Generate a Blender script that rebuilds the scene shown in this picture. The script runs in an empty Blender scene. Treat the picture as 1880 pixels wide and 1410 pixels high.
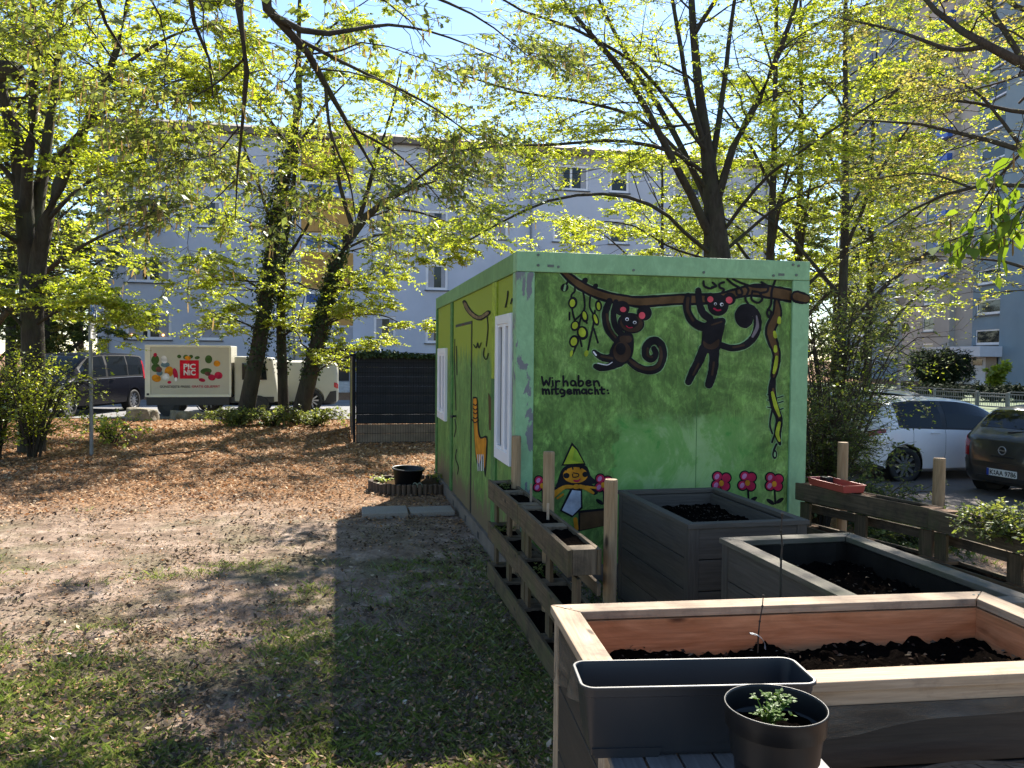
import bpy, bmesh, math, random
import numpy as np
from mathutils import Vector, Matrix

SC = bpy.context.scene
COL = SC.collection
R = math.radians
rnd = random.Random(7)

# ------------------------------------------------------------------ camera
F, PIT, ROL, H = 1474.0, .0345, .0095, 1.755      # measured from the photograph (1880 x 1410 pixels)
cd = bpy.data.cameras.new('camera'); cam = bpy.data.objects.new('camera', cd); COL.objects.link(cam)
cd.sensor_width = 36.0; cd.lens = F / 1880 * 36; cd.clip_end = 3000; cd.clip_start = .05
cam.matrix_world = Matrix.Translation((0, 0, H)) @ Matrix.Rotation(math.pi/2 - PIT, 4, 'X') @ Matrix.Rotation(ROL, 4, 'Z')
SC.camera = cam

def ray(px, py):
    X, Y = px - 940, py - 705; c, s = math.cos(ROL), math.sin(ROL)
    X, Y = X*c + Y*s, -X*s + Y*c
    x, v = X/F, -Y/F; c, s = math.cos(PIT), math.sin(PIT)
    return np.array([x, c + v*s, -s + v*c])
EYE = np.array([0, 0, H])
def G(px, py, z=0.0):
    r = ray(px, py); return EYE + r*((z - H)/r[2])
def D(px, py, d):
    r = ray(px, py); return EYE + r*(d/r[1])
PH = .2108
U = np.array([math.cos(PH), math.sin(PH), 0]); N = np.array([-math.sin(PH), math.cos(PH), 0])
CO = np.array([.0276, 6.0405, 0])
def loc(p):
    q = np.asarray(p) - CO; return np.array([q @ U, q @ N, p[2]])
def wld(a, b, z=0.0): return CO + U*a + N*b + np.array([0, 0, z])
def on_plane(px, py, o, n):
    r = ray(px, py); return EYE + r*(((o - EYE) @ n)/(r @ n))
def front(px, py, b=0.0): return loc(on_plane(px, py, CO + N*b, N))
def side(px, py, a=0.0): return loc(on_plane(px, py, CO + U*a, U))

# ------------------------------------------------------------------ render, light
SC.view_settings.view_transform = 'Standard'; SC.view_settings.look = 'None'
SC.view_settings.exposure = 1.68; SC.view_settings.gamma = 1.0
SC.cycles.max_bounces = 7; SC.cycles.diffuse_bounces = 3; SC.cycles.glossy_bounces = 3
SC.cycles.transmission_bounces = 5; SC.cycles.transparent_max_bounces = 6
SC.cycles.sample_clamp_indirect = 6.0
SUN_EL, SUN_AZ = R(41.6), math.atan2(.272, .962)
W = bpy.data.worlds.new("World"); SC.world = W; W.use_nodes = True
nt = W.node_tree; bg = nt.nodes['Background']
sky = nt.nodes.new('ShaderNodeTexSky'); sky.sky_type = 'NISHITA'; sky.sun_disc = False
sky.sun_elevation = SUN_EL; sky.sun_rotation = SUN_AZ; sky.altitude = 50; sky.air_density = 1.0; sky.dust_density = 0.12; sky.ozone_density = 3.0
nt.links.new(sky.outputs[0], bg.inputs[0]); bg.inputs[1].default_value = .083
sd = bpy.data.lights.new('sun', 'SUN'); sd.energy = 5.0; sd.angle = R(.5); sd.color = (1, .93, .82)
so = bpy.data.objects.new('sun', sd); COL.objects.link(so)
sdir = Vector((math.cos(SUN_EL)*math.sin(SUN_AZ), math.cos(SUN_EL)*math.cos(SUN_AZ), math.sin(SUN_EL)))
so.rotation_euler = sdir.to_track_quat('Z', 'Y').to_euler(); so.location = (10, 40, 40)

# ------------------------------------------------------------------ object helpers
def tag(o, label=None, cat=None, group=None, kind=None):
    if label: o['label'] = label
    if cat: o['category'] = cat
    if group: o['group'] = group
    if kind: o['kind'] = kind
    return o
def thing(name, label, cat, at=(0, 0, 0), rz=0.0, group=None):
    o = bpy.data.objects.new(name, None); COL.objects.link(o); o.empty_display_size = .2
    o.location = tuple(float(x) for x in at); o.rotation_euler = (0, 0, rz)
    return tag(o, label, cat, group)
def copy_tree(o, parent=None):
    c = o.copy(); COL.objects.link(c)
    if parent: c.parent = parent
    for ch in list(o.children): copy_tree(ch, c)
    return c

class MB:
    """collects faces (with uv in metres: u across, v along) for ONE mesh object"""
    def __init__(s): s.v = []; s.f = []; s.uv = []
    def quad(s, a, b, c, d, uv=None):
        i = len(s.v); s.v += [tuple(map(float, p)) for p in (a, b, c, d)]; s.f.append((i, i+1, i+2, i+3))
        s.uv.append(uv or ((0, 0), (1, 0), (1, 1), (0, 1)))
    def poly(s, pts, uv=None):
        i = len(s.v); s.v += [tuple(map(float, p)) for p in pts]; s.f.append(tuple(range(i, i+len(pts))))
        s.uv.append(uv or tuple((p[0], p[2]) for p in pts))
    def hexa(s, P, seed=None):
        """8 corners: bottom 0-3, top 4-7 (same order)"""
        P = [np.asarray(p, float) for p in P]; o = (seed if seed is not None else rnd.random())*37
        c = sum(P)/8
        for f in ((3, 2, 1, 0), (4, 5, 6, 7), (0, 1, 5, 4), (1, 2, 6, 5), (2, 3, 7, 6), (3, 0, 4, 7)):
            q = [P[i] for i in f]
            e1, e2 = np.linalg.norm(q[1]-q[0]), np.linalg.norm(q[3]-q[0])
            nn = np.cross(q[1]-q[0], q[3]-q[0])
            if nn @ (q[0] + q[2] - 2*c) < 0: q = [q[0], q[3], q[2], q[1]]; e1, e2 = e2, e1
            if e1 >= e2: uv = ((o, o), (o, o+e1), (o+e2, o+e1), (o+e2, o))
            else: uv = ((o, o), (o+e1, o), (o+e1, o+e2), (o, o+e2))
            s.quad(*q, uv=uv)
    def box(s, x0, x1, y0, y1, z0, z1):
        s.hexa([(x0, y0, z0), (x1, y0, z0), (x1, y1, z0), (x0, y1, z0), (x0, y0, z1), (x1, y0, z1), (x1, y1, z1), (x0, y1, z1)])
    def beam(s, a, b, w, t, up=(0, 0, 1)):
        a, b, up = (np.asarray(p, float) for p in (a, b, up)); d = b-a; d /= np.linalg.norm(d)
        x = np.cross(d, up); x /= np.linalg.norm(x); y = np.cross(x, d)
        x, y = x*w/2, y*t/2
        s.hexa([a-x-y, a+x-y, b+x-y, b-x-y, a-x+y, a+x+y, b+x+y, b-x+y])
    def tube(s, pts, rad, n=8, cap=True):
        pts = [np.asarray(p, float) for p in pts]; rad = [rad]*len(pts) if np.isscalar(rad) else rad
        base = len(s.v); L = 0; o = rnd.random()*20
        Ls = []
        for i, p in enumerate(pts):
            t = pts[min(i+1, len(pts)-1)] - pts[max(i-1, 0)]; t = t/np.linalg.norm(t)
            ref = np.array([0, 0, 1.]) if abs(t[2]) < .9 else np.array([1., 0, 0])
            x = np.cross(t, ref); x /= np.linalg.norm(x); y = np.cross(t, x)
            if i: L += np.linalg.norm(p-pts[i-1])
            Ls.append(L)
            for k in range(n):
                a = 2*math.pi*k/n; s.v.append(tuple(p + (x*math.cos(a)+y*math.sin(a))*rad[i]))
        for i in range(len(pts)-1):
            for k in range(n):
                k2 = (k+1) % n
                s.f.append((base+i*n+k, base+(i+1)*n+k, base+(i+1)*n+k2, base+i*n+k2)[::-1])
                w = 2*math.pi*max(rad[i], .001)
                s.uv.append(((o+w*k2/n if k2 else o+w, Ls[i]), (o+w*(k+1)/n, Ls[i+1]), (o+w*k/n, Ls[i+1]), (o+w*k/n, Ls[i])))
        if cap:
            for i, rev in ((0, False), (len(pts)-1, True)):
                f = tuple(base+i*n+k for k in range(n)); f = f[::-1] if rev else f
                s.f.append(f); s.uv.append(tuple((s.v[q][0], s.v[q][1]) for q in f))
    def lathe(s, prof, n=32, at=(0, 0, 0)):
        base = len(s.v)
        for r, z in prof:
            for k in range(n):
                a = 2*math.pi*k/n; s.v.append((at[0]+r*math.cos(a), at[1]+r*math.sin(a), at[2]+z))
        for i in range(len(prof)-1):
            for k in range(n):
                k2 = (k+1) % n; s.f.append((base+i*n+k, base+i*n+k2, base+(i+1)*n+k2, base+(i+1)*n+k))
                s.uv.append(((k/n, prof[i][1]), ((k+1)/n, prof[i][1]), ((k+1)/n, prof[i+1][1]), (k/n, prof[i+1][1])))
    def ball(s, c, r, nu=12, nv=8, noise=0.0, squash=(1, 1, 1)):
        base = len(s.v)
        for j in range(nv+1):
            th = math.pi*j/nv
            for i in range(nu):
                ph = 2*math.pi*i/nu; q = 1 + noise*(rnd.random()-.5)
                s.v.append((c[0]+r*q*squash[0]*math.sin(th)*math.cos(ph), c[1]+r*q*squash[1]*math.sin(th)*math.sin(ph), c[2]+r*q*squash[2]*math.cos(th)))
        for j in range(nv):
            for i in range(nu):
                i2 = (i+1) % nu; s.f.append((base+j*nu+i, base+(j+1)*nu+i, base+(j+1)*nu+i2, base+j*nu+i2)); s.uv.append(((0, 0),)*4)
    def build(s, name, mat, parent=None, smooth=False, bevel=0.0):
        me = bpy.data.meshes.new(name); me.from_pydata(s.v, [], s.f)
        ul = me.uv_layers.new(name='UVMap')
        flat = [c for f in s.uv for uv in f for c in uv]
        if len(flat) == 2*len(me.loops): ul.data.foreach_set('uv', np.array(flat, dtype=np.float32))
        if smooth: me.polygons.foreach_set('use_smooth', [True]*len(me.polygons))
        me.materials.append(mat); me.validate(); me.update()
        o = bpy.data.objects.new(name, me); COL.objects.link(o)
        if parent: o.parent = parent
        if bevel:
            bm = bmesh.new(); bm.from_mesh(me); bmesh.ops.remove_doubles(bm, verts=bm.verts, dist=.0002)
            es = [e for e in bm.edges if len(e.link_faces) == 2 and e.calc_face_angle(0) > .6]
            bmesh.ops.bevel(bm, geom=es, offset=bevel, segments=2, affect='EDGES', profile=.5, clamp_overlap=True)
            bm.to_mesh(me); bm.free()
        return o

def mesh_np(name, V, Q, mat, parent=None, smooth=False):
    """V (n,3), Q (m,k) with equal face size"""
    me = bpy.data.meshes.new(name); V = np.ascontiguousarray(V, np.float32); Q = np.ascontiguousarray(Q, np.int32)
    m, k = Q.shape
    me.vertices.add(len(V)); me.vertices.foreach_set('co', V.ravel())
    me.loops.add(m*k); me.loops.foreach_set('vertex_index', Q.ravel())
    me.polygons.add(m); me.polygons.foreach_set('loop_start', np.arange(0, m*k, k, dtype=np.int32))
    me.polygons.foreach_set('loop_total', np.full(m, k, np.int32))
    if smooth: me.polygons.foreach_set('use_smooth', np.ones(m, bool))
    me.materials.append(mat); me.update(calc_edges=True)
    o = bpy.data.objects.new(name, me); COL.objects.link(o)
    if parent: o.parent = parent
    return o

def text_faces(s, size, bold=0.0, align='CENTER'):
    cu = bpy.data.curves.new('lettering', 'FONT'); cu.body = s; cu.size = size; cu.offset = bold; cu.align_x = align; cu.resolution_u = 3
    ob = bpy.data.objects.new('lettering', cu); COL.objects.link(ob); bpy.context.view_layer.update()
    me = bpy.data.meshes.new_from_object(ob.evaluated_get(bpy.context.evaluated_depsgraph_get()))
    vs = [tuple(v.co) for v in me.vertices]; fs = [tuple(p.vertices) for p in me.polygons]
    bpy.data.objects.remove(ob); bpy.data.curves.remove(cu); bpy.data.meshes.remove(me)
    return vs, fs
def add_text(mb, s, size, fn, bold=0.0, align='CENTER'):
    vs, fs = text_faces(s, size, bold, align); b = len(mb.v)
    mb.v += [tuple(map(float, fn(x, y))) for x, y, z in vs]
    for f in fs: mb.f.append(tuple(b+i for i in f)); mb.uv.append(tuple((0, 0) for _ in f))

# ------------------------------------------------------------------ materials
def nodes(name):
    m = bpy.data.materials.new(name); m.use_nodes = True; t = m.node_tree
    return m, t, t.nodes['Principled BSDF'], t.nodes.new, t.links.new
def ramp(t, stops):
    r = t.nodes.new('ShaderNodeValToRGB'); e = r.color_ramp.elements
    while len(e) < len(stops): e.new(.5)
    for i, (p, c) in enumerate(stops): e[i].position = p; e[i].color = (*c, 1) if len(c) == 3 else c
    return r
def noise(t, vec, scale, detail=4, rough=.55, dist=0.0):
    n = t.nodes.new('ShaderNodeTexNoise'); n.inputs['Scale'].default_value = scale; n.inputs['Detail'].default_value = detail
    n.inputs['Roughness'].default_value = rough; n.inputs['Distortion'].default_value = dist
    if vec is not None: t.links.new(vec, n.inputs['Vector'])
    return n
def mapping(t, sock, scale=(1, 1, 1), loc_=(0, 0, 0)):
    m = t.nodes.new('ShaderNodeMapping'); m.inputs['Scale'].default_value = scale; m.inputs['Location'].default_value = loc_
    t.links.new(sock, m.inputs['Vector']); return m.outputs[0]
def coord(t, which='Object'): return t.nodes.new('ShaderNodeTexCoord').outputs[which]
def mix(t, fac, a, b, mode='MIX'):
    m = t.nodes.new('ShaderNodeMix'); m.data_type = 'RGBA'; m.blend_type = mode
    for s, v in ((m.inputs[0], fac), (m.inputs[6], a), (m.inputs[7], b)):
        if hasattr(v, 'is_linked') or hasattr(v, 'links'): t.links.new(v, s)
        elif np.isscalar(v): s.default_value = v
        else: s.default_value = (*v, 1)
    return m.outputs[2]
def bump(t, h, strength=.3, dist=.01):
    b = t.nodes.new('ShaderNodeBump'); b.inputs['Strength'].default_value = strength; b.inputs['Distance'].default_value = dist
    t.links.new(h, b.inputs['Height']); t.links.new(b.outputs[0], t.nodes['Principled BSDF'].inputs['Normal']); return b
def sub(c, k): return tuple(min(1, x*k) for x in c)

def plain(name, c, rough=.6, var=.18, scale=6, metal=0.0, spec=.5, bmp=0.0, coat=0.0):
    """slightly uneven paint, plastic or metal"""
    m, t, p, new, link = nodes(name)
    n = noise(t, coord(t), scale, 5)
    r = ramp(t, [(.3, sub(c, 1-var)), (.7, sub(c, 1+var))]); link(n.outputs[0], r.inputs[0]); link(r.outputs[0], p.inputs['Base Color'])
    p.inputs['Roughness'].default_value = rough; p.inputs['Metallic'].default_value = metal; p.inputs['Specular IOR Level'].default_value = spec
    if coat: p.inputs['Coat Weight'].default_value = coat; p.inputs['Coat Roughness'].default_value = .05
    if bmp: bump(t, n.outputs[0], bmp, .02)
    return m
def wood(name, c1, c2, rough=.75, grain=26, knots=True, stain=None, moss=None):
    """sawn timber; grain runs along v of the uv map (metres)"""
    m, t, p, new, link = nodes(name)
    uv = coord(t, 'UV')
    g = noise(t, mapping(t, uv, (grain, 1.6, 1)), 1.0, 6, .65, 1.8)
    r = ramp(t, [(.28, c1), (.5, tuple((a+b)/2 for a, b in zip(c1, c2))), (.72, c2)]); link(g.outputs[0], r.inputs[0])
    col = r.outputs[0]
    f = noise(t, mapping(t, uv, (90, 4, 1)), 1.0, 3, .6)
    r2 = ramp(t, [(.3, (.62, .6, .58)), (.6, (1, 1, 1))]); link(f.outputs[0], r2.inputs[0]); col = mix(t, .7, col, r2.outputs[0], 'MULTIPLY')
    if knots:
        v = new('ShaderNodeTexVoronoi'); v.inputs['Scale'].default_value = 1.0; link(mapping(t, uv, (9, 3.2, 1)), v.inputs['Vector'])
        r3 = ramp(t, [(.06, sub(c1, .2)), (.15, (1, 1, 1))]); link(v.outputs[0], r3.inputs[0]); col = mix(t, .85, col, r3.outputs[0], 'MULTIPLY')
    if stain:
        s = noise(t, coord(t), 5, 6, .7); r4 = ramp(t, [(.5, (0, 0, 0)), (.72, (1, 1, 1))]); link(s.outputs[0], r4.inputs[0]); col = mix(t, r4.outputs[0], col, stain)
    if moss:
        s = noise(t, mapping(t, coord(t), loc_=(3, 8, 1)), 3.2, 6, .7); r4 = ramp(t, [(.48, (0, 0, 0)), (.66, (.85, .85, .85))]); link(s.outputs[0], r4.inputs[0]); col = mix(t, r4.outputs[0], col, moss)
    link(col, p.inputs['Base Color']); p.inputs['Roughness'].default_value = rough; p.inputs['Specular IOR Level'].default_value = .3
    bump(t, g.outputs[0], .35, .004)
    return m
def leafmat(name, cols, trans=.5, rough=.5, gloss=.06):
    m, t, p, new, link = nodes(name); t.nodes.remove(p)
    geo = new('ShaderNodeNewGeometry')
    r = ramp(t, [(i/max(1, len(cols)-1), c) for i, c in enumerate(cols)]); link(geo.outputs['Random Per Island'], r.inputs[0])
    d = new('ShaderNodeBsdfDiffuse'); tr = new('ShaderNodeBsdfTranslucent'); gl = new('ShaderNodeBsdfGlossy'); gl.inputs['Roughness'].default_value = rough
    gl.inputs['Color'].default_value = (.8, .85, .8, 1)
    link(r.outputs[0], d.inputs[0])
    hs = new('ShaderNodeHueSaturation'); hs.inputs['Hue'].default_value = .49; hs.inputs['Saturation'].default_value = 1.1; hs.inputs['Value'].default_value = 2.0
    link(r.outputs[0], hs.inputs['Color']); link(hs.outputs[0], tr.inputs[0])
    a = new('ShaderNodeMixShader'); a.inputs[0].default_value = trans; link(d.outputs[0], a.inputs[1]); link(tr.outputs[0], a.inputs[2])
    b = new('ShaderNodeMixShader'); b.inputs[0].default_value = gloss; link(a.outputs[0], b.inputs[1]); link(gl.outputs[0], b.inputs[2])
    link(b.outputs[0], t.nodes['Material Output'].inputs[0]); return m
def glassmat(name, c=(.015, .02, .022), rough=.03, spec=.7):
    m, t, p, new, link = nodes(name); p.inputs['Base Color'].default_value = (*c, 1); p.inputs['Roughness'].default_value = rough
    p.inputs['Specular IOR Level'].default_value = spec
    n = noise(t, coord(t), 1.7, 2); bump(t, n.outputs[0], .02, .05); return m
def bark(name, c1, c2, scale=14):
    m, t, p, new, link = nodes(name)
    o = coord(t); n = noise(t, mapping(t, o, (1, 1, .25)), scale, 6, .7, .6)
    r = ramp(t, [(.3, c1), (.7, c2)]); link(n.outputs[0], r.inputs[0])
    g = noise(t, o, 2.1, 4); r2 = ramp(t, [(.45, (0, 0, 0)), (.7, (.7, .7, .7))]); link(g.outputs[0], r2.inputs[0])
    link(mix(t, r2.outputs[0], r.outputs[0], (.055, .06, .035)), p.inputs['Base Color'])
    p.inputs['Roughness'].default_value = .9; p.inputs['Specular IOR Level'].default_value = .2; bump(t, n.outputs[0], .8, .02); return m

M = {}
M['leaf_spring'] = leafmat('spring_leaf', [(.17, .23, .025), (.24, .30, .035), (.33, .36, .055), (.13, .18, .022), (.30, .30, .05)], .66, .45, .08)
M['leaf_pale'] = leafmat('pale_bud_leaf', [(.24, .24, .05), (.30, .28, .07), (.22, .25, .04), (.34, .26, .10)], .5)
M['leaf_mid'] = leafmat('mid_leaf', [(.085, .115, .022), (.12, .15, .03), (.18, .19, .045)], .55)
M['leaf_fresh'] = leafmat('fresh_near_leaf', [(.08, .13, .018), (.11, .17, .022), (.13, .18, .025)], .45, .6, .015)
M['leaf_dark'] = leafmat('dark_shrub_leaf', [(.045, .062, .015), (.065, .09, .022), (.10, .125, .03)], .4, .45, .03)
M['ivy'] = leafmat('ivy_leaf', [(.018, .032, .012), (.028, .048, .016), (.04, .06, .02)], .12, .5, .025)
M['conifer'] = leafmat('conifer_needle', [(.012, .02, .008), (.02, .03, .012), (.028, .04, .014)], .04, .6, .02)
M['catkin'] = leafmat('catkin_brown', [(.20, .15, .06), (.26, .19, .08), (.16, .12, .05)], .35, .6, .02)
M['grassblade'] = leafmat('grass_blade', [(.07, .11, .025), (.10, .14, .03), (.14, .17, .045), (.20, .19, .09)], .4, .4, .06)
M['dryblade'] = leafmat('dry_grass', [(.24, .20, .12), (.18, .16, .09), (.30, .26, .17)], .25, .6, .03)
M['litterflake'] = leafmat('leaf_litter', [(.36, .19, .08), (.20, .10, .045), (.45, .27, .14), (.09, .05, .03), (.52, .36, .22)], .15, .6, .03)
M['herb'] = leafmat('parsley_leaf', [(.05, .10, .018), (.08, .14, .022), (.10, .16, .03)], .35, .5, .03)
M['bark'] = bark('dark_bark', (.022, .018, .014), (.06, .05, .04))
M['bark_grey'] = bark('grey_bark', (.04, .034, .028), (.10, .088, .07))
M['twig'] = bark('twig_bark', (.035, .026, .02), (.08, .06, .045), 30)
# ------------------------------------------------------------------ value noise and ground
def vnoise(x, y, s, seed=0):
    x = np.asarray(x)*s + 17.3*seed; y = np.asarray(y)*s - 9.1*seed
    xi, yi = np.floor(x).astype(np.int64), np.floor(y).astype(np.int64); fx, fy = x-xi, y-yi
    fx, fy = fx*fx*(3-2*fx), fy*fy*(3-2*fy)
    def h(i, j):
        n = (i*374761393 + j*668265263 + seed*982451653) & 0x7fffffff; n = ((n ^ (n >> 13))*1274126177) & 0x7fffffff
        return ((n ^ (n >> 16)) & 0xffff)/65535.
    return (h(xi, yi)*(1-fx) + h(xi+1, yi)*fx)*(1-fy) + (h(xi, yi+1)*(1-fx) + h(xi+1, yi+1)*fx)*fy
def fbm(x, y, s, seed=0): return (vnoise(x, y, s, seed)*.5 + vnoise(x, y, s*2.1, seed+1)*.3 + vnoise(x, y, s*4.3, seed+2)*.2)
def sst(x): x = np.clip(x, 0, 1); return x*x*(3-2*x)
def gh(x, y):
    x = np.asarray(x, float); y = np.asarray(y, float)
    a = (x-CO[0])*U[0] + (y-CO[1])*U[1]
    z = -.42*sst((a-3.2)/1.6)*sst((y+2)/4) - .10*sst((y-20)/3)*(1-sst((a-3.2)/1.6))
    d = np.hypot(x, y)
    return z + (fbm(x, y, 1.3, 5)-.5)*.05*np.exp(-d/30) + (vnoise(x, y, 6, 9)-.5)*.018*np.exp(-d/12)

def axis(lo, hi, n, k):
    t = np.linspace(-1, 1, n); s = np.sinh(k*t)/math.sinh(k); return np.where(s < 0, -s*lo, s*hi)
gx, gy = axis(-420, 420, 331, 5.6), 6 + axis(-120, 900, 351, 5.8)
X, Y = np.meshgrid(gx, gy); V = np.stack([X, Y, gh(X, Y)], -1).reshape(-1, 3)
nx, ny = len(gx), len(gy); I = np.arange(nx*ny).reshape(ny, nx)
Q = np.stack([I[:-1, :-1], I[:-1, 1:], I[1:, 1:], I[1:, :-1]], -1).reshape(-1, 4)
m, t, p, new, link = nodes('bare_ground')
oc = coord(t); sx = new('ShaderNodeSeparateXYZ'); link(oc, sx.inputs[0])
def mr(sock, a, b, c=0., d=1.):
    n = t.nodes.new('ShaderNodeMapRange'); n.interpolation_type = 'SMOOTHSTEP'
    for k, v in zip((1, 2, 3, 4), (a, b, c, d)): n.inputs[k].default_value = v
    t.links.new(sock, n.inputs[0]); return n.outputs[0]
def ma(op, a, b):
    n = t.nodes.new('ShaderNodeMath'); n.operation = op
    for s, v in zip(n.inputs, (a, b)):
        if np.isscalar(v): s.default_value = v
        else: t.links.new(v, s)
    return n.outputs[0]
n1 = noise(t, oc, .55, 6, .65); n2 = noise(t, oc, 3.5, 8, .7); n3 = noise(t, mapping(t, oc, (1, .55, 1)), 28, 6, .7); n4 = noise(t, mapping(t, oc, loc_=(7, 3, 0)), 1.3, 5, .65)
soil = ramp(t, [(.25, (.07, .048, .034)), (.42, (.19, .135, .10)), (.58, (.33, .25, .195)), (.75, (.58, .46, .39))]); link(n2.outputs[0], soil.inputs[0])
lit = ramp(t, [(.25, (.065, .036, .02)), (.5, (.22, .12, .058)), (.72, (.42, .255, .14))]); link(n3.outputs[0], lit.inputs[0])
yy = ma('ADD', sx.outputs[1], ma('MULTIPLY', ma('SUBTRACT', n1.outputs[0], .5), 7.0))
lf = ma('MULTIPLY', mr(yy, 7.6, 10.8), mr(n2.outputs[0], .22, .42))
c1 = mix(t, lf, soil.outputs[0], lit.outputs[0])
gr = ramp(t, [(.3, (.035, .05, .014)), (.7, (.09, .115, .03))]); link(n3.outputs[0], gr.inputs[0])
gf = ma('MULTIPLY', mr(yy, 9.3, 6.2), mr(n4.outputs[0], .47, .66))
c2 = mix(t, ma('MULTIPLY', gf, .6), c1, gr.outputs[0])
fine = ramp(t, [(.3, (.6, .58, .55)), (.62, (1.05, 1.03, 1.0))]); link(n3.outputs[0], fine.inputs[0])
link(mix(t, .8, c2, fine.outputs[0], 'MULTIPLY'), p.inputs['Base Color']); p.inputs['Roughness'].default_value = .95; p.inputs['Specular IOR Level'].default_value = .15
bump(t, n3.outputs[0], .9, .03)
ground = mesh_np('ground', V, Q, m, smooth=True); tag(ground, kind='structure')

# asphalt street behind the trees, and the paved car park on the lower level
def sheet(name, poly, mat, lift=.006, n=40, m_=8):
    """four corners (x, y), draped over the ground"""
    A, B, C, Dd = [np.array(q, float) for q in poly]; u = np.linspace(0, 1, n)[None, :, None]; v = np.linspace(0, 1, m_)[:, None, None]
    P = (A*(1-u) + B*u)*(1-v) + (Dd*(1-u) + C*u)*v
    Z = gh(P[..., 0], P[..., 1]) + lift
    Vv = np.concatenate([P, Z[..., None]], -1).reshape(-1, 3); I = np.arange(n*m_).reshape(m_, n)
    return mesh_np(name, Vv, np.stack([I[:-1, :-1], I[:-1, 1:], I[1:, 1:], I[1:, :-1]], -1).reshape(-1, 4), mat, smooth=True)
def asphalt(name, c):
    m, t, p, new, link = nodes(name); o = coord(t); n = noise(t, o, 60, 5, .7); g = noise(t, o, .7, 5)
    r = ramp(t, [(.3, sub(c, .75)), (.7, sub(c, 1.3))]); link(n.outputs[0], r.inputs[0])
    r2 = ramp(t, [(.35, (.75, .75, .75)), (.65, (1.1, 1.1, 1.1))]); link(g.outputs[0], r2.inputs[0])
    link(mix(t, 1.0, r.outputs[0], r2.outputs[0], 'MULTIPLY'), p.inputs['Base Color']); p.inputs['Roughness'].default_value = .9; bump(t, n.outputs[0], .3, .01); return m
M['asphalt'] = asphalt('asphalt', (.16, .16, .165)); M['pavers'] = asphalt('car_park_paving', (.13, .108, .098))
tag(sheet('road', [(-60, 22.2-8), (0.5, 23.6), (-.5, 33), (-60, 33-8)], M['asphalt'], .03, 80, 12), kind='structure')
def lp(a, b): q = wld(a, b); return (q[0], q[1])
tag(sheet('car_park', [lp(5.9, -3), lp(24, -3), lp(24, 22), lp(5.9, 22)], M['pavers'], .03, 40, 40), kind='structure')

# ------------------------------------------------------------------ green container cabin
cabin = thing('container_cabin', 'green painted container cabin covered with a jungle mural of two hanging monkeys', 'cabin', CO, PH)
CW, CL, CH = 2.44, 5.21, 2.546
def painterly(name, stops, scale, stretch=(1, 1, 1), second=None, dist=1.5, amt=.85):
    m, t, p, new, link = nodes(name); o = coord(t)
    n = noise(t, mapping(t, o, stretch), scale, 5, .62, dist); r = ramp(t, stops); link(n.outputs[0], r.inputs[0]); col = r.outputs[0]
    # broad brush dabs with ragged edges, lighter and darker
    for k, (sc, lo, hi, fac) in enumerate(((2.6, .70, 1.0, .8), (3.4, 1.0, 1.42, .75), (7.0, .8, 1.2, .6))):
        q = noise(t, mapping(t, o, (1.2, 1.2, .75), (k*3.1+1, k*7.7, k*1.9)), scale*sc*.6, 6, .68, 3.0); r1 = ramp(t, [(.49, (lo,)*3), (.56, (hi,)*3)]); link(q.outputs[0], r1.inputs[0]); col = mix(t, fac*amt, col, r1.outputs[0], 'MULTIPLY')
    f = noise(t, mapping(t, o, tuple(s*q for s, q in zip(stretch, (16, 16, 3)))), scale, 5, .75, 3.0); r2 = ramp(t, [(.35, (.8, .8, .8)), (.65, (1.18, 1.18, 1.14))]); link(f.outputs[0], r2.inputs[0])
    col = mix(t, .75*amt, col, r2.outputs[0], 'MULTIPLY')
    if second: col = second(t, o, col, new, link)
    link(col, p.inputs['Base Color']); p.inputs['Roughness'].default_value = .62; p.inputs['Specular IOR Level'].default_value = .3; bump(t, f.outputs[0], .15, .004)
    return m
def front_patch(t, o, col, new, link):
    # a fresher, brighter green square of paint low on the wall, with ragged brushed edges
    s = new('ShaderNodeSeparateXYZ'); link(o, s.inputs[0]); w = noise(t, o, 4, 5, .7)
    def mr(sock, a, b):
        n = t.nodes.new('ShaderNodeMapRange'); n.interpolation_type = 'SMOOTHSTEP'; n.inputs[1].default_value = a; n.inputs[2].default_value = b; t.links.new(sock, n.inputs[0]); return n.outputs[0]
    def ma(op, a, b):
        n = t.nodes.new('ShaderNodeMath'); n.operation = op
        for q, v in zip(n.inputs, (a, b)):
            if np.isscalar(v): q.default_value = v
            else: t.links.new(v, q)
        return n.outputs[0]
    off = ma('MULTIPLY', ma('SUBTRACT', w.outputs[0], .5), .45)
    x = ma('ADD', s.outputs[0], off); z = ma('ADD', s.outputs[2], off)
    fac = ma('MULTIPLY', ma('MULTIPLY', mr(x, .76, .82), mr(x, 2.25, 1.6)), mr(z, 1.36, 1.2))
    n = noise(t, mapping(t, o, (1, 1, .6)), 3.2, 6, .7, 1.0); r = ramp(t, [(.38, (.065, .25, .045)), (.42, (.125, .295, .065)), (.52, (.16, .325, .085)), (.57, (.235, .385, .14)), (.75, (.29, .42, .19))]); link(n.outputs[0], r.inputs[0])
    return mix(t, ma('MULTIPLY', fac, .85), col, r.outputs[0])
GREENS = [(.30, (.070, .142, .027)), (.44, (.100, .196, .039)), (.54, (.136, .252, .055)), (.66, (.185, .312, .082)), (.8, (.24, .37, .12))]
M['mural'] = painterly('mural_green_paint', GREENS, 1.9, (1, 1, .8), front_patch, 2.2, 1.05)
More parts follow.
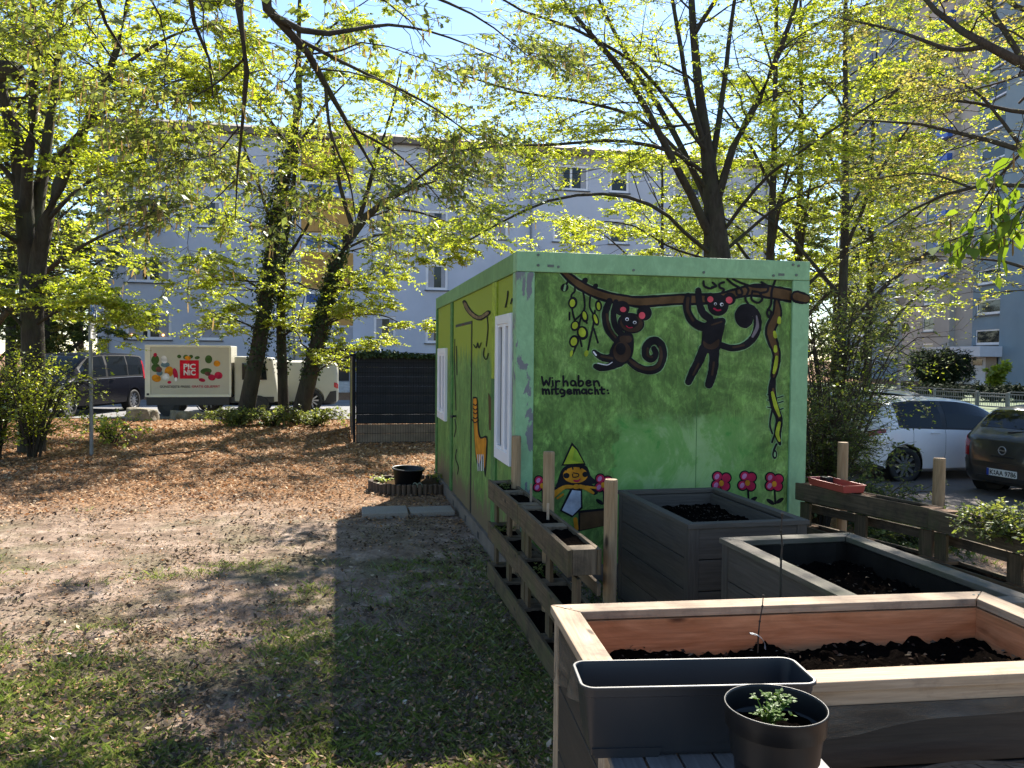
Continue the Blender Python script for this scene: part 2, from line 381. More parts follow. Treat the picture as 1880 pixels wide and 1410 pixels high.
def lime_top(t, o, col, new, link):
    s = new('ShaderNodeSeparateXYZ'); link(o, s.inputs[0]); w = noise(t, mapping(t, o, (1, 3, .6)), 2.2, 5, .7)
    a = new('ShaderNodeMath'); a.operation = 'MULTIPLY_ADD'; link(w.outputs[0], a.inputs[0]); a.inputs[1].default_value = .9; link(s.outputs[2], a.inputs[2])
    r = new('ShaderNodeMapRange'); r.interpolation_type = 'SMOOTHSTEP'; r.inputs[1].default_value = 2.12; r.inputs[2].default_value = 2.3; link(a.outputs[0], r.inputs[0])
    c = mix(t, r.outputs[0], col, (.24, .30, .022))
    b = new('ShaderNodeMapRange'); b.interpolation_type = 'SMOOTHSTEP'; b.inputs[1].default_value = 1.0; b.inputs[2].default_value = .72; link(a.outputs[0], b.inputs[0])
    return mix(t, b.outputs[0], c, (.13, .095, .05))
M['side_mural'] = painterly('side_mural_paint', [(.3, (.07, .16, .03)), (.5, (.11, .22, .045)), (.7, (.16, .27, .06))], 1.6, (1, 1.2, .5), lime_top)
def wear(t, o, col, new, link):
    n = noise(t, mapping(t, o, (1, 1, .45), (4.4, 2, 7.3)), 6.5, 7, .62, .3); r = ramp(t, [(.535, (0, 0, 0)), (.55, (1, 1, 1))]); link(n.outputs[0], r.inputs[0])
    return mix(t, r.outputs[0], col, (.155, .16, .165))
PG = [(.3, (.205, .37, .19)), (.7, (.24, .42, .225))]
M['post_worn'] = painterly('peeling_green_paint', PG, 1.4, (1, 1, 1), wear, amt=.3); M['post'] = painterly('light_green_paint', PG, 1.4, amt=.25)
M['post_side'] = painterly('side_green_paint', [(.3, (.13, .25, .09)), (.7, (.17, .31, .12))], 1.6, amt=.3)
M['post_dark'] = painterly('dark_green_paint', [(.3, (.045, .14, .035)), (.7, (.075, .20, .05))], 2.5); M['post_lime'] = painterly('lime_paint', [(.3, (.25, .33, .02)), (.7, (.31, .40, .03))], 2)
M['plinth'] = plain('grey_brown_plinth', (.12, .095, .075), .8, .25, 5); M['cabin_roof'] = plain('cabin_roof', (.2, .3, .22), .7)
M['white_pvc'] = plain('white_plastic_frame', (.72, .71, .74), .35, .05, 3); M['glass'] = glassmat('window_glass')
M['black'] = plain('black_paint', (.014, .013, .015), .6, .2, 9); M['screw'] = plain('screw_metal', (.08, .10, .08), .5)
mb = MB(); mb.box(.14, CW-.15, .02, .06, .1, 2.39); mb.build('front_panel', M['mural'], cabin)
mb = MB(); mb.box(1.478, 1.482, .0185, .021, .12, 2.39); mb.build('panel_joint', M['post_dark'], cabin)
mb = MB(); mb.box(0, CW, 0, .14, 2.392, CH); mb.build('roof_beam', M['post'], cabin, bevel=.006)
mb = MB(); mb.box(0, .14, .142, CL, 2.392, CH-.002); mb.build('roof_beam', M['post_side'], cabin, bevel=.006)
mb = MB(); mb.box(CW-.14, CW, .142, CL, 2.392, CH-.002); mb.build('roof_beam', M['post'], cabin)
mb = MB(); mb.box(.14, CW-.14, .142, CL, CH-.12, CH-.05); mb.build('roof', M['cabin_roof'], cabin)
mb = MB(); mb.box(0, .14, 0, .14, .145, 2.39); mb.build('corner_post', M['post_worn'], cabin, bevel=.006)
mb = MB(); mb.box(CW-.15, CW, 0, .14, .145, 2.39); mb.build('corner_post', M['post'], cabin, bevel=.006)
mb = MB(); mb.box(0, .14, CL-.14, CL, .145, 2.39); mb.build('corner_post', M['post_dark'], cabin, bevel=.006)
mb = MB(); mb.box(CW-.14, CW, CL-.14, CL, .145, 2.39); mb.build('corner_post', M['post'], cabin)
mb = MB(); mb.box(.004, .1, .82, 1.02, 1.56, 2.39); mb.build('module_post', M['post_lime'], cabin, bevel=.004)
mb = MB(); mb.box(.004, .1, .82, 1.02, .145, 1.555); o = mb.build('module_post', M['post_dark'], cabin, bevel=.004)
mb = MB(); mb.box(.003, .1, 3.56, 3.74, .145, 2.39); mb.build('module_post', M['post_dark'], cabin, bevel=.004)
mb = MB(); mb.box(-.012, CW+.012, -.012, CL, -.06, .143); mb.build('plinth', M['plinth'], cabin)
mb = MB()
for b0 in (.35, 1.5, 2.3, 3.2, 4.4): mb.box(-.014, -.011, b0, b0+.09, .03, .09)
mb.build('plinth_vent', M['black'], cabin)
def holed(mb, rects, x0, x1, z0, z1, fn, depth):
    """wall sheet with rectangular openings and their reveals; fn(x, z, d) -> point, d = metres into the wall"""
    xs = sorted({x0, x1, *[r[0] for r in rects], *[r[1] for r in rects]}); zs = sorted({z0, z1, *[r[2] for r in rects], *[r[3] for r in rects]})
    for i in range(len(xs)-1):
        for j in range(len(zs)-1):
            cx, cz = (xs[i]+xs[i+1])/2, (zs[j]+zs[j+1])/2
            if any(r[0] < cx < r[1] and r[2] < cz < r[3] for r in rects): continue
            mb.quad(fn(xs[i], zs[j], 0), fn(xs[i+1], zs[j], 0), fn(xs[i+1], zs[j+1], 0), fn(xs[i], zs[j+1], 0))
    for a, b, c, d in rects:
        for (p, q), (r, s) in (((a, c), (b, c)), ((b, c), (b, d)), ((b, d), (a, d)), ((a, d), (a, c))):
            mb.quad(fn(p, q, 0), fn(r, s, 0), fn(r, s, depth), fn(p, q, depth))
sidefn = lambda x, z, d: (.02+d, x, z)
mb = MB(); holed(mb, [(.157, .774, .90, 2.09), (4.10, 4.88, .93, 1.85)], .14, CL-.14, .12, 2.392, sidefn, .05); mb.build('side_panel', M['side_mural'], cabin)
mb = MB(); mb.box(CW-.06, CW-.02, .14, CL-.14, .12, 2.39); mb.build('side_panel', M['mural'], cabin)
mb = MB(); mb.box(.14, CW-.14, CL-.06, CL-.02, .12, 2.39); mb.build('back_panel', M['mural'], cabin)
def cab_window(b0, b1, z0, z1):
    mb = MB(); w = .075
    mb.box(-.015, .045, b0, b0+w, z0, z1); mb.box(-.015, .045, b1-w, b1, z0, z1)
    mb.box(-.0155, .045, b0+w, b1-w, z0, z0+w+.02); mb.box(-.0155, .045, b0+w, b1-w, z1-w, z1)
    mid = b0+(b1-b0)*.46; mb.box(-.012, .045, mid-.04, mid+.04, z0+w+.02, z1-w)
    f = mb.build('window', M['white_pvc'], cabin, bevel=.004)
    mb = MB()
    for p, q in ((b0+w, mid-.04), (mid+.04, b1-w)):
        e = .022; zz0, zz1 = z0+w+.02, z1-w
        mb.box(-.006, .04, p, p+e, zz0, zz1); mb.box(-.006, .04, q-e, q, zz0, zz1); mb.box(-.0065, .04, p+e, q-e, zz0, zz0+e); mb.box(-.0065, .04, p+e, q-e, zz1-e, zz1)
    mb.build('sash', M['white_pvc'], f)
    mb = MB(); mb.box(.018, .03, b0+w*.8, b1-w*.8, z0+w*.8, z1-w*.8); mb.build('pane', M['glass'], f)
cab_window(.157, .774, .90, 2.09); cab_window(4.10, 4.88, .93, 1.85)
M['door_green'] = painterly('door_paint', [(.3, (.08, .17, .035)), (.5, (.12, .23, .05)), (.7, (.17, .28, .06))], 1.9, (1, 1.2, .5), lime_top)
mb = MB(); mb.box(.008, .03, 2.2, 3.3, .16, 2.08); door = mb.build('door', M['door_green'], cabin)
mb = MB(); mb.box(.012, .0195, 2.17, 2.197, .15, 2.11); mb.box(.012, .0195, 3.303, 3.33, .15, 2.11); mb.box(.0122, .0195, 2.17, 3.33, 2.083, 2.112); mb.build('door_gap', M['black'], door)
mb = MB(); mb.box(-.05, .006, 3.2, 3.225, 1.05, 1.075); mb.box(-.06, -.045, 3.08, 3.225, 1.05, 1.075); mb.build('handle', M['black'], door)
mb = MB()
for px, py in ((988, 468), (988, 487), (1025, 490), (1163, 496), (1292, 500), (1420, 506), (1456, 486), (1466, 488), (1462, 505)):
    a, _, z = front(px, py); mb.tube([(a, .002, z), (a, -.006, z)], .011, 8)
for px0, px1, py in ((1005, 1017, 488), (1429, 1440, 504)):
    a0, _, z = front(px0, py); a1 = front(px1, py)[0]; mb.box(a0, a1, -.003, .001, z-.01, z+.01)
mb.build('screw', M['screw'], cabin)

# ------------------------------------------------------------------ paintings on the cabin
def P_(name, c): M[name] = plain(name, c, .75, .42, 7, spec=.12); return M[name]
DK, BR, LI, OR, PK, RD, WH, BL = (P_('mural_black', (.011, .010, .012)), P_('mural_brown', (.088, .05, .022)), P_('mural_lime', (.30, .36, .03)),
    P_('mural_orange', (.50, .20, .015)), P_('mural_pink', (.52, .07, .09)), P_('mural_red', (.36, .015, .05)), P_('mural_white', (.58, .58, .60)), P_('mural_mauve', (.42, .16, .30)))
FUR = P_('mural_fur', (.042, .025, .016))
PALE = P_('mural_pale_edge', (.19, .32, .15)); TAN = P_('mural_tan', (.17, .12, .06)); MAR = P_('mural_maroon', (.12, .05, .045)); CY = P_('mural_dress', (.44, .46, .50))
HAT = P_('mural_hat_shade', (.20, .30, .03))
def smooth(pts, k=5, closed=False):
    P = [np.array(p, float) for p in pts]; n = len(P); out = []
    if n < 3: return P
    rng_ = range(n if closed else n-1)
    for i in rng_:
        p0, p1, p2, p3 = (P[(i-1) % n], P[i], P[(i+1) % n], P[(i+2) % n]) if closed else (P[max(i-1, 0)], P[i], P[i+1], P[min(i+2, n-1)])
        for j in range(k):
            t = j/k; out.append(.5*((2*p1) + (-p0+p2)*t + (2*p0-5*p1+4*p2-p3)*t*t + (-p0+3*p1-3*p2+p3)*t**3))
    if not closed: out.append(P[-1])
    return out
class Paint:
    def __init__(s, fn, put): s.fn = fn; s.put = put; s.new()
    def new(s): s.mb = MB(); s.k = 0; s.e = 0.0; s.halo = None; return s
    def P(s, q, layer): a, z = s.fn(q[0], q[1]); return s.put(a, z, layer + .006*(s.k % 60) + s.e)   # every stroke lies a hair above the one before
    def line(s, pts, w, layer, k=5):
        if np.isscalar(w): w = [w]*len(pts)
        if s.halo is not None:
            keep, s.mb, h, s.halo = s.mb, s.halo, s.halo, None; s.line(pts, [q+4+9*rnd.random() for q in w], .4, k); s.mb, s.halo = keep, h
        s.k += 1; S = smooth([(*p, q) for p, q in zip(pts, w)], k); L, Rr = [], []
        for i, q in enumerate(S):
            d = S[min(i+1, len(S)-1)][:2]-S[max(i-1, 0)][:2]; d = d/(np.linalg.norm(d)+1e-9); nrm = np.array([-d[1], d[0]])*abs(q[2])/2*(1+.12*(rnd.random()-.5))
            L.append(q[:2]+nrm); Rr.append(q[:2]-nrm)
        for i in range(len(S)-1):
            A_, B_ = [], []
            for jj, dst in ((i, A_), (i+1, B_)): s.e = .0025*jj; dst += [s.P(L[jj], layer), s.P(Rr[jj], layer)]
            s.e = 0.0; s.mb.quad(A_[0], B_[0], B_[1], A_[1])
        for e, o in ((0, 1), (-1, -2)):
            s.ell(S[e][0], S[e][1], abs(S[e][2])/2, abs(S[e][2])/2, layer, n=9)
        return s
    def ell(s, x, y, rx, ry, layer, rot=0, n=20):
        if s.halo is not None:
            keep, s.mb, h, s.halo = s.mb, s.halo, s.halo, None; s.ell(x, y, rx+4, ry+4, .4, rot, n); s.mb, s.halo = keep, h
        s.k += 1; c, q = math.cos(rot), math.sin(rot)
        s.mb.poly([s.P((x+rx*math.cos(a)*c-ry*math.sin(a)*q, y+rx*math.cos(a)*q+ry*math.sin(a)*c), layer) for a in np.linspace(0, 2*math.pi, n, endpoint=False)]); return s
    def fill(s, pts, layer, k=4, sm=True):
        s.k += 1; S = smooth(pts, k, True) if sm else pts
        c = sum(np.array(p[:2], float) for p in S)/len(S)
        from mathutils.geometry import tessellate_polygon
        tr = tessellate_polygon([[Vector((p[0], p[1], 0)) for p in S]])
        for q in tr: s.mb.poly([s.P(S[i], layer) for i in q])
        return s
    def done(s, name, mat, parent):
        o = s.mb.build(name, mat, parent); s.new(); return o
def fz(X, Y):
    q = front(960+X/3.065, 440+Y/3.065, .02); return q[0], q[2]
K = .0022
fp = Paint(fz, lambda a, z, l: (a, .02-K*l, z))
pp = Paint(fz, lambda a, z, l: (a, -K*l, z))
# branch
br = [(222, 176, 26), (290, 235, 40), (380, 288, 44), (470, 320, 46), (560, 338, 46), (650, 350, 50), (760, 344, 50), (880, 336, 50), (1000, 335, 48), (1100, 325, 40), (1200, 302, 44), (1300, 285, 58), (1420, 300, 64), (1520, 318, 60)]
hm = MB(); fp.halo = hm; fp.line([q[:2] for q in br], [q[2]+16 for q in br], 1); fp.halo = None; B = fp.done('painted_branch', DK, cabin); hm.build('painted_outline', PALE, B)
fp.line([q[:2] for q in br], [q[2]-10 for q in br], 2); fp.done('painted_bark', BR, B)
pp.line([(1532, 322), (1556, 328), (1580, 333)], [72, 68, 62], 1); B2 = pp.done('painted_branch', DK, cabin)
pp.line([(1530, 320), (1560, 328), (1586, 334)], [44, 42, 38], 2); pp.done('painted_bark', BR, B2)
# hanging twigs with lime leaves
for s_ in ([(262, 215), (245, 250), (232, 280)], [(290, 250), (292, 290), (272, 318), (278, 400), (292, 455)], [(330, 265), (345, 330), (342, 400), (290, 455)], [(342, 400), (318, 470), (310, 560), (290, 620), (275, 650)],
           [(380, 310), (376, 380), (405, 430)], [(405, 400), (396, 480), (378, 560), (366, 620)], [(398, 500), (412, 545), (422, 580)], [(318, 540), (330, 600)], [(262, 410), (262, 450)], [(345, 420), (360, 470)]):
    fp.line(s_, 11, 1)
for x, y, rx, ry, ro in ((280, 355, 26, 34, .1), (425, 372, 20, 32, -.1), (293, 485, 25, 30, .3), (335, 525, 32, 40, -.2), (287, 572, 28, 36, .2), (347, 432, 20, 36, -.2), (408, 448, 18, 38, -.3), (234, 270, 22, 24, .5), (348, 232, 16, 20, .6), (408, 262, 14, 16, .6)):
    fp.ell(x, y, rx, ry, 1.4, ro)
TW = fp.done('painted_twig', DK, cabin)
for x, y, rx, ry, ro in ((278, 357, 15, 22, .1), (425, 374, 10, 22, -.1), (292, 483, 16, 20, .3), (333, 522, 20, 27, -.2), (286, 573, 18, 24, .2), (346, 428, 11, 24, -.2), (408, 446, 9, 27, -.3), (356, 640, 12, 18, .2), (272, 640, 8, 18, .2)):
    fp.ell(x, y, rx, ry, 2, ro)
fp.done('painted_leaf', LI, TW)
fp.line([(232, 285), (238, 258)], 12, 2).done('painted_leaf', PALE, TW)
# monkey swinging with both arms on the branch
def monkey(draw_dark, draw_fur, pink, white, mouth):
    hm = MB(); fp.halo = hm; draw_dark(); fp.halo = None; a = fp.done('painted_monkey', DK, cabin); hm.build('painted_outline', PALE, a)
    draw_fur(); fp.done('painted_fur', FUR, a)
    pink(); fp.done('painted_ear', PK, a)
    white(); fp.done('painted_eye', WH, a)
    mouth(); fp.done('painted_mouth', RD, a)
    return a
def d1():
    fp.line([(486, 345), (462, 420), (476, 500), (515, 555), (548, 575)], [36, 40, 40, 38, 40], 3); fp.line([(522, 350), (508, 420), (520, 490), (560, 540)], [30, 32, 34, 36], 3)
    fp.ell(607, 470, 76, 58, 3.4, .15); fp.ell(555, 386, 44, 42, 3.2); fp.ell(682, 412, 42, 44, 3.2)
    fp.fill([(545, 530), (600, 520), (622, 560), (618, 640), (590, 690), (540, 705), (500, 680), (486, 630), (510, 580)], 3)
    fp.line([(520, 660), (470, 668), (430, 655), (400, 630)], [50, 44, 36, 26], 3); fp.line([(545, 690), (490, 712), (440, 722), (408, 712)], [50, 42, 38, 30], 3)
    fp.line([(585, 668), (640, 715), (700, 735), (758, 720), (785, 665), (782, 605), (752, 570), (715, 575), (690, 610), (692, 655), (722, 672), (746, 645), (735, 612)], [40, 44, 46, 46, 44, 44, 46, 46, 44, 42, 40, 34, 30], 3)
def f1():
    fp.line([(470, 420), (484, 495), (520, 550)], [14, 14, 12], 4); fp.ell(609, 472, 64, 48, 4, .15); fp.ell(556, 632, 50, 58, 4); fp.line([(560, 560), (592, 560)], 40, 4)
    fp.line([(600, 680), (650, 715), (710, 728), (758, 708), (776, 655), (768, 605)], [16, 20, 20, 20, 18, 16], 4); fp.line([(700, 612), (700, 650), (724, 660)], 12, 4)
    fp.line([(500, 668), (440, 656)], 14, 4)
a = monkey(d1, f1, lambda: (fp.ell(562, 393, 17, 15, 4), fp.ell(668, 427, 18, 20, 4)), lambda: (fp.ell(583, 448, 10, 10, 5.5), fp.ell(626, 466, 10, 9, 5.5), fp.line([(410, 650), (396, 632)], 9, 4), fp.line([(420, 695), (470, 705), (500, 690)], 5, 4)), lambda: fp.line([(578, 486), (594, 496), (612, 494)], 5, 6))
fp.ell(600, 458, 48, 40, 5, .3); fp.done('painted_face', DK, a); fp.ell(583, 449, 6, 6, 6); fp.ell(626, 467, 6, 6, 6); fp.done('painted_pupil', DK, a)
fp.ell(548, 615, 28, 34, 4.6); fp.done('painted_belly', DK, a)
def d2():
    fp.line([(928, 318), (922, 390), (950, 455), (1005, 490), (1070, 488), (1118, 460)], [40, 46, 48, 48, 50, 44], 3); fp.line([(985, 285), (990, 350), (1010, 410), (1050, 445)], [34, 38, 42, 44], 3)
    fp.ell(1096, 368, 60, 62, 3.4); fp.ell(1053, 333, 34, 34, 3.2); fp.ell(1160, 333, 36, 36, 3.2)
    fp.fill([(1020, 470), (1110, 440), (1135, 470), (1118, 560), (1105, 620), (1050, 640), (1002, 620), (1005, 560)], 3)
    fp.line([(1018, 610), (985, 690), (955, 745), (930, 800)], [56, 52, 46, 40], 3); fp.line([(1075, 615), (1072, 700), (1062, 760), (1045, 815)], [56, 54, 50, 46], 3)
    fp.line([(1105, 590), (1170, 610), (1240, 598), (1295, 552), (1318, 490), (1312, 425), (1278, 385), (1235, 385), (1212, 420), (1220, 462), (1252, 478), (1275, 450), (1258, 420)], [34, 38, 38, 42, 44, 44, 42, 40, 42, 42, 40, 38, 36], 3)
    fp.ell(1245, 430, 44, 46, 3.4)
def f2():
    fp.line([(926, 330), (924, 395), (955, 455)], [18, 16, 14], 4); fp.fill([(1012, 570), (1050, 590), (1100, 560), (1096, 600), (1060, 618), (1020, 605)], 4)
    fp.line([(1180, 606), (1240, 594)], 12, 4); fp.line([(985, 700), (955, 760)], 12, 4); fp.line([(1072, 690), (1062, 760)], 12, 4); fp.line([(1060, 480), (1115, 462)], 9, 4)
b = monkey(d2, f2, lambda: (fp.ell(1052, 336, 17, 17, 4), fp.ell(1158, 340, 19, 19, 4)), lambda: (fp.ell(1080, 362, 8, 8, 5), fp.ell(1115, 365, 10, 10, 5)), lambda: fp.line([(1072, 388), (1090, 398), (1108, 396)], 10, 5))
fp.ell(1080, 363, 5, 5, 6); fp.ell(1117, 366, 6, 6, 6); fp.done('painted_pupil', DK, b)
fp.line([(1312, 430), (1316, 490), (1290, 545)], [8, 20, 14], 4); fp.done('painted_tail_light', P_('mural_grey', (.14, .12, .13)), b)
# curls and loops under the beam
for s_ in ([(1015, 235), (1020, 262), (1055, 275), (1080, 262)], [(1130, 240), (1105, 250), (1108, 270), (1130, 280), (1118, 300)], [(1148, 222), (1180, 250), (1222, 275), (1232, 305), (1205, 310), (1198, 280)], [(1180, 222), (1230, 245), (1300, 265), (1380, 268)],
           [(1250, 262), (1268, 285), (1250, 330), (1265, 360)], [(1290, 290), (1285, 335), (1320, 355), (1345, 335), (1330, 300), (1300, 292)], [(1340, 240), (1375, 262), (1372, 292), (1335, 300)], [(1420, 225), (1398, 290), (1395, 360), (1378, 395)], [(1378, 392), (1372, 415), (1385, 438), (1396, 410), (1380, 392)], [(1066, 242), (1086, 262), (1062, 268)]):
    fp.line(s_, 13, 2.6)
fp.done('painted_curl', DK, cabin)
# long vine at the right edge
va = [(1425, 345, 34), (1428, 420, 60), (1392, 500, 62), (1400, 560, 62), (1425, 640, 48), (1420, 710, 46), (1408, 770, 36)]
hm = MB(); fp.halo = hm; fp.line([q[:2] for q in va], [q[2] for q in va], 2.6); fp.line([(1408, 770), (1400, 850), (1412, 930), (1440, 1010), (1432, 1090), (1445, 1150)], [28, 44, 44, 40, 40, 16], 2.6)
fp.line([(1400, 960), (1388, 1040), (1402, 1090)], 10, 2.6); fp.line([(1420, 1080), (1400, 1140)], 10, 2.6); fp.line([(1425, 1150), (1410, 1185)], 11, 2.6); fp.ell(1415, 1208, 14, 26, 2.6)
for y in (880, 910, 950): fp.line([(1410, y), (1375, y-8)], 6, 2.6); fp.line([(1430, y+10), (1462, y)], 6, 2.6)
fp.halo = None; VN = fp.done('painted_vine', DK, cabin); hm.build('painted_outline', PALE, VN)
fp.line([q[:2] for q in va], [q[2]-24 for q in va], 3.6); fp.line([(1405, 840), (1415, 930), (1438, 1000)], [12, 18, 10], 3.6); fp.done('painted_bark', BR, VN)
for s_ in ([(1440, 440), (1438, 465)], [(1412, 520), (1418, 545)], [(1418, 600), (1418, 625)], [(1425, 660), (1418, 710), (1408, 750)], [(1400, 860), (1418, 930), (1440, 990)], [(1440, 1030), (1428, 1090), (1440, 1130)]): fp.line(s_, [16, 22, 14][:len(s_)], 4.4)
fp.done('painted_leaf', LI, VN); fp.ell(1415, 1208, 6, 15, 3.6).done('painted_loop', PALE, VN)
# hand painted words, stroke by stroke
def letters():
    def st(*q): fp.line(q, 11.5, 2, 3)
    x, y = 106, 822
    st((106, 772), (118, 822), (130, 790), (144, 822), (152, 778)); st((166, 795), (168, 822)); fp.ell(165, 778, 5, 5, 2); st((184, 795), (186, 822)); st((186, 804), (196, 795), (206, 797))
    st((226, 768), (228, 822)); st((228, 804), (242, 795), (250, 806), (252, 822))
    st((294, 800), (280, 793), (268, 806), (276, 821), (292, 816), (294, 800), (298, 822))
    st((312, 766), (314, 822), (334, 818), (338, 802), (326, 794), (314, 803)); st((356, 808), (380, 804), (372, 793), (358, 798), (356, 814), (368, 823), (382, 817))
    st((398, 795), (400, 822)); st((400, 804), (414, 795), (424, 804), (430, 822))
    st((110, 840), (112, 868)); st((112, 850), (124, 841), (130, 868)); st((130, 850), (142, 841), (148, 868)); st((162, 842), (164, 868)); fp.ell(161, 829, 5, 5, 2)
    st((184, 826), (186, 866), (198, 866)); st((172, 842), (198, 840)); st((230, 848), (216, 842), (208, 855), (218, 866), (232, 858), (234, 846), (232, 876), (216, 882))
    st((250, 856), (270, 853), (262, 842), (250, 848), (250, 862), (262, 868), (274, 863)); st((286, 842), (288, 868)); st((288, 850), (298, 842), (303, 868)); st((303, 850), (314, 842), (320, 868))
    st((352, 848), (340, 841), (330, 853), (338, 866), (352, 860)); st((354, 842), (358, 868)); st((388, 846), (374, 842), (368, 855), (376, 867), (390, 863))
    st((404, 832), (406, 868)); st((406, 852), (416, 844), (424, 868)); st((442, 830), (444, 864), (456, 866)); st((432, 844), (458, 842)); fp.ell(476, 848, 6, 6, 2); fp.ell(480, 864, 6, 6, 2)
letters(); fp.done('painted_lettering', DK, cabin)
# child in a pointed hat, and flowers
def gz(X, Y):  # second measuring frame
    q = front(880+X/3.524, 760+Y/3.524, .02); return q[0], q[2]
gp = Paint(gz, lambda a, z, l: (a, .02-K*l, z))
gp.fill([(598, 182), (530, 335), (690, 330), (640, 232)], 1, sm=False); gp.fill([(540, 350), (505, 440), (515, 470), (750, 450), (720, 400), (690, 335), (610, 325)], 1); gp.ell(625, 395, 92, 62, 1.5)
gp.line([(470, 520), (540, 470), (620, 470), (700, 465), (745, 500)], [60, 40, 50, 44, 50], 1); gp.fill([(590, 480), (665, 490), (668, 610), (600, 670), (520, 625)], 1, sm=False); gp.fill([(640, 625), (810, 608), (825, 720), (640, 760)], 1, sm=False)
GN = gp.done('painted_child', DK, cabin)
gp.fill([(600, 205), (545, 325), (675, 318), (630, 235)], 2, sm=False); gp.done('painted_hat', LI, GN); gp.fill([(615, 225), (600, 300), (668, 316), (632, 240)], 2.6, sm=False); gp.done('painted_hat', HAT, GN)
gp.ell(620, 395, 80, 52, 2.4); gp.line([(475, 525), (545, 475), (600, 470)], [40, 26, 20], 2); gp.line([(650, 468), (690, 480), (735, 510)], [26, 26, 18], 2); gp.line([(690, 470), (755, 478)], 14, 2); gp.ell(626, 470, 22, 16, 2.4); gp.line([(505, 545), (540, 520)], 14, 2); gp.line([(620, 680), (628, 740)], 26, 2); gp.done('painted_skin', OR, GN)
gp.ell(562, 398, 20, 18, 3.2); gp.ell(683, 390, 18, 18, 3.2); gp.line([(606, 380), (640, 388), (636, 404), (606, 408), (602, 388)], 7, 3.2); gp.line([(560, 345), (560, 362)], 9, 3.2); gp.line([(600, 338), (604, 356)], 9, 3.2); gp.line([(650, 335), (654, 354)], 9, 3.2); gp.done('painted_eye', DK, GN)
gp.line([(612, 430), (634, 434), (652, 420)], [10, 14, 8], 3.2); gp.done('painted_mouth', RD, GN)
gp.fill([(600, 492), (655, 498), (656, 602), (602, 656), (534, 622)], 2, sm=False); gp.done('painted_dress', CY, GN); gp.fill([(652, 640), (815, 622), (825, 718), (650, 752)], 2, sm=False); gp.done('painted_soil', BR, GN)
def flower(pt, x, y, r, seed):
    q = random.Random(seed); pets = [(x+r*math.cos(a+q.random()*.3), y+r*math.sin(a+q.random()*.3)) for a in (-2.3, -.8, .7, 2.3)]
    for X, Y in pets: pt.ell(X, Y, r*.98, r*.98, 1)
    pt.line([(x+4, y+r*1.4), (x+8, y+r*3.6)], r*.35, 1); pt.ell(x+r, y+r*3.1, r*.8, r*.35, 1, -.6); pt.ell(x-r*.6, y+r*3.3, r*.8, r*.35, 1, .6)
    f = pt.done('painted_flower', DK, cabin)
    for i, (X, Y) in enumerate(pets): pt.ell(X, Y, r*.74, r*.74, 2)
    pt.done('petal', RD, f)
    for X, Y in (pets[0], pets[3]): pt.ell(X-r*.1, Y, r*.36, r*.5, 2.6, .5)
    pt.done('petal_highlight', BL, f); pt.ell(x, y+r*.25, r*.42, r*.5, 3); pt.done('flower_centre', OR, f)
for x, y, sd in ((1115, 1362, 1), (1262, 1360, 2), (1412, 1366, 3)): flower(fp, x, y, 33, sd)
flower(gp, 405, 455, 34, 4); flower(gp, 800, 450, 36, 5)
# side wall paintings
def szf(X, Y):
    q = side(780+X/3.065, 440+Y/3.065, .008); return q[1], q[2]
sp = Paint(szf, lambda b, z, l: (.02-.003-K*l, b, z))
sdn = Paint(szf, lambda b, z, l: (.008-K*l, b, z))
sp.line([(218, 350), (240, 395), (275, 430), (310, 440), (352, 410)], [22, 26, 28, 28, 26], 1); S = sp.done('painted_branch', DK, cabin); sp.line([(222, 360), (242, 398), (276, 430), (310, 438), (350, 412)], 16, 2); sp.done('painted_bark', TAN, S)
for s_ in ([(345, 430), (350, 500), (340, 600)], [(270, 590), (285, 610), (292, 580), (300, 610), (312, 580)], [(330, 610), (325, 650), (340, 675), (352, 640)]): sp.line(s_, 5, 1)
sp.done('painted_twig', DK, cabin)
for s_ in ([(448, 380), (458, 330), (462, 290)], [(478, 360), (486, 330), (492, 352)]): sp.line(s_, 7, 1)
sp.done('painted_grass', DK, cabin)
sp.line([(216, 480), (216, 700), (217, 850)], [14, 18, 4], 3.2); sp.done('painted_liana', MAR, cabin)
# giraffe like orange animal between door and window
sp.fill([(264, 905), (278, 885), (292, 905), (298, 1060), (312, 1110), (345, 1105), (345, 1190), (335, 1340), (322, 1230), (300, 1280), (282, 1220), (272, 1080)], 1, k=3); C = sp.done('painted_animal', DK, cabin)
sp.fill([(268, 915), (280, 895), (290, 912), (294, 1070), (310, 1120), (341, 1116), (340, 1185), (333, 1290), (322, 1215), (302, 1260), (285, 1210), (276, 1085)], 2, k=3); sp.done('painted_fur', OR, C)
for y in (925, 950, 972, 1000): sp.line([(270, y), (284, y+8), (292, y)], 6, 3)
sp.line([(262, 1010), (280, 1030), (300, 1015)], 6, 3); sp.done('painted_stripe', DK, C)
for x in (296, 306, 316, 326): sp.line([(x, 1210), (x+2, 1300)], 4, 3)
sp.done('painted_white_fur', WH, C)
for s_ in ([(170, 560), (168, 700), (176, 960)], [(178, 600), (182, 760)]): sdn.line(s_, 5, 1)
for s_ in ([(170, 1010), (176, 1060), (166, 1110)], [(180, 1180), (174, 1230), (190, 1280), (184, 1320)]): sdn.line(s_, 5, 1)
sdn.done('painted_stem', DK, door)
sp.fill([(352, 860), (388, 930), (388, 1080), (356, 1070)], 1, sm=False); sp.done('painted_trunk', BR, cabin)
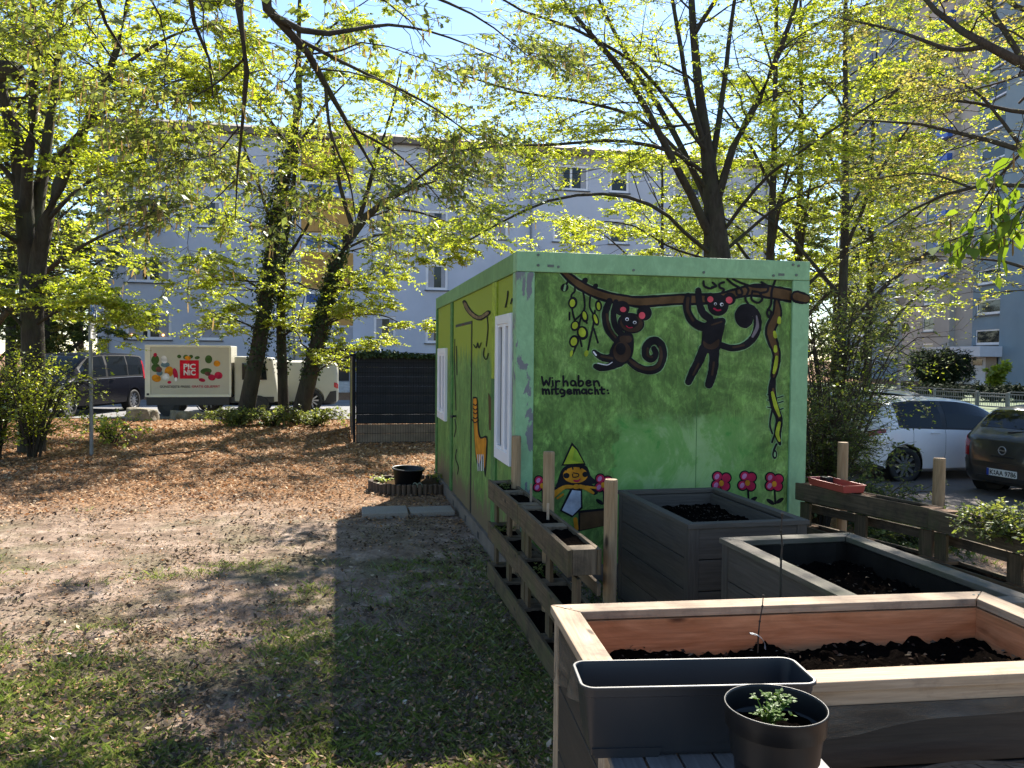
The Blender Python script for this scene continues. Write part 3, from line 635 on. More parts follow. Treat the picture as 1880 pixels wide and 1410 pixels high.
# ------------------------------------------------------------------ timber things in front of the cabin
M['stain'] = wood('grey_stained_board', (.068, .056, .044), (.108, .089, .07), .7, 22, False)
M['stain_rim'] = wood('weathered_grey_rim', (.085, .07, .052), (.16, .135, .10), .75, 30, False, moss=(.07, .07, .035))
M['stain_brown'] = wood('brown_stained_board', (.030, .023, .018), (.050, .039, .031), .7, 20, False)
M['raw'] = wood('raw_larch', (.30, .21, .13), (.46, .345, .24), .8, 30, True, stain=(.15, .11, .08))
M['larch_in'] = wood('orange_larch', (.36, .135, .05), (.62, .30, .145), .6, 10, True)
M['pallet'] = wood('weathered_pallet', (.060, .040, .021), (.165, .112, .062), .85, 30, True, stain=(.030, .022, .014), moss=(.085, .08, .028))
M['pallet_end'] = wood('pallet_block', (.09, .064, .038), (.22, .16, .10), .85, 30, True, stain=(.03, .023, .016))
M['pallet_warm'] = wood('warm_pallet_board', (.14, .07, .03), (.27, .14, .065), .8, 28, True)
M['post_wood'] = wood('round_post_wood', (.23, .145, .07), (.38, .26, .145), .75, 26, True)
def soilmat(name, a, b, ch):
    m, t, p, new, link = nodes(name); o = coord(t); n = noise(t, o, 38, 8, .75); r = ramp(t, [(.3, a), (.62, b), (.74, ch)]); link(n.outputs[0], r.inputs[0])
    link(r.outputs[0], p.inputs['Base Color']); p.inputs['Roughness'].default_value = 1; p.inputs['Specular IOR Level'].default_value = 0; bump(t, n.outputs[0], 1.0, .03); return m
M['soil'] = soilmat('dark_potting_soil', (.0035, .0026, .0022), (.009, .007, .0058), (.022, .017, .013))
M['foil'] = plain('black_pond_liner', (.014, .011, .008), .7, .3, 8, spec=.08); M['chip'] = leafmat('wood_chip', [(.06, .042, .03), (.03, .02, .015), (.16, .13, .09), (.02, .014, .012)], .05, .9, .0)
def soil_bed(name, x0, x1, y0, y1, z, amp, parent, seed, nxy=(130, 84), edge=0.0, scale=7):
    x = np.linspace(x0, x1, nxy[0]); y = np.linspace(y0, y1, nxy[1]); XX, YY = np.meshgrid(x, y)
    Z = z + (fbm(XX, YY, scale, seed)-.5)*amp*2 + (vnoise(XX, YY, scale*6, seed+3)-.5)*amp*.6 + (vnoise(XX, YY, scale*13, seed+4)-.5)*amp*.45
    if edge: Z += edge*np.minimum(1, np.minimum(np.minimum(XX-x0, x1-XX)/.15, np.minimum(YY-y0, y1-YY)/.15))
    I = np.arange(nxy[0]*nxy[1]).reshape(nxy[1], nxy[0])
    o = mesh_np(name, np.stack([XX, YY, Z], -1).reshape(-1, 3), np.stack([I[:-1, :-1], I[:-1, 1:], I[1:, 1:], I[1:, :-1]], -1).reshape(-1, 4), M['soil'], parent, True)
    return o, (lambda X_, Y_: z + (fbm(X_, Y_, scale, seed)-.5)*amp*2 + (edge*np.minimum(1, np.minimum(np.minimum(X_-x0, x1-X_)/.15, np.minimum(Y_-y0, y1-Y_)/.15)) if edge else 0))
def flakes(name, n, x0, x1, y0, y1, zf, size, mat, parent=None, seed=1, tilt=.5, aspect=.45, keep=None):
    g = np.random.default_rng(seed); x = g.uniform(x0, x1, n); y = g.uniform(y0, y1, n)
    if keep is not None: k = keep(x, y, g); x, y = x[k], y[k]; n = len(x)
    a = g.uniform(0, 6.283, n); s = size*g.uniform(.5, 1.3, n); Dv = np.stack([np.cos(a), np.sin(a), g.normal(0, tilt*.6, n)], -1); Wv = np.stack([-np.sin(a), np.cos(a), g.normal(0, tilt, n)], -1)
    Pn = np.stack([x, y, zf(x, y)+.006+g.uniform(0, .012, n)], -1); s = s[:, None]
    Vv = np.stack([Pn-Dv*s*.5, Pn+Wv*s*aspect*.5+[0, 0, .004], Pn+Dv*s*.5, Pn-Wv*s*aspect*.5], 1).reshape(-1, 3)
    return mesh_np(name, Vv, np.arange(4*n).reshape(n, 4), mat, parent)
def raised_bed(label, at, rz, Wd, L, Hh, side_m, rim_m, in_m, post_m, soil_z, amp, seed, rim=.088, nb=4, t=.026, edge=0.0, group='raised garden beds'):
    bed = thing('raised_bed', label, 'raised bed', at, rz, group)
    pw = .065; bz = .03; ht = (Hh-.028-bz)
    for x, y in ((0, 0), (Wd-pw, 0), (0, L-pw), (Wd-pw, L-pw)):
        mb = MB(); mb.box(x, x+pw, y, y+pw, 0, Hh-.029); mb.build('corner_post', post_m, bed, bevel=.003)
    def wall(f, n0, n1):
        mb = MB(); h = ht/nb
        for i in range(nb): f(mb, n0, n1, bz+i*h+.003, bz+(i+1)*h-.003)
        return mb.build('side_wall', side_m, bed, bevel=.003)
    e = .004
    wall(lambda m_, a, b, z0, z1: m_.box(a, b, e, e+t, z0, z1), pw, Wd-pw); wall(lambda m_, a, b, z0, z1: m_.box(a, b, L-e-t, L-e, z0, z1), pw, Wd-pw)
    wall(lambda m_, a, b, z0, z1: m_.box(e, e+t, a, b, z0, z1), pw, L-pw); wall(lambda m_, a, b, z0, z1: m_.box(Wd-e-t, Wd-e, a, b, z0, z1), pw, L-pw)
    z0, z1 = Hh-.028, Hh; o = .012; q = [(-o, -o), (Wd+o, -o), (Wd+o, L+o), (-o, L+o)]; r = [(rim-o, rim-o), (Wd-rim+o, rim-o), (Wd-rim+o, L-rim+o), (rim-o, L-rim+o)]
    for i in range(4):
        j = (i+1) % 4; g = .0015; d = np.array(q[j])-np.array(q[i]); d = d/np.linalg.norm(d)*g
        A, B, C_, Dd = np.array(q[i])+d, np.array(q[j])-d, np.array(r[j])-d, np.array(r[i])+d; zo = rnd.uniform(-.001, .001)
        mb = MB(); mb.hexa([(*A, z0), (*B, z0), (*C_, z0), (*Dd, z0), (*A, z1+zo), (*B, z1+zo), (*C_, z1+zo), (*Dd, z1+zo)]); mb.build('rim_board', rim_m, bed, bevel=.003)
    mb = MB()
    for x in (.03, rim*.6, Wd-rim*.6, Wd-.03):
        for y in (.03, L-.03): mb.tube([(x, y, Hh-.001), (x, y, Hh+.0022)], .0045, 8)
    mb.build('screw', M['screw'], bed)
    if in_m:
        h = (ht)/3
        for nm, f in (('lining', None),):
            mb = MB(); i0 = pw+.002
            for k in range(3):
                a, b = Hh-.03-(k+1)*.13+.002, Hh-.03-k*.13-.001
                mb.box(i0, Wd-i0, L-i0-.012, L-i0, a, b); mb.box(i0, Wd-i0, i0, i0+.012, a, b); mb.box(i0, i0+.012, i0+.013, L-i0-.013, a, b); mb.box(Wd-i0-.012, Wd-i0, i0+.013, L-i0-.013, a, b)
            mb.build('lining', in_m, bed)
    so_, zf = soil_bed('soil', pw, Wd-pw, pw, L-pw, soil_z, amp, bed, seed, edge=edge)
    ch = flakes('mulch', 260, pw+.02, Wd-pw-.02, pw+.02, L-pw-.02, zf, .02, M['chip'], bed, seed, .5, .3); tag(ch, kind='stuff')
    return bed, zf
def bed_at(a, b, h=0.0): q = wld(a, b); return (q[0], q[1], h)
bed1, z1 = raised_bed('tall grey stained raised bed standing against the monkey wall, full of dark soil', bed_at(.672, -1.63), PH, .755, 1.19, .8, M['stain'], M['stain'], M['stain'], M['stain'], .69, .03, 3, rim=.06)
bed2, z2 = raised_bed('grey raised bed with mossy weathered rim, sagging black liner and a bare twig', bed_at(.69, -3.23), PH-.005, .76, 1.24, .8, M['stain'], M['stain_rim'], None, M['stain'], .675, .035, 8, edge=-.05)
mb = MB()
for k in range(40):   # pond liner hanging in folds round the inside
    u = k/40
    def Pk(u):
        per = [(.067, .067), (.69, .067), (.69, 1.17), (.067, 1.17)]; s = (u % 1)*4; i = int(s) % 4; f = s-int(s); a, b = per[i], per[(i+1) % 4]
        return np.array([a[0]+(b[0]-a[0])*f, a[1]+(b[1]-a[1])*f])
    c = np.array([.38, .62])
    def ring(u, k): w = .012*math.sin(u*97)+.008*math.sin(u*41); p_ = Pk(u); return p_+(c-p_)*(w+k)
    for (za, ka), (zb, kb) in (((.765, .0), (.70, .03)), ((.70, .03), (.63, .05)), ((.63, .05), (.58, .1))):
        a0, a1, b0, b1 = ring(u, ka), ring(u+1/40, ka), ring(u, kb), ring(u+1/40, kb); mb.quad((*a0, za), (*a1, za), (*b1, zb), (*b0, zb))
mb.build('liner', M['foil'], bed2, smooth=True)
B3 = G(1018, 1112, .92); rz3 = math.atan2(.236, 1.772); n3v = np.array([-math.sin(rz3), math.cos(rz3), 0]); o3 = B3 - n3v*.69
bed3, z3 = raised_bed('new raised bed with pale raw timber rim and orange inner boards, nearest to the viewer', (o3[0], o3[1], 0), rz3, 1.565, .69, .92, M['stain_brown'], M['raw'], M['larch_in'], M['raw'], .775, .032, 14, rim=.085)
def film(name, f, n, parent, mat):
    mb = MB()
    for i in range(n):
        for j in range(3):
            q = [f(i/n, j/3), f((i+1)/n, j/3), f((i+1)/n, (j+1)/3), f(i/n, (j+1)/3)]; mb.quad(*q)
    return mb.build(name, mat, parent, smooth=True)
m, t, p, new, link = nodes('clear_film'); p.inputs['Base Color'].default_value = (.15, .12, .09, 1); p.inputs['Roughness'].default_value = .4; p.inputs['Specular IOR Level'].default_value = .25
tr = new('ShaderNodeBsdfTransparent'); ms = new('ShaderNodeMixShader'); nn = noise(t, mapping(t, coord(t), (2, 2, 9)), 3, 4); rr = ramp(t, [(.35, (.2, .2, .2)), (.7, (.62, .62, .62))]); link(nn.outputs[0], rr.inputs[0])
link(rr.outputs[0], ms.inputs[0]); link(tr.outputs[0], ms.inputs[1]); link(p.outputs[0], ms.inputs[2]); link(ms.outputs[0], t.nodes['Material Output'].inputs[0]); bump(t, nn.outputs[0], .5, .02); M['film'] = m
mb = MB(); mb.box(.068, 1.495, .001, .0035, .852, .889); mb.build('edge_board', M['raw'], bed3)
film('plastic_film', lambda u, v: (.05+1.48*u, -.006-.02*v*(.6+.4*math.sin(u*23)), .853-.075*v*(.75+.35*math.sin(u*5.2+.6)+.1*math.sin(u*19))), 60, bed3, M['film'])
film('plastic_film', lambda u, v: (-.006-.012*v*(1+math.sin(u*17)), .06+.57*u, .88-.16*v*(.35+.75*u)), 30, bed3, M['film'])
# bare twigs and a small tag in the beds
def twig(label, base, pts, r=.004, group=None):
    tw = thing('bare_twig', label, 'twig', base, 0, group); mb = MB(); P = [np.array(q) for q in pts]; mb.tube(P, [r*(1-.6*i/len(P)) for i in range(len(P))], 6); mb.build('stem', M['twig'], tw)
    mb = MB()
    for i in range(1, len(P)): mb.ball(P[i], r*1.5, 6, 4)
    mb.build('bud', M['bark'], tw); return tw
p0 = D(1434, 1026, 3.4); twig('thin brown twig standing upright in the grey bed with the black liner', p0, [(0, 0, -.17), (0, 0, 0), (.004, 0, .06), (-.003, 0, .12), (.001, 0, .19)], .005)
p0 = D(1392, 1168, 2.62); twig('short dry twig beside a curled label in the new bed of raw timber', p0, [(0, 0, -.06), (0, 0, 0), (.004, 0, .05), (.012, 0, .1), (.014, 0, .135)], .003)
pl = thing('plant_label', 'curled grey plastic strip stuck in the soil of the new raw timber bed', 'label', D(1394, 1172, 2.60)); mb = MB()
for i in range(8):
    a0, a1 = i/8*1.7, (i+1)/8*1.7
    mb.hexa([(-.03+.05*math.sin(a)-.0, y, .045*math.cos(a)-.03+d) for a, d in ((a0, 0), (a1, 0)) for y in (-.008, .008)][:4] + [(-.03+.05*math.sin(a), y, .045*math.cos(a)-.03+.002) for a in (a0, a1) for y in (-.008, .008)])
mb.build('strip', plain('label_grey', (.4, .42, .42), .3), pl)

# pallets turned on edge as planters
def pallet(label, at, rz, L, group, front_m, block_m, seed, hh=.8):
    r = random.Random(seed); pt = thing('pallet_planter', label, 'pallet planter', at, rz, group); dp = .175; tiers = [(hh-.135, hh), (hh*.44, hh*.44+.125), (.03, .16)]
    for i, (za, zb) in enumerate(tiers):
        mb = MB(); mb.hexa([(0, 0, za+r.uniform(-.01, .01)), (L, 0, za+r.uniform(-.01, .01)), (L, .022, za), (0, .022, za), (0, 0, zb), (L, 0, zb+r.uniform(-.006, .006)), (L, .022, zb), (0, .022, zb)]); mb.build('front_board', front_m, pt, bevel=.003)
        mb = MB(); mb.box(.002, L-.002, dp-.022, dp, za, zb-.004); mb.build('back_board', front_m, pt, bevel=.003)
        mb = MB(); mb.box(.11, L/2-.06, .024, dp-.024, za+.004, za+.018); mb.box(L/2+.06, L-.11, .024, dp-.024, za+.004, za+.018); mb.build('pocket_floor', block_m, pt)
        for k, (xa, xb) in enumerate(((.105, L/2-.055), (L/2+.055, L-.105))):
            soil_bed('soil', xa, xb, .024, dp-.024, zb-.022, .010, pt, seed*7+i*2+k, (24, 8), 0, 16)
    mb = MB(); mb.box(.004, L-.004, dp-.021, dp-.001, hh*.70, hh*.78); mb.build('back_board', M['pallet_end'], pt, bevel=.003)
    for xa in (.004, L/2-.05, L-.104):
        for i, (za, zb) in enumerate(tiers): mb = MB(); mb.box(xa, xa+.1, .024, dp-.024, za+.002, zb-.006+r.uniform(-.004, .004)); mb.build('block', block_m, pt, bevel=.003)
        mb = MB(); mb.box(xa+.002, xa+.098, .05, .071, .161, hh*.44-.002); mb.box(xa+.002, xa+.098, .05, .071, hh*.44+.126, hh-.152); mb.build('upright_board', front_m, pt)
    return pt
g = 'pallet planters beside the cabin corner'; rzl = PH-math.pi/2
pA = pallet('weathered pallet planter leaning at the cabin corner, its far end under the white window', bed_at(-.17, .19), rzl, 1.06, g, M['pallet'], M['pallet_end'], 21)
pB = pallet('weathered pallet planter next to the new raised bed, with sticks and dark soil on top', bed_at(-.172, -.885), rzl-.012, 1.22, g, M['pallet'], M['pallet_end'], 22)
g = 'pallet planters along the car park'
d = math.atan2(-1.1, .255)
q = wld(2.15, -.32); pC = pallet('dark pallet planter carrying the red plastic tray', (q[0], q[1], 0), PH+d, 1.15, g, M['pallet'], M['pallet_warm'], 23)
q = wld(2.41, -1.44); pD = pallet('pallet planter overgrown with leafy plants beside the grey brown hatchback', (q[0], q[1], .0), PH+math.atan2(-1.1, .06), 1.2, g, M['pallet'], M['pallet_warm'], 24)
# round posts
def post(label, px, py, d, r, grp, zb=0.0, lean=0):
    top = D(px, py, d); po = thing('round_post', label, 'wooden post', (top[0], top[1], zb), 0, grp)
    mb = MB(); h = top[2]-zb; mb.tube([(0, 0, -.1), (lean*.5, 0, h*.5), (lean, 0, h-.012), (lean, 0, h)], [r, r, r*.985, r*.9], 16); mb.build('post', M['post_wood'], po); return po
g = 'round posts holding the pallets'
post('round wooden post in front of the peeling corner of the cabin', 948, 800, 5.95, .036, g); post('round wooden post beside the painted pointed hat', 1008, 829, 5.05, .037, g); post('round wooden post at the near end of the pallets, thickest of the row', 1122, 880, 4.22, .036, g)
post('mossy round post beside the red plastic tray', 1548, 812, 6.2, .040, g, -.1); post('mossy round post in front of the white hatchback', 1725, 841, 5.5, .040, g, -.1)
for px, py, d, lb in ((975, 896, 5.35, 'farther pale wooden stick stuck in the pallet soil'), (1006, 933, 4.75, 'nearer pale wooden stick stuck in the pallet soil')):
    q = D(px, py, d); st = thing('plant_stick', lb, 'stick', q, 0, 'pale sticks in the pallet soil'); mb = MB(); mb.box(-.008, .008, -.002, .002, -.12, .03); mb.build('stick', M['raw'], st)
# red tray on the pallet
def rrect(w, l, r, n=5):
    out = []
    for cx, cy, a0 in ((w/2-r, l/2-r, 0), (-w/2+r, l/2-r, 90), (-w/2+r, -l/2+r, 180), (w/2-r, -l/2+r, 270)):
        for i in range(n+1): a = R(a0+90*i/n); out.append((cx+r*math.cos(a), cy+r*math.sin(a)))
    return out
def loft(mb, rings):
    b = len(mb.v); n = len(rings[0])
    for rg in rings: mb.v += [tuple(map(float, p)) for p in rg]
    for i in range(len(rings)-1):
        for k in range(n):
            k2 = (k+1) % n; mb.f.append((b+i*n+k, b+i*n+k2, b+(i+1)*n+k2, b+(i+1)*n+k)); mb.uv.append(((k/n, i), ((k+1)/n, i), ((k+1)/n, i+1), (k/n, i+1)))
def box_pot(mb, w, l, h, taper, lip, th, r, ribs=0, n=6):
    def rg(s, z, rib=0):
        base = rrect(w*s if s != 1 else w, l*s if s != 1 else l, r, n)
        return [(x, y, z) for x, y in base]
    def rg2(dw, z): return [(x, y, z) for x, y in rrect(w+dw, l+dw, max(.004, r+dw/2), n)]
    loft(mb, [rg2(-taper, 0), rg2(-taper*.9, h*.04), rg2(-taper*.82, h*.16), rg2(-taper*.72, h*.165), rg2(-taper*.2, h*.84), rg2(-taper*.12, h*.85), rg2(-.004, h*.955), rg2(lip, h*.96), rg2(lip, h*.993), rg2(lip-.004, h), rg2(-.002, h), rg2(-th*2, h*.985), rg2(-taper-th*2, th)])
    f = [(x, y, th) for x, y in rrect(w-taper-th*2, l-taper-th*2, max(.004, r-taper/2-th), n)]; mb.poly(f)
M['red_plastic'] = plain('red_plastic', (.42, .07, .05), .35, .12, 4); M['anthracite'] = plain('anthracite_plastic', (.022, .024, .028), .38, .1, 3, spec=.45); M['black_plastic'] = plain('black_plastic', (.008, .008, .0085), .42, .12, 3, spec=.35)
q = wld(2.29, -.63); tray = thing('plastic_tray', 'red plastic plant tray lying on the dark pallet', 'tray', (q[0], q[1], .803), PH+d); mb = MB(); box_pot(mb, .44, .19, .055, .03, .012, .004, .02); mb.build('tray', M['red_plastic'], tray, smooth=False)
o, _ = soil_bed('soil', -.17, .17, -.06, .06, .012, .006, tray, 5, (20, 10)); mb = MB(); mb.box(-.19, -.11, .0, .06, .02, .062); mb.build('cell_pot', M['black_plastic'], tray, bevel=.004)
# black planter box, pot and the little tables they stand on
PF, PN = G(1062, 1222, 1.03), G(1440, 1215, 1.03); rzp = math.atan2(PN[1]-PF[1], PN[0]-PF[0]); c0 = (G(1062, 1222, 1.03)+G(1483, 1241, 1.03))/2
plant_box = thing('planter_box', 'long anthracite plastic planter box, nearly empty', 'planter', (c0[0], c0[1]-.005, .8655), rzp); plant_box.scale = (.924,)*3
mb = MB(); box_pot(mb, .575, .165, .178, .05, .012, .003, .03, n=8); o = mb.build('box', M['anthracite'], plant_box)
mb = MB()
for i in range(24):
    x = -.22+.44*i/23; mb.tube([(x, -.0595, .032), (x, -.073, .148)], .0045, 6)
mb.build('rib', M['anthracite'], plant_box)
mb = MB(); mb.hexa([(-.255, -.0635, -.004), (-.10, -.0635, -.004), (-.10, .06, -.004), (-.255, .06, -.004), (-.262, -.066, .02), (-.09, -.066, .02), (-.09, .06, .02), (-.262, .06, .02)]); mb.build('foot', M['anthracite'], plant_box)
soil_bed('soil', -.245, .245, -.045, .045, .06, .016, plant_box, 31, (40, 10), 0, 14)
stool = thing('slat_table', 'small grey slatted table carrying the planter box and the round pot', 'table', (.435, 1.59, .0), rzp); mb = MB()
M['slat'] = wood('grey_slat', (.10, .095, .095), (.19, .18, .175), .6, 24, False)
for i in range(6): mb = MB(); x = -.195+i*.08; mb.box(x, x+.074, -.25, .225, .842, .861); mb.build('slat', M['slat'], stool, bevel=.002)
for x, y in ((-.17, -.22), (.25, -.22), (-.17, .19), (.25, .19)): mb = MB(); mb.box(x-.02, x+.02, y-.02, y+.02, 0, .841); mb.build('leg', M['slat'], stool)
pc = (G(1330, 1290, 1.055)+G(1512, 1290, 1.055))/2
pot = thing('flower_pot', 'round black plastic flower pot in front of the anthracite box', 'flower pot', (pc[0], pc[1]-.01, .862), 0); pot.scale = (.925,)*3; mb = MB()
mb.lathe([(.0, 0), (.072, 0), (.078, .004), (.096, .16), (.099, .162), (.1065, .163), (.1085, .205), (.110, .208), (.109, .2105), (.1065, .2105), (.1055, .205), (.096, .12), (.094, .1)], 64); mb.build('pot', M['black_plastic'], pot, smooth=True)
mb = MB(); n_ = 30
for i in range(n_):
    for j in range(6):
        def sp_(i, j): a = 2*math.pi*i/n_; r = .098*j/6; return (r*math.cos(a), r*math.sin(a), .155+.02*(float(vnoise(r*math.cos(a), r*math.sin(a), 45, 3))-.5))
        mb.quad(sp_(i, j), sp_(i, j+1), sp_(i+1, j+1), sp_(i+1, j))
mb.build('soil', M['soil'], pot, smooth=True)
def herb(label, at, n, h, spread, lsize, mat, seed, cat='herb', name='parsley_plant', lean=0.0, group=None):
    r = random.Random(seed); hb = thing(name, label, cat, at, 0, group); st, V_, Q_ = MB(), [], []
    for i in range(n):
        a = r.uniform(0, 6.28); s = spread*r.uniform(.25, 1); top = np.array([s*math.cos(a)+lean, s*math.sin(a), h*r.uniform(.55, 1)]); mid = top*.5+np.array([0, 0, h*.12])
        st.tube([(0, 0, 0), mid, top], [.0022, .0016, .001], 5, False)
        for k in range(r.randint(3, 5)):
            c = top+np.array([r.gauss(0, lsize*.6), r.gauss(0, lsize*.6), r.gauss(0, lsize*.35)])
            for l in range(5):   # lobed leaflet
                b = r.uniform(0, 6.28); dv = np.array([math.cos(b), math.sin(b), r.uniform(-.3, .5)])*lsize*r.uniform(.5, .9); wv = np.cross(dv, [r.gauss(0, .3), r.gauss(0, .3), 1])*.35
                i0 = len(V_); V_ += [c, c+dv*.5+wv, c+dv, c+dv*.5-wv]; Q_.append((i0, i0+1, i0+2, i0+3))
    st.build('stem', M['herb'], hb); mesh_np('foliage', np.array(V_), np.array(Q_), mat, hb); return hb
q = pc; herb('young parsley plant growing in the round black pot', (q[0]-.015, q[1]-.01, 1.0), 18, .075, .05, .012, M['herb'], 4)
herb('small seedling in the middle pocket of the near pallet', wld(-.1, -1.35, .43), 10, .10, .07, .022, M['leaf_mid'], 9, 'seedling', 'seedling', group='seedlings in the pallets')
herb('small seedling under the white cabin window, on top of the far pallet', wld(-.1, -.15, .76), 7, .06, .05, .02, M['leaf_mid'], 10, 'seedling', 'seedling', group='seedlings in the pallets')
herb('mossy tuft in the middle pocket of the far pallet', wld(-.1, -.1, .44), 12, .05, .09, .02, M['leaf_mid'], 12, 'seedling', 'seedling', group='seedlings in the pallets')
rt = thing('round_table', 'round slatted wooden table top at the bottom edge of the photo', 'table', (1.19, 1.62, -.012), rzp+.5); Rr = .36; M['table_wood'] = wood('table_slat', (.10, .06, .035), (.2, .13, .08), .45, 24, False)
for i in range(12):
    x0 = -Rr+i*.06; x1 = x0+.053; h = math.sqrt(max(0, Rr*Rr-max(abs(x0), abs(x1))**2)); h2 = math.sqrt(max(.001, Rr*Rr-min(abs(x0), abs(x1))**2))
    l, r_ = (h, h2) if abs(x0) > abs(x1) else (h2, h); mb = MB(); mb.hexa([(x0, -l, .738), (x1, -r_, .738), (x1, r_, .738), (x0, l, .738), (x0, -l, .758), (x1, -r_, .758), (x1, r_, .758), (x0, l, .758)]); mb.build('slat', M['table_wood'], rt, bevel=.002)
mb = MB(); mb.lathe([(Rr-.004, .725), (Rr+.014, .725), (Rr+.014, .7585), (Rr-.0, .7585), (Rr-.004, .725)], 48); mb.build('rim', M['table_wood'], rt)
for k in range(3): a = k*2.094; mb = MB(); mb.tube([(.1*math.cos(a), .1*math.sin(a), .737), (.3*math.cos(a), .3*math.sin(a), 0)], .018, 8); mb.build('leg', M['table_wood'], rt)

# ------------------------------------------------------------------ ground level things by the cabin
M['concrete'] = asphalt('concrete_slab', (.27, .235, .20))
for nm, a0, a1, b0, b1, th, lb in (('paving_slab', -1.06, -.57, 2.73, 3.16, .065, 'concrete slab lying loose, farther from the cabin wall'), ('paving_slab', -.54, -.06, 2.77, 3.12, .05, 'concrete slab lying flush against the cabin wall')):
    q = wld(a0, b0); s = thing(nm, lb, 'paving slab', (q[0], q[1], float(gh(q[0], q[1]))-.005), PH+rnd.uniform(-.03, .03), 'concrete slabs by the cabin door'); mb = MB(); mb.box(0, a1-a0, 0, b1-b0, 0, th); mb.build('slab', M['concrete'], s, bevel=.006)
rc = np.array([-1.27, 10.42]); zr = float(gh(*rc)); ring_ = thing('log_roll_edging', 'round bed edged with a roll of short upright logs beside the cabin', 'garden edging', (rc[0], rc[1], zr)); Rb = .56; M['log'] = wood('log_edging', (.06, .04, .028), (.13, .09, .06), .85, 30, False)
for k in range(52):
    a = 2*math.pi*k/52; mb = MB(); h = .125+.02*rnd.random(); x, y = Rb*math.cos(a), Rb*.78*math.sin(a); mb.tube([(x, y, -.03), (x, y, h-.006), (x, y, h)], [.031, .031, .027], 9); mb.build('log', M['log'], ring_)
mb = MB()
for i in range(36):
    for j in range(8):
        def sp_(i, j): a = 2*math.pi*i/36; r = Rb*.97*j/8; x, y = r*math.cos(a), r*.78*math.sin(a); return (x, y, .085+.05*(float(fbm(x+5, y, 8, 3))-.5))
        mb.quad(sp_(i, j), sp_(i, j+1), sp_(i+1, j+1), sp_(i+1, j))
mb.build('soil', soilmat('brown_soil', (.05, .033, .02), (.11, .075, .045), (.2, .15, .09)), ring_, smooth=True)
mb = MB()
for x in (.07, .13):
    mb.tube([(x+.03*math.cos(a), -Rb*.78, .12+.045*math.sin(a)) for a in np.linspace(-.3, math.pi+.3, 12)], .006, 6)
o = mb.build('hose_loop', plain('grey_green_hose', (.16, .19, .14), .5), None); o.location = (rc[0], rc[1], zr); tag(o, 'two small loops of grey green hose sticking out of the log edging', 'hose')
tq = (rc[0]-.07, rc[1]-.1, zr+.085); tub = thing('plant_tub', 'wide black plastic tub standing inside the log edging', 'tub', tq); tub.rotation_euler = (.03, .06, 0); mb = MB()
mb.lathe([(0, .002), (.155, .002), (.16, .008), (.195, .20), (.212, .204), (.217, .215), (.212, .222), (.195, .222), (.188, .21), (.16, .03), (0, .03)], 48); mb.build('tub', M['black_plastic'], tub, smooth=True)
mb = MB(); mb.lathe([(0, .15), (.175, .14)], 32); mb.build('soil', M['soil'], tub)
herb('leafy yellow green weeds inside the log edging left of the black tub', (rc[0]-.38, rc[1]-.08, zr+.08), 18, .10, .12, .03, M['leaf_spring'], 41, 'weeds', 'weed_plant', group='weeds in the log edging')
herb('leafy yellow green weeds inside the log edging between tub and cabin', (rc[0]+.30, rc[1]+.15, zr+.08), 16, .12, .12, .03, M['leaf_spring'], 42, 'weeds', 'weed_plant', group='weeds in the log edging')
# fence enclosure
M['strip_dark'] = plain('anthracite_privacy_strip', (.020, .022, .028), .7, .2, 3, spec=.2); M['strip_brown'] = plain('grey_brown_board', (.19, .135, .095), .8, .25, 5); M['steel'] = plain('dark_steel', (.011, .012, .015), .85, .2, 8, spec=.1); M['galv'] = plain('galvanised_steel', (.20, .205, .21), .5, .12, 9, .4)
FQ = wld(-1.045, 10.17); fz0 = float(gh(FQ[0], FQ[1])); fence = thing('privacy_fence', 'dark anthracite privacy fence round a yard, brown boards along its foot', 'fence', (FQ[0], FQ[1], fz0), PH)
def strips(mb, x0, x1, z0, z1, h, y):
    n = int(round((z1-z0)/h)); k = (z1-z0)/n
    for i in range(n):
        xs = np.arange(x0, x1+.001, .25)
        for j in range(len(xs)-1): o = .004*((i+j) % 2); mb.box(xs[j]-.004, xs[j+1]+.004, y+o, y+o+.003, z0+i*k+.0004, z0+(i+1)*k-.0004)
mb = MB(); strips(mb, .06, 4.06, .39, 1.70, .19, .01); mb.build('privacy_strip', M['strip_dark'], fence)
mb = MB(); strips(mb, .06, 4.06, .0, .385, .19, .012); mb.build('base_board', M['strip_brown'], fence)
mb = MB()
for x in np.arange(.08, 4.05, .05): mb.box(x, x+.005, .0, .005, .02, 1.74)
for z in (.02, .2, .4, .6, .8, 1.0, 1.2, 1.4, 1.6, 1.7): mb.box(.02, 4.06, -.005, .0005, z, z+.008)
mb.build('wire_mesh', M['steel'], fence)
for x in (0, 2.03, 4.06): mb = MB(); mb.box(x, x+.05, -.02, .04, -.02, 1.78); mb.build('fence_post', M['steel'], fence)
mb = MB(); mb.box(-.015, .0, .45, 3.7, .05, 1.72); mb.build('side_board', plain('weathered_side_board', (.10, .075, .055), .8, .3, 4), fence)
mb = MB(); mb.box(-.022, -.016, .6, 1.8, .5, 1.62); mb.build('side_panel', plain('yellow_green_panel', (.26, .23, .06), .6, .3, 3), fence)
for y in (1.9, 3.7): mb = MB(); mb.box(-.02, .03, y, y+.05, -.02, 1.76); mb.build('fence_post', M['steel'], fence)
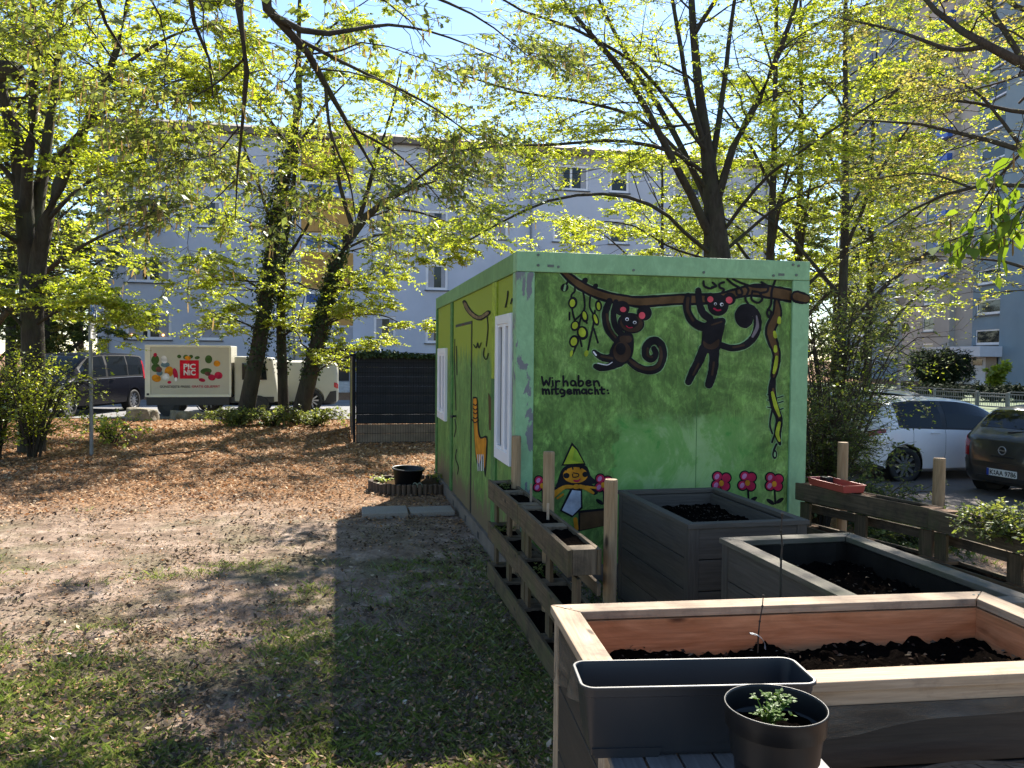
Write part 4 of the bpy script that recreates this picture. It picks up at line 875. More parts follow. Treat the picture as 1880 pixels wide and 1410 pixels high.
# stones at the kerb
def stone(label, px, py, w, d_, h, seed, top=.9):
    q = G(px, py, -.06); r = thing('boulder', label, 'boulder', (q[0], q[1], float(gh(q[0], q[1]))-.03), rnd.random(), 'boulders along the street'); rr = random.Random(seed)
    bm = bmesh.new(); bmesh.ops.create_icosphere(bm, subdivisions=4, radius=1)
    for v in bm.verts:
        n = v.co.normalized(); k = 1+.32*(float(vnoise(n.x*2+n.z, n.y*2+seed, 1.3, seed))-.5)+.14*(float(vnoise(n.x*5, n.y*5+n.z*4, 1.3, seed+2))-.5); s = max(abs(n.x), abs(n.y), abs(n.z))
        c = n*k/(s**.6); c.z = min(c.z, top-.12*c.x); v.co = Vector((c.x*w/2, c.y*d_/2, max(-.05, c.z*h)))
    me = bpy.data.meshes.new('stone'); bm.to_mesh(me); bm.free(); me.polygons.foreach_set('use_smooth', [True]*len(me.polygons)); me.materials.append(M['stone']); o = bpy.data.objects.new('stone', me); COL.objects.link(o); o.parent = r
m, t, p, new, link = nodes('grey_stone'); o = coord(t); n = noise(t, o, 6, 8, .7); r = ramp(t, [(.3, (.10, .085, .06)), (.55, (.20, .175, .13)), (.75, (.30, .27, .22))]); link(n.outputs[0], r.inputs[0]); link(r.outputs[0], p.inputs['Base Color']); p.inputs['Roughness'].default_value = .9; bump(t, n.outputs[0], .9, .04); M['stone'] = m
stone('rounded grey boulder in front of the dark van', 260, 776, .78, .6, .40, 3); stone('flat topped grey boulder in front of the grocery truck', 344, 768, .9, .6, .36, 8, .7)
# disabled parking sign, seen almost edge on
q = G(168, 836, 0); sg = thing('parking_sign', 'thin grey sign pole with a blue parking sign seen edge on', 'sign post', (q[0], q[1], float(gh(q[0], q[1]))), R(104)); mb = MB(); mb.tube([(0, 0, -.05), (0, 0, 2.78)], .032, 12); mb.build('pole', M['galv'], sg)
mb = MB(); mb.box(-.2, .2, -.045, -.04, 2.28, 2.80); s_ = mb.build('sign_panel', plain('sign_blue', (.02, .09, .30), .4), sg); mb = MB()
mb.tube([(x, -.047, 2.54+z) for x, z in [(p_[0], p_[1]) for p_ in rrect(.36, .46, .04)]]+[(.18, -.047, 2.7)], .006, 5); mb.tube([(.02, -.047, 2.7), (.02, -.047, 2.6), (-.08, -.047, 2.52)], .018, 6); mb.tube([(.09*math.cos(a), -.047, 2.47+.09*math.sin(a)) for a in np.linspace(-2.6, 2, 14)], .014, 6); mb.build('sign_mark', M['white_pvc'], s_)
mb = MB(); mb.box(-.17, .17, -.046, -.042, 1.99, 2.25); s2 = mb.build('extra_plate', M['white_pvc'], sg); mb = MB()
for i in range(4): mb.box(-.12, .12-.05*(i % 2), -.0485, -.0475, 2.21-i*.05, 2.222-i*.05)
mb.build('plate_print', M['black'], s2)
# fallen branch
q = G(332, 834, .02); fb = thing('fallen_branch', 'dead bent branch lying on the brown leaf litter', 'branch', (q[0], q[1], float(gh(q[0], q[1]))+.02)); mb = MB(); mb.tube([(-.45, -.25, 0), (-.2, -.05, .02), (.1, .1, .03), (.3, .35, .04), (.42, .75, .03)], [.012, .014, .012, .009, .005], 6); mb.tube([(.1, .1, .03), (.3, .12, .08)], [.007, .003], 5); mb.build('wood', M['bark'], fb)
# ------------------------------------------------------------------ vehicles
M['tyre'] = plain('tyre_rubber', (.018, .018, .019), .75, .15, 20); M['alloy'] = plain('alloy_rim', (.42, .43, .45), .3, .06, 8, .8); M['arch'] = plain('wheel_arch_liner', (.008, .008, .008), .9)
M['tail_red'] = plain('tail_light_red', (.38, .012, .015), .12, .1, 6, coat=.6); M['car_glass'] = glassmat('tinted_car_glass', (.008, .010, .011), .04, .35); M['trim'] = plain('black_trim', (.014, .014, .015), .5); M['lamp'] = plain('clear_lamp', (.5, .52, .55), .1, .05, 4, .3)
def carpaint(n, c, metal=.0): return plain(n, c, .28, .04, 3, metal, .55, 0, .7)
M['p_white'] = carpaint('white_car_paint', (.90, .88, .88)); M['p_brown'] = carpaint('grey_brown_car_paint', (.052, .049, .044), .35); M['p_black'] = plain('black_van_paint', (.007, .007, .011), .25, .04, 3, 0, .16); M['p_silver'] = carpaint('silver_car_paint', (.45, .46, .48), .6); M['p_cream'] = plain('cream_truck_panel', (.40, .385, .315), .5, .06, 2)
HATCH = [(0, .30, .86, .93, .50, .56, .45), (.05, .26, .92, 1.0, .66, .71, .56), (.15, .22, .96, 1.10, .76, .79, .60), (.32, .2, .98, 1.29, .80, .83, .60), (.5, .19, .98, 1.42, .80, .845, .60), (.78, .18, .965, 1.475, .80, .855, .60), (1.3, .18, .945, 1.50, .80, .86, .60), (1.9, .18, .925, 1.485, .80, .86, .60),
         (2.35, .18, .91, 1.40, .80, .86, .585), (2.75, .18, .905, 1.18, .80, .855, .62), (3.05, .19, .90, .99, .80, .845, .66), (3.4, .2, .85, .91, .79, .82, .62), (3.75, .24, .75, .81, .73, .75, .55), (3.93, .32, .65, .69, .60, .62, .42), (4.0, .40, .58, .60, .44, .44, .3)]
VAN = [(0, .42, 1.02, 1.62, .74, .80, .66), (.06, .34, 1.08, 1.76, .85, .90, .73), (.25, .26, 1.11, 1.85, .90, .945, .77), (.9, .24, 1.12, 1.885, .91, .95, .78), (1.8, .24, 1.11, 1.89, .91, .95, .78), (2.7, .24, 1.10, 1.88, .91, .95, .78), (3.15, .24, 1.08, 1.81, .91, .95, .77), (3.6, .24, 1.07, 1.48, .90, .95, .76), (3.95, .25, 1.05, 1.16, .90, .94, .76),
       (4.35, .28, .97, 1.03, .86, .89, .68), (4.62, .36, .82, .86, .72, .75, .55), (4.75, .46, .70, .73, .50, .52, .4)]
class Body:
    def __init__(s, st, sc=1.0):
        S = smooth([tuple(q) for q in st], 4); s.S = np.array(S)*sc; s.x = s.S[:, 0]; s.L = s.x[-1]; s.sc = sc
    def sec(s, x):
        _, zb, zl, zt, wb, wm, wt = [np.interp(x, s.x, s.S[:, i]) for i in range(7)]
        return np.array([(0, zb), (wb*.86, zb), (wb, zb+.07*s.sc), (wm*1.005, zb+(zl-zb)*.5), (wm, zl-.09*s.sc), (wm-.022*s.sc, zl), (wm+(wt-wm)*.42, zl+(zt-zl)*.5), (wt, zt-(zt-zl)*.09), (wt*.72, zt-(zt-zl)*.02), (0, zt)])
    def surf(s, x, u, sgn=1, off=0.0):
        c = s.sec(x); i = min(int(u), 8); f = u-i; q = c[i]*(1-f)+c[i+1]*f; e = c[i+1]-c[i]; n = np.array([e[1], -e[0]]); n = n/(np.linalg.norm(n)+1e-9)
        return np.array([x - off*(.4 if x < s.L*.12 else 0), sgn*(q[0]+n[0]*off), q[1]+n[1]*off])
    def patch(s, mb, cols, sgn=1, off=.004, nu=5):
        """cols: list of (x, u_low, u_high)"""
        cs = []
        for (a, b, c), (d, e, f) in zip(cols[:-1], cols[1:]):
            nk = max(3, int(abs(d-a)/.05))
            for k in range(nk): t = k/nk; cs.append((a+(d-a)*t, b+(e-b)*t, c+(f-c)*t))
        cs.append(cols[-1])
        def us(a, b):   # always puts a row on the kinks of the section so the patch hugs the body
            ks = [a] + [float(k) for k in range(int(a)+1, int(math.ceil(b))) if k < 9] + [b]
            while len(ks) < 6: ks.append(b)
            o = []
            for k in range(5): o += list(np.linspace(ks[k], ks[k+1], 4)[:-1])
            return o + [b]
        for p, q in zip(cs[:-1], cs[1:]):
            up_, uq = us(p[1], p[2]), us(q[1], q[2])
            for j in range(15):
                if up_[j] == up_[j+1] and uq[j] == uq[j+1]: continue
                A = [s.surf(p[0], up_[j], sgn, off), s.surf(q[0], uq[j], sgn, off), s.surf(q[0], uq[j+1], sgn, off), s.surf(p[0], up_[j+1], sgn, off)]
                mb.quad(*(A if sgn > 0 else A[::-1]))
def cut(o, cutters):
    for c in cutters:
        md = o.modifiers.new('cut', 'BOOLEAN'); md.operation = 'DIFFERENCE'; md.solver = 'EXACT'; md.object = c
    bpy.context.view_layer.update(); me = bpy.data.meshes.new_from_object(o.evaluated_get(bpy.context.evaluated_depsgraph_get()))
    o.modifiers.clear(); o.data = me
    for c in cutters: bpy.data.objects.remove(c)
def vehicle(name, label, cat, at, yaw, st, paint, axles, wr, sc=1.0, wins=(), rearglass=None, frontglass=None, rim_m=None, group=None, gaps=(), tail=None, lower=None, privacy=None):
    v = thing(name, label, cat, at, yaw, group); B = Body(st, sc); mb = MB(); xs = np.unique(np.concatenate([B.x]))
    rings = []
    for x in xs:
        c = B.sec(x); rings.append([(x, p[0], p[1]) for p in c] + [(x, -p[0], p[1]) for p in c[-2:0:-1]])
    loft(mb, rings); mb.poly([rings[0][i] for i in range(len(rings[0]))][::-1]); mb.poly(rings[-1])
    body = mb.build('body', paint, v)
    bm = bmesh.new(); bm.from_mesh(body.data); bmesh.ops.remove_doubles(bm, verts=bm.verts, dist=1e-4); bmesh.ops.recalc_face_normals(bm, faces=bm.faces); bm.to_mesh(body.data); bm.free()
    body.parent = None; cs = []
    for ax in axles:
        for sg in (1, -1):
            mb = MB(); w = B.sec(ax)[3][0]; mb.tube([(ax, sg*(w-.26*sc), wr+.012), (ax, sg*(w+.2), wr+.012)], wr*1.17, 28); cs.append(mb.build('cutter', paint))
    cut(body, cs); body.parent = v
    body.data.polygons.foreach_set('use_smooth', [True]*len(body.data.polygons)); body.data.set_sharp_from_angle(angle=R(38))
    for ax in axles:
        for sg in (1, -1):
            w = B.sec(ax)[3][0]; mb = MB(); y0 = sg*(w-.255*sc)
            mb.tube([(ax, sg*(w-.25*sc), wr+.012), (ax, sg*(w-.03), wr+.012)], wr*1.165, 28, False); mb.build('arch_liner', M['arch'], v)
            c = np.array([ax, sg*(w-.10), wr]); prof = [(.62, -.09), (.9, -.10), (.985, -.085), (1, -.05), (1, .05), (.985, .085), (.93, .098), (.70, .09), (.66, .06)]
            def ringed(prof, mat, par, nm):
                mb = MB(); n = 36; b = 0
                for r, d_ in prof:
                    for k in range(n): a = 2*math.pi*k/n; mb.v.append((c[0]+wr*r*math.cos(a), c[1]+sg*d_, c[2]+wr*r*math.sin(a)))
                for i in range(len(prof)-1):
                    for k in range(n): k2 = (k+1) % n; mb.f.append((i*n+k, i*n+k2, (i+1)*n+k2, (i+1)*n+k)); mb.uv.append(((0, 0),)*4)
                return mb.build(nm, mat, par, smooth=True)
            wh = ringed(prof, M['tyre'], v, 'wheel')
            rimo = ringed([(.70, .088), (.67, .09), (.65, .05), (.64, .02), (.0, .02)], M['trim'], wh, 'rim_barrel'); mb = MB()
            for k in range(10):
                a = 2*math.pi*k/10; e = np.array([math.cos(a), 0, math.sin(a)]); f_ = np.array([-math.sin(a), 0, math.cos(a)]); p0 = c+[0, sg*.075, 0]; p1 = c+[0, sg*.07, 0]
                mb.hexa([p0+e*wr*.1-f_*.018, p0+e*wr*.1+f_*.018, p0+e*wr*.1+f_*.018-[0, sg*.02, 0], p0+e*wr*.1-f_*.018-[0, sg*.02, 0], p1+e*wr*.66-f_*.026, p1+e*wr*.66+f_*.026, p1+e*wr*.66+f_*.026-[0, sg*.02, 0], p1+e*wr*.66-f_*.026-[0, sg*.02, 0]])
            mb.tube([c+[0, sg*.05, 0], c+[0, sg*.082, 0]], wr*.17, 16); mb.build('rim', rim_m or M['alloy'], wh)
    for sg in (1, -1):
        for cols in wins:
            mb = MB(); B.patch(mb, [(x*sc, a, b) for x, a, b in cols], sg, .004); mb.build('side_window', M['car_glass'], v, smooth=True)
        mb = MB(); B.patch(mb, [(wins[0][0][0]*sc-.05*sc, 5.02, 7.02), (wins[-1][-1][0]*sc+.05*sc, 5.02, 6.9)], sg, .0018) if privacy is None else None
        if mb.v: mb.build('window_surround', M['trim'], v, smooth=True)
        mb = MB()
        for x, a, b in gaps:
            B.patch(mb, [(x*sc-.003, a, b), (x*sc+.003, a, b)], sg, .0016, 8)
        if mb.v: mb.build('door_gap', M['trim'], v)
        mb = MB()
        for x in [g[0] for g in gaps[1:]]: q = B.surf((x-.22)*sc, 4.35, sg, .012); mb.hexa([q+[-.09, 0, -.012], q+[.09, 0, -.012], q+[.09, sg*.02, -.012], q+[-.09, sg*.02, -.012], q+[-.09, 0, .012], q+[.09, 0, .012], q+[.09, sg*.02, .012], q+[-.09, sg*.02, .012]])
        if mb.v: mb.build('door_handle', paint, v, bevel=.004)
        if tail:
            mb = MB(); B.patch(mb, [(x*sc, a, b) for x, a, b in tail], sg, .007); mb.build('tail_light', M['tail_red'], v, smooth=True)
        mx = wins[-1][-1][0]*sc-.1*sc; q = B.surf(mx, 5.1, sg, .0); mb = MB(); mb.ball(q+[.02, sg*.13, .06], .10, 12, 8, 0, (.55, 1, .72)); mb.tube([q, q+[.01, sg*.08, .03]], .025, 6); mb.build('wing_mirror', M['trim'], v, smooth=True)
        mb = MB(); B.patch(mb, [((B.L/sc-.42)*sc, 3.7, 4.9), ((B.L/sc-.14)*sc, 3.6, 4.8)], sg, .006); mb.build('headlight', M['lamp'], v, smooth=True)
    for g_, nm in ((rearglass, 'rear_window'), (frontglass, 'windscreen')):
        if g_:
            mb = MB()
            for sg in (1, -1): B.patch(mb, [(x*sc, a, 9) for x, a in g_], sg, .005, 5)
            mb.build(nm, M['car_glass'], v, smooth=True)
    if lower:
        mb = MB()
        for sg in (1, -1): B.patch(mb, [(x*sc, 1, b) for x, b in lower], sg, .005)
        mb.build('bumper', M['trim'], v, smooth=True)
    return v, B
hw = [[(.62, 5.45, 6.6), (.75, 5.15, 6.85), (1.45, 5.12, 6.9)], [(1.55, 5.12, 6.9), (2.2, 5.12, 6.88), (2.62, 5.12, 6.85), (2.80, 5.12, 6.3)]]
hg = ((.85, 2.2, 5), (1.5, 1.3, 5), (2.62, 1.3, 5))
lot = -.42
q = G(1655, 886, lot); hd = R(12); rwx = .70; o_ = np.array([q[0]+.3*math.sin(hd)*0, q[1], lot]); right = np.array([math.sin(hd), -math.cos(hd), 0]); fw = np.array([math.cos(hd), math.sin(hd), 0])
at = o_ - right*.76 - fw*rwx
wcar, WB = vehicle('parked_car', 'white five door hatchback parked beside the shrubs, partly hidden by the grey brown car', 'car', at, hd, HATCH, M['p_white'], (rwx, rwx+2.5), .315, 1.0, hw, ((.19, 7.6), (.30, 7.4), (.47, 7.5)), ((2.36, 7.4), (2.75, 7.2), (2.98, 7.6)), gaps=hg, tail=((.05, 4.0, 4.9), (.13, 3.95, 4.9), (.32, 4.1, 4.8)), lower=((.04, 2.2), (.3, 2.1), (.42, 1.6)))
hd = R(19); fw = np.array([math.cos(hd), math.sin(hd), 0]); q = D(1840, 850, 12.5)
opel, OB = vehicle('parked_car', 'grey brown hatchback seen from behind, cut off by the photo edge', 'car', (q[0], q[1], lot), hd, HATCH, M['p_brown'], (.66, 3.14), .31, .99, hw, ((.17, 7.25), (.30, 7.15), (.47, 7.4)), ((2.36, 7.4), (2.75, 7.2), (2.98, 7.6)), gaps=hg, tail=((.015, 3.3, 5.0), (.08, 3.2, 5.2), (.22, 3.5, 5.5), (.32, 4.4, 5.5)))
mb = MB(); mb.box(-.016, -.004, -.26, .26, .365, .475); pl = mb.build('number_plate', plain('plate_white', (.72, .72, .70), .4, .04), opel, bevel=.003)
mb = MB(); mb.box(-.0175, -.0162, .215, .258, .367, .473); mb.build('plate_band', plain('plate_blue', (.01, .05, .35), .4, .04), pl)
mb = MB(); add_text(mb, 'K', .105, lambda x, y: (-.0178, .205-x, .383+y), .002, 'LEFT'); add_text(mb, 'AA 9786', .105, lambda x, y: (-.0178, .098-x*.93, .383+y), .002, 'LEFT'); mb.tube([(-.0165, .118, .44), (-.0178, .118, .44)], .013, 10); mb.tube([(-.0165, .118, .402), (-.0178, .118, .402)], .013, 10); mb.build('plate_lettering', M['black'], pl)
mb = MB(); mb.tube([(-.012, .062*math.cos(a), .775+.062*math.sin(a)) for a in np.linspace(0, 2*math.pi, 25)], .008, 8);
mb.poly([(-.016, .085, .770), (-.016, .01, .768), (-.016, -.02, .762), (-.016, -.085, .779), (-.016, -.01, .783), (-.016, .02, .789)]); mb.build('round_emblem', M['alloy'], opel, smooth=True)
mb = MB(); OB.patch(mb, [(.012, 2.2, 3.0), (.06, 2.2, 3.0), (.3, 2.2, 2.9), (.5, 2.2, 2.7)], 1, .012); OB.patch(mb, [(.012, 2.2, 3.0), (.06, 2.2, 3.0), (.3, 2.2, 2.9), (.5, 2.2, 2.7)], -1, .012); mb.box(-.013, .01, -.53, .53, .50, .575); mb.build('bumper', M['p_brown'], opel, smooth=False)
mb = MB(); mb.box(-.008, .02, -.46, .46, .305, .36); mb.box(-.01, .02, -.2, .2, .66, .69); mb.build('bumper_trim', M['trim'], opel, bevel=.004)
mb = MB(); mb.tube([(.10, .0, 1.06), (.16, -.3, 1.09), (.2, -.48, 1.12)], .010, 6); mb.build('wiper', M['trim'], opel)
q = np.array([9.0, 19.4, lot]); scar, _ = vehicle('parked_car', 'pale silver car parked behind the white hatchback, only roof and glass showing', 'car', q-np.array([math.cos(R(-35)), math.sin(R(-35)), 0])*1.6, R(-35), HATCH, M['p_silver'], (.7, 3.2), .31, .98, hw, ((.19, 7.6), (.30, 7.4), (.47, 7.5)), ((2.36, 7.4), (2.75, 7.2), (2.98, 7.6)), gaps=hg)
vw = [[(.16, 5.3, 6.7), (.3, 5.15, 6.88), (1.12, 5.12, 6.88)], [(1.18, 5.12, 6.88), (2.25, 5.12, 6.88)], [(2.36, 5.12, 6.88), (3.15, 5.12, 6.85), (3.55, 5.12, 6.5)]]
vt = ((.01, 3.9, 6.5), (.06, 3.85, 6.6), (.25, 4.1, 6.5)); vg = ((1.15, 1.3, 5), (2.3, 1.3, 5), (3.4, 1.3, 5))
yw = R(-95); q = np.array([-12.06, 25.5, 0]); fw = np.array([math.cos(yw), math.sin(yw), 0]); lf = np.array([-fw[1], fw[0], 0]); at = q-fw*.80-lf*.85
dvan, DB = vehicle('parked_van', 'black passenger van with dark windows parked behind the left trees', 'van', (at[0], at[1], float(gh(at[0], at[1]))+.03), yw, VAN, M['p_black'], (.80, 4.0), .33, .965, vw, ((.03, 7.4), (.10, 7.4), (.16, 7.5)), ((3.2, 7.4), (3.6, 7.2), (3.9, 7.6)), gaps=vg, tail=vt)
mb = MB(); DB.patch(mb, [(.3, 4.75, 4.95), (3.9, 4.75, 4.95)], 1, .006); mb.build('side_trim', M['alloy'], dvan, smooth=True)
q = D(610, 720, 25.6); yw = PH+math.pi; wvan, VB = vehicle('parked_van', 'small pale panel van with black bumper parked behind the ivy covered trunks', 'van', (q[0], q[1]+.9, float(gh(q[0], q[1]))+.03), yw, VAN, M['p_cream'], (.85, 3.95), .36, .86, vw[2:], None, ((3.2, 7.4), (3.6, 7.2), (3.9, 7.6)), gaps=vg, tail=((.01, 3.6, 4.8), (.06, 3.55, 4.9), (.16, 3.7, 4.8)), lower=((.01, 3.3), (.3, 3.2), (.5, 2.2), (4.2, 2.2), (4.6, 3.0)))
# grocery truck: box body seen from its side, facing along the street
tl, tr_ = D(424, 700, 23.4), D(267, 700, 22.9); yt = math.atan2(tr_[1]-tl[1], tr_[0]-tl[0]); Lb = float(np.hypot(*(tr_-tl)[:2])); zg = float(gh(tl[0], tl[1]))+.03
truck = thing('delivery_truck', 'cream grocery delivery truck with pictures of food and a red square on its box', 'truck', (tl[0], tl[1], zg), yt)
zb, zt = D(345, 729, 23.1)[2]-zg, D(345, 634, 23.1)[2]-zg
mb = MB(); mb.box(0, Lb, -1.5, 0, zb, zt); mb.build('box_body', M['p_cream'], truck, bevel=.02)
mb = MB(); mb.box(Lb-.13, Lb+.012, .0, .012, zb, zt); mb.box(0, Lb-.13, .0005, .012, zt-.055, zt+.006); mb.box(0, Lb-.13, .0005, .012, zb, zb+.07); mb.box(-.01, .05, .0, .0125, zb+.07, zt-.055); mb.build('box_frame', plain('cream_frame', (.60, .58, .48), .4, .05), truck, bevel=.004)
mb = MB(); mb.box(Lb-.10, Lb-.03, .0125, .016, zb+.05, zb+.11); mb.build('side_marker', M['black'], truck)
mb = MB(); mb.box(-1.2, Lb-.1, -1.35, -.1, zb-.18, zb-.002); mb.build('chassis', M['trim'], truck)
for x in (-.75, Lb-.6):
    for sg, y in ((1, -.04), (-1, -1.46)):
        mb = MB(); mb.tube([(x, y, .3), (x, y-.2*sg, .3)], .30, 24); w_ = mb.build('wheel', M['tyre'], truck); mb = MB(); mb.tube([(x, y+.006*sg, .3), (x, y-.02*sg, .3)], .15, 20); mb.build('rim', M['trim'], w_)
mb = MB(); mb.box(.05, Lb-.02, -.03, -.012, zb-.24, zb-.003); mb.build('side_skirt', M['trim'], truck)
mb = MB(); mb.hexa([(-.08, -1.42, zb-.15), (-1.35, -1.38, zb-.15), (-1.35, -.12, zb-.15), (-.08, -.08, zb-.15), (-.08, -1.4, zt-.3), (-1.15, -1.34, zt-.34), (-1.15, -.16, zt-.34), (-.08, -.10, zt-.3)][::-1]); cab = mb.build('cab', M['p_cream'], truck, bevel=.05)
mb = MB(); mb.hexa([(-.3, -.10, zb+.5), (-1.0, -.11, zb+.5), (-1.0, -.095, zb+.5), (-.3, -.085, zb+.5), (-.3, -.09, zt-.5), (-.95, -.13, zt-.5), (-.95, -.115, zt-.5), (-.3, -.075, zt-.5)]); mb.build('cab_window', M['car_glass'], cab)
# pictures and words on the box; tx, tz measured in photo pixels of the enlarged view
def bx(X, Y):  # enlarged view (scale 10.444, origin 260,600) -> truck local
    px, py = 260+X/10.444, 600+Y/10.444; u = (424-px)/(424-267); return u*Lb, zb+(729-py)/(729-634)*(zt-zb)
tp = Paint(lambda X, Y: bx(X, Y), lambda x, z, l: (x, .001+.0025*l, z))
tp.fill([(725, 640), (1090, 640), (1090, 995), (725, 995)], 2, sm=False); sq = tp.done('logo_square', P_('logo_red', (.50, .012, .03)), truck)
mb = MB(); wd = abs(bx(800, 0)[0]-bx(1030, 0)[0]); cx = bx(912, 0)[0]
for s_, yb in (('PIC', 810), ('NiC', 925)):
    vs, fs = text_faces(s_, 1.0, .035); w0 = max(v[0] for v in vs)-min(v[0] for v in vs); k = wd/w0; x0 = (max(v[0] for v in vs)+min(v[0] for v in vs))/2; hz = (bx(0, yb-102)[1]-bx(0, yb)[1])/max(.01, max(v[1] for v in vs)); b = len(mb.v)
    mb.v += [(cx-(v[0]-x0)*k, .0088, bx(0, yb)[1]+v[1]*hz) for v in vs]
    for f in fs: mb.f.append(tuple(b+i for i in f)); mb.uv.append(tuple((0, 0) for _ in f))
mb.build('logo_lettering', M['mural_white'], sq)
def slogan(s_, X0, X1, yb, hh, mat):
    vs, fs = text_faces(s_, 1.0, .02); a, b_ = min(v[0] for v in vs), max(v[0] for v in vs); xa, xb = bx(X0, 0)[0], bx(X1, 0)[0]; hz = (bx(0, yb-hh)[1]-bx(0, yb)[1])/.73; mb = MB()
    mb.v = [(xa+(v[0]-a)/(b_-a)*(xb-xa), .0062, bx(0, yb)[1]+v[1]*hz) for v in vs]; mb.f = list(fs); mb.uv = [tuple((0, 0) for _ in f) for f in fs]; mb.build('slogan', mat, truck)
slogan('GÜNSTIGSTE PREISE', 345, 920, 1168, 44, M['black']); slogan('GRATIS GELIEFERT', 955, 1500, 1165, 44, RD)
GR1, GR2 = P_('print_green', (.05, .10, .03)), P_('print_blue', (.10, .16, .20))
for nm, mat, sh in (('printed_bottle', GR1, [((260, 640), 75, 90), ((270, 790), 85, 80), ((1280, 620), 70, 80), ((1230, 850), 110, 60)]), ('printed_fruit', RD, [((260, 545), 34, 40), ((525, 1065), 38, 28), ((1150, 1020), 65, 35), ((1340, 970), 75, 60), ((1470, 930), 80, 70), ((640, 900), 46, 110)]),
        ('printed_banana', OR, [((280, 990), 90, 70), ((520, 860), 85, 100), ((1440, 700), 65, 60), ((880, 600), 60, 40)]), ('printed_cup', M['mural_white'], [((430, 630), 60, 75), ((460, 960), 70, 70), ((650, 1010), 24, 40)]), ('printed_jar', GR2, [((450, 730), 85, 50), ((340, 890), 60, 50)]), ('printed_berry', MAR, [((330, 820), 60, 55), ((1260, 900), 60, 40)]), ('printed_leaf', GR1, [((715, 570), 40, 35), ((840, 580), 50, 45), ((940, 570), 40, 35), ((1060, 590), 50, 30)])):
    for k, ((X, Y), rx, ry) in enumerate(sh): tp.ell(X, Y, rx, ry, 1+.12*k+(.9 if nm in ('printed_cup', 'printed_berry') else 0), rnd.uniform(-.3, .3))
    tp.done(nm, mat, truck)

# ------------------------------------------------------------------ buildings
M['white_wall'] = plain('white_render', (.47, .50, .58), .9, .09, .6); M['ochre'] = plain('ochre_panel', (.46, .26, .07), .8, .08, 2); M['eaves'] = plain('brown_eaves', (.17, .14, .11), .8, .1, 3)
M['sill'] = plain('dark_sill', (.06, .062, .07), .6); M['blue_wall'] = plain('blue_render', (.20, .265, .31), .9, .06, .6); M['cream_wall'] = plain('cream_render', (.40, .37, .33), .9, .06, .6); M['white_conc'] = plain('white_canopy', (.62, .62, .66), .8, .05, 2)
M['pane'] = glassmat('house_glass', (.02, .024, .026), .08, .35); M['sky_pane'] = glassmat('sky_reflection_glass', (.025, .075, .26), .06, .5); M['curtain'] = plain('grey_blind', (.33, .33, .36), .8, .05, 5); M['blue_panel'] = plain('bright_blue_panel', (.03, .10, .42), .5, .06, 3); M['dark_door'] = plain('dark_entrance', (.02, .02, .022), .4); M['step'] = plain('pale_step', (.45, .44, .43), .85)  # sky_pane: reflected blue sky is put into the base colour of the glass
DB_ = 43.35; BO = np.array([0, DB_, 0]); zB = -.1
def fac(px, py): q = on_plane(px, py, BO, N) - BO; return q @ U, q[2]
house = thing('apartment_building', 'white four storey apartment building with ochre stairwell panels behind the trees', 'building', (0, DB_, 0), PH)
def fr(px0, px1, py0, py1):
    a0, z1 = fac(px0, py0); a1, z0 = fac(px1, py1); return a0, a1, z0, z1
wins = []   # (rect, mullion, kind)
storey = 2.8
base = [(230, 315, 'd'), (365, 408, 's'), (687, 727, 's'), (781, 823, 's')]
zs_ = [fac(275, 625)[1]+storey*k for k in range(4)]
cols = [(fac(230, 600)[0], fac(315, 600)[0], 1), (fac(365, 600)[0], fac(408, 600)[0], 0), (fac(686, 600)[0], fac(727, 600)[0], 0), (fac(781, 600)[0], fac(822, 600)[0], 0), (fac(902, 430)[0], fac(933, 430)[0], 0), (fac(1015, 425)[0], fac(1080, 425)[0], 1), (fac(1118, 425)[0], fac(1154, 425)[0], 0), (fac(1235, 425)[0], fac(1300, 425)[0], 1)]
for a0, a1, dbl in cols:
    for k in range(4): wins.append(((a0, a1, zs_[k]+.04, zs_[k]+1.42), dbl, k))
# stairwell column
sa0, sa1 = fac(553, 600)[0], fac(648, 600)[0]
stair = [fr(557, 640, 534, 564), fr(557, 640, 430, 461), fr(560, 641, 332, 360)]
entr = (fac(590, 660)[0], fac(641, 660)[0], zB+.5, fac(615, 640)[1])
A0, A1 = fac(178, 600)[0], fac(1420, 400)[0]; ztop = fac(1000, 283)[1]
mb = MB(); rects = [w[0] for w in wins] + [(max(r[0], sa0+.1), min(r[1], sa1-.1), r[2], r[3]) for r in stair] + [entr]
holed(mb, rects, A0, A1, zB-.3, ztop, lambda x, z, d: (x, d, z), .16); mb.quad((A0, 0, zB-.3), (A0, 11, zB-.3), (A0, 11, ztop), (A0, 0, ztop)); mb.quad((A1, 0, zB-.3), (A1, 11, zB-.3), (A1, 11, ztop), (A1, 0, ztop)); mb.quad((A0, 11, zB-.3), (A1, 11, zB-.3), (A1, 11, ztop), (A0, 11, ztop)); mb.build('wall', M['white_wall'], house)
mb = MB(); mb.box(A0-.35, A1+.35, -.45, 11.4, ztop+.002, ztop+.30); mb.build('eaves', M['eaves'], house)
mb = MB(); mb.hexa([(A0-.3, -.4, ztop+.302), (A1+.3, -.4, ztop+.302), (A1+.3, 11.3, ztop+.302), (A0-.3, 11.3, ztop+.302), (A0+2, 4, ztop+1.6), (A1-2, 4, ztop+1.6), (A1-2, 7, ztop+1.6), (A0+2, 7, ztop+1.6)]); mb.build('roof', M['eaves'], house)
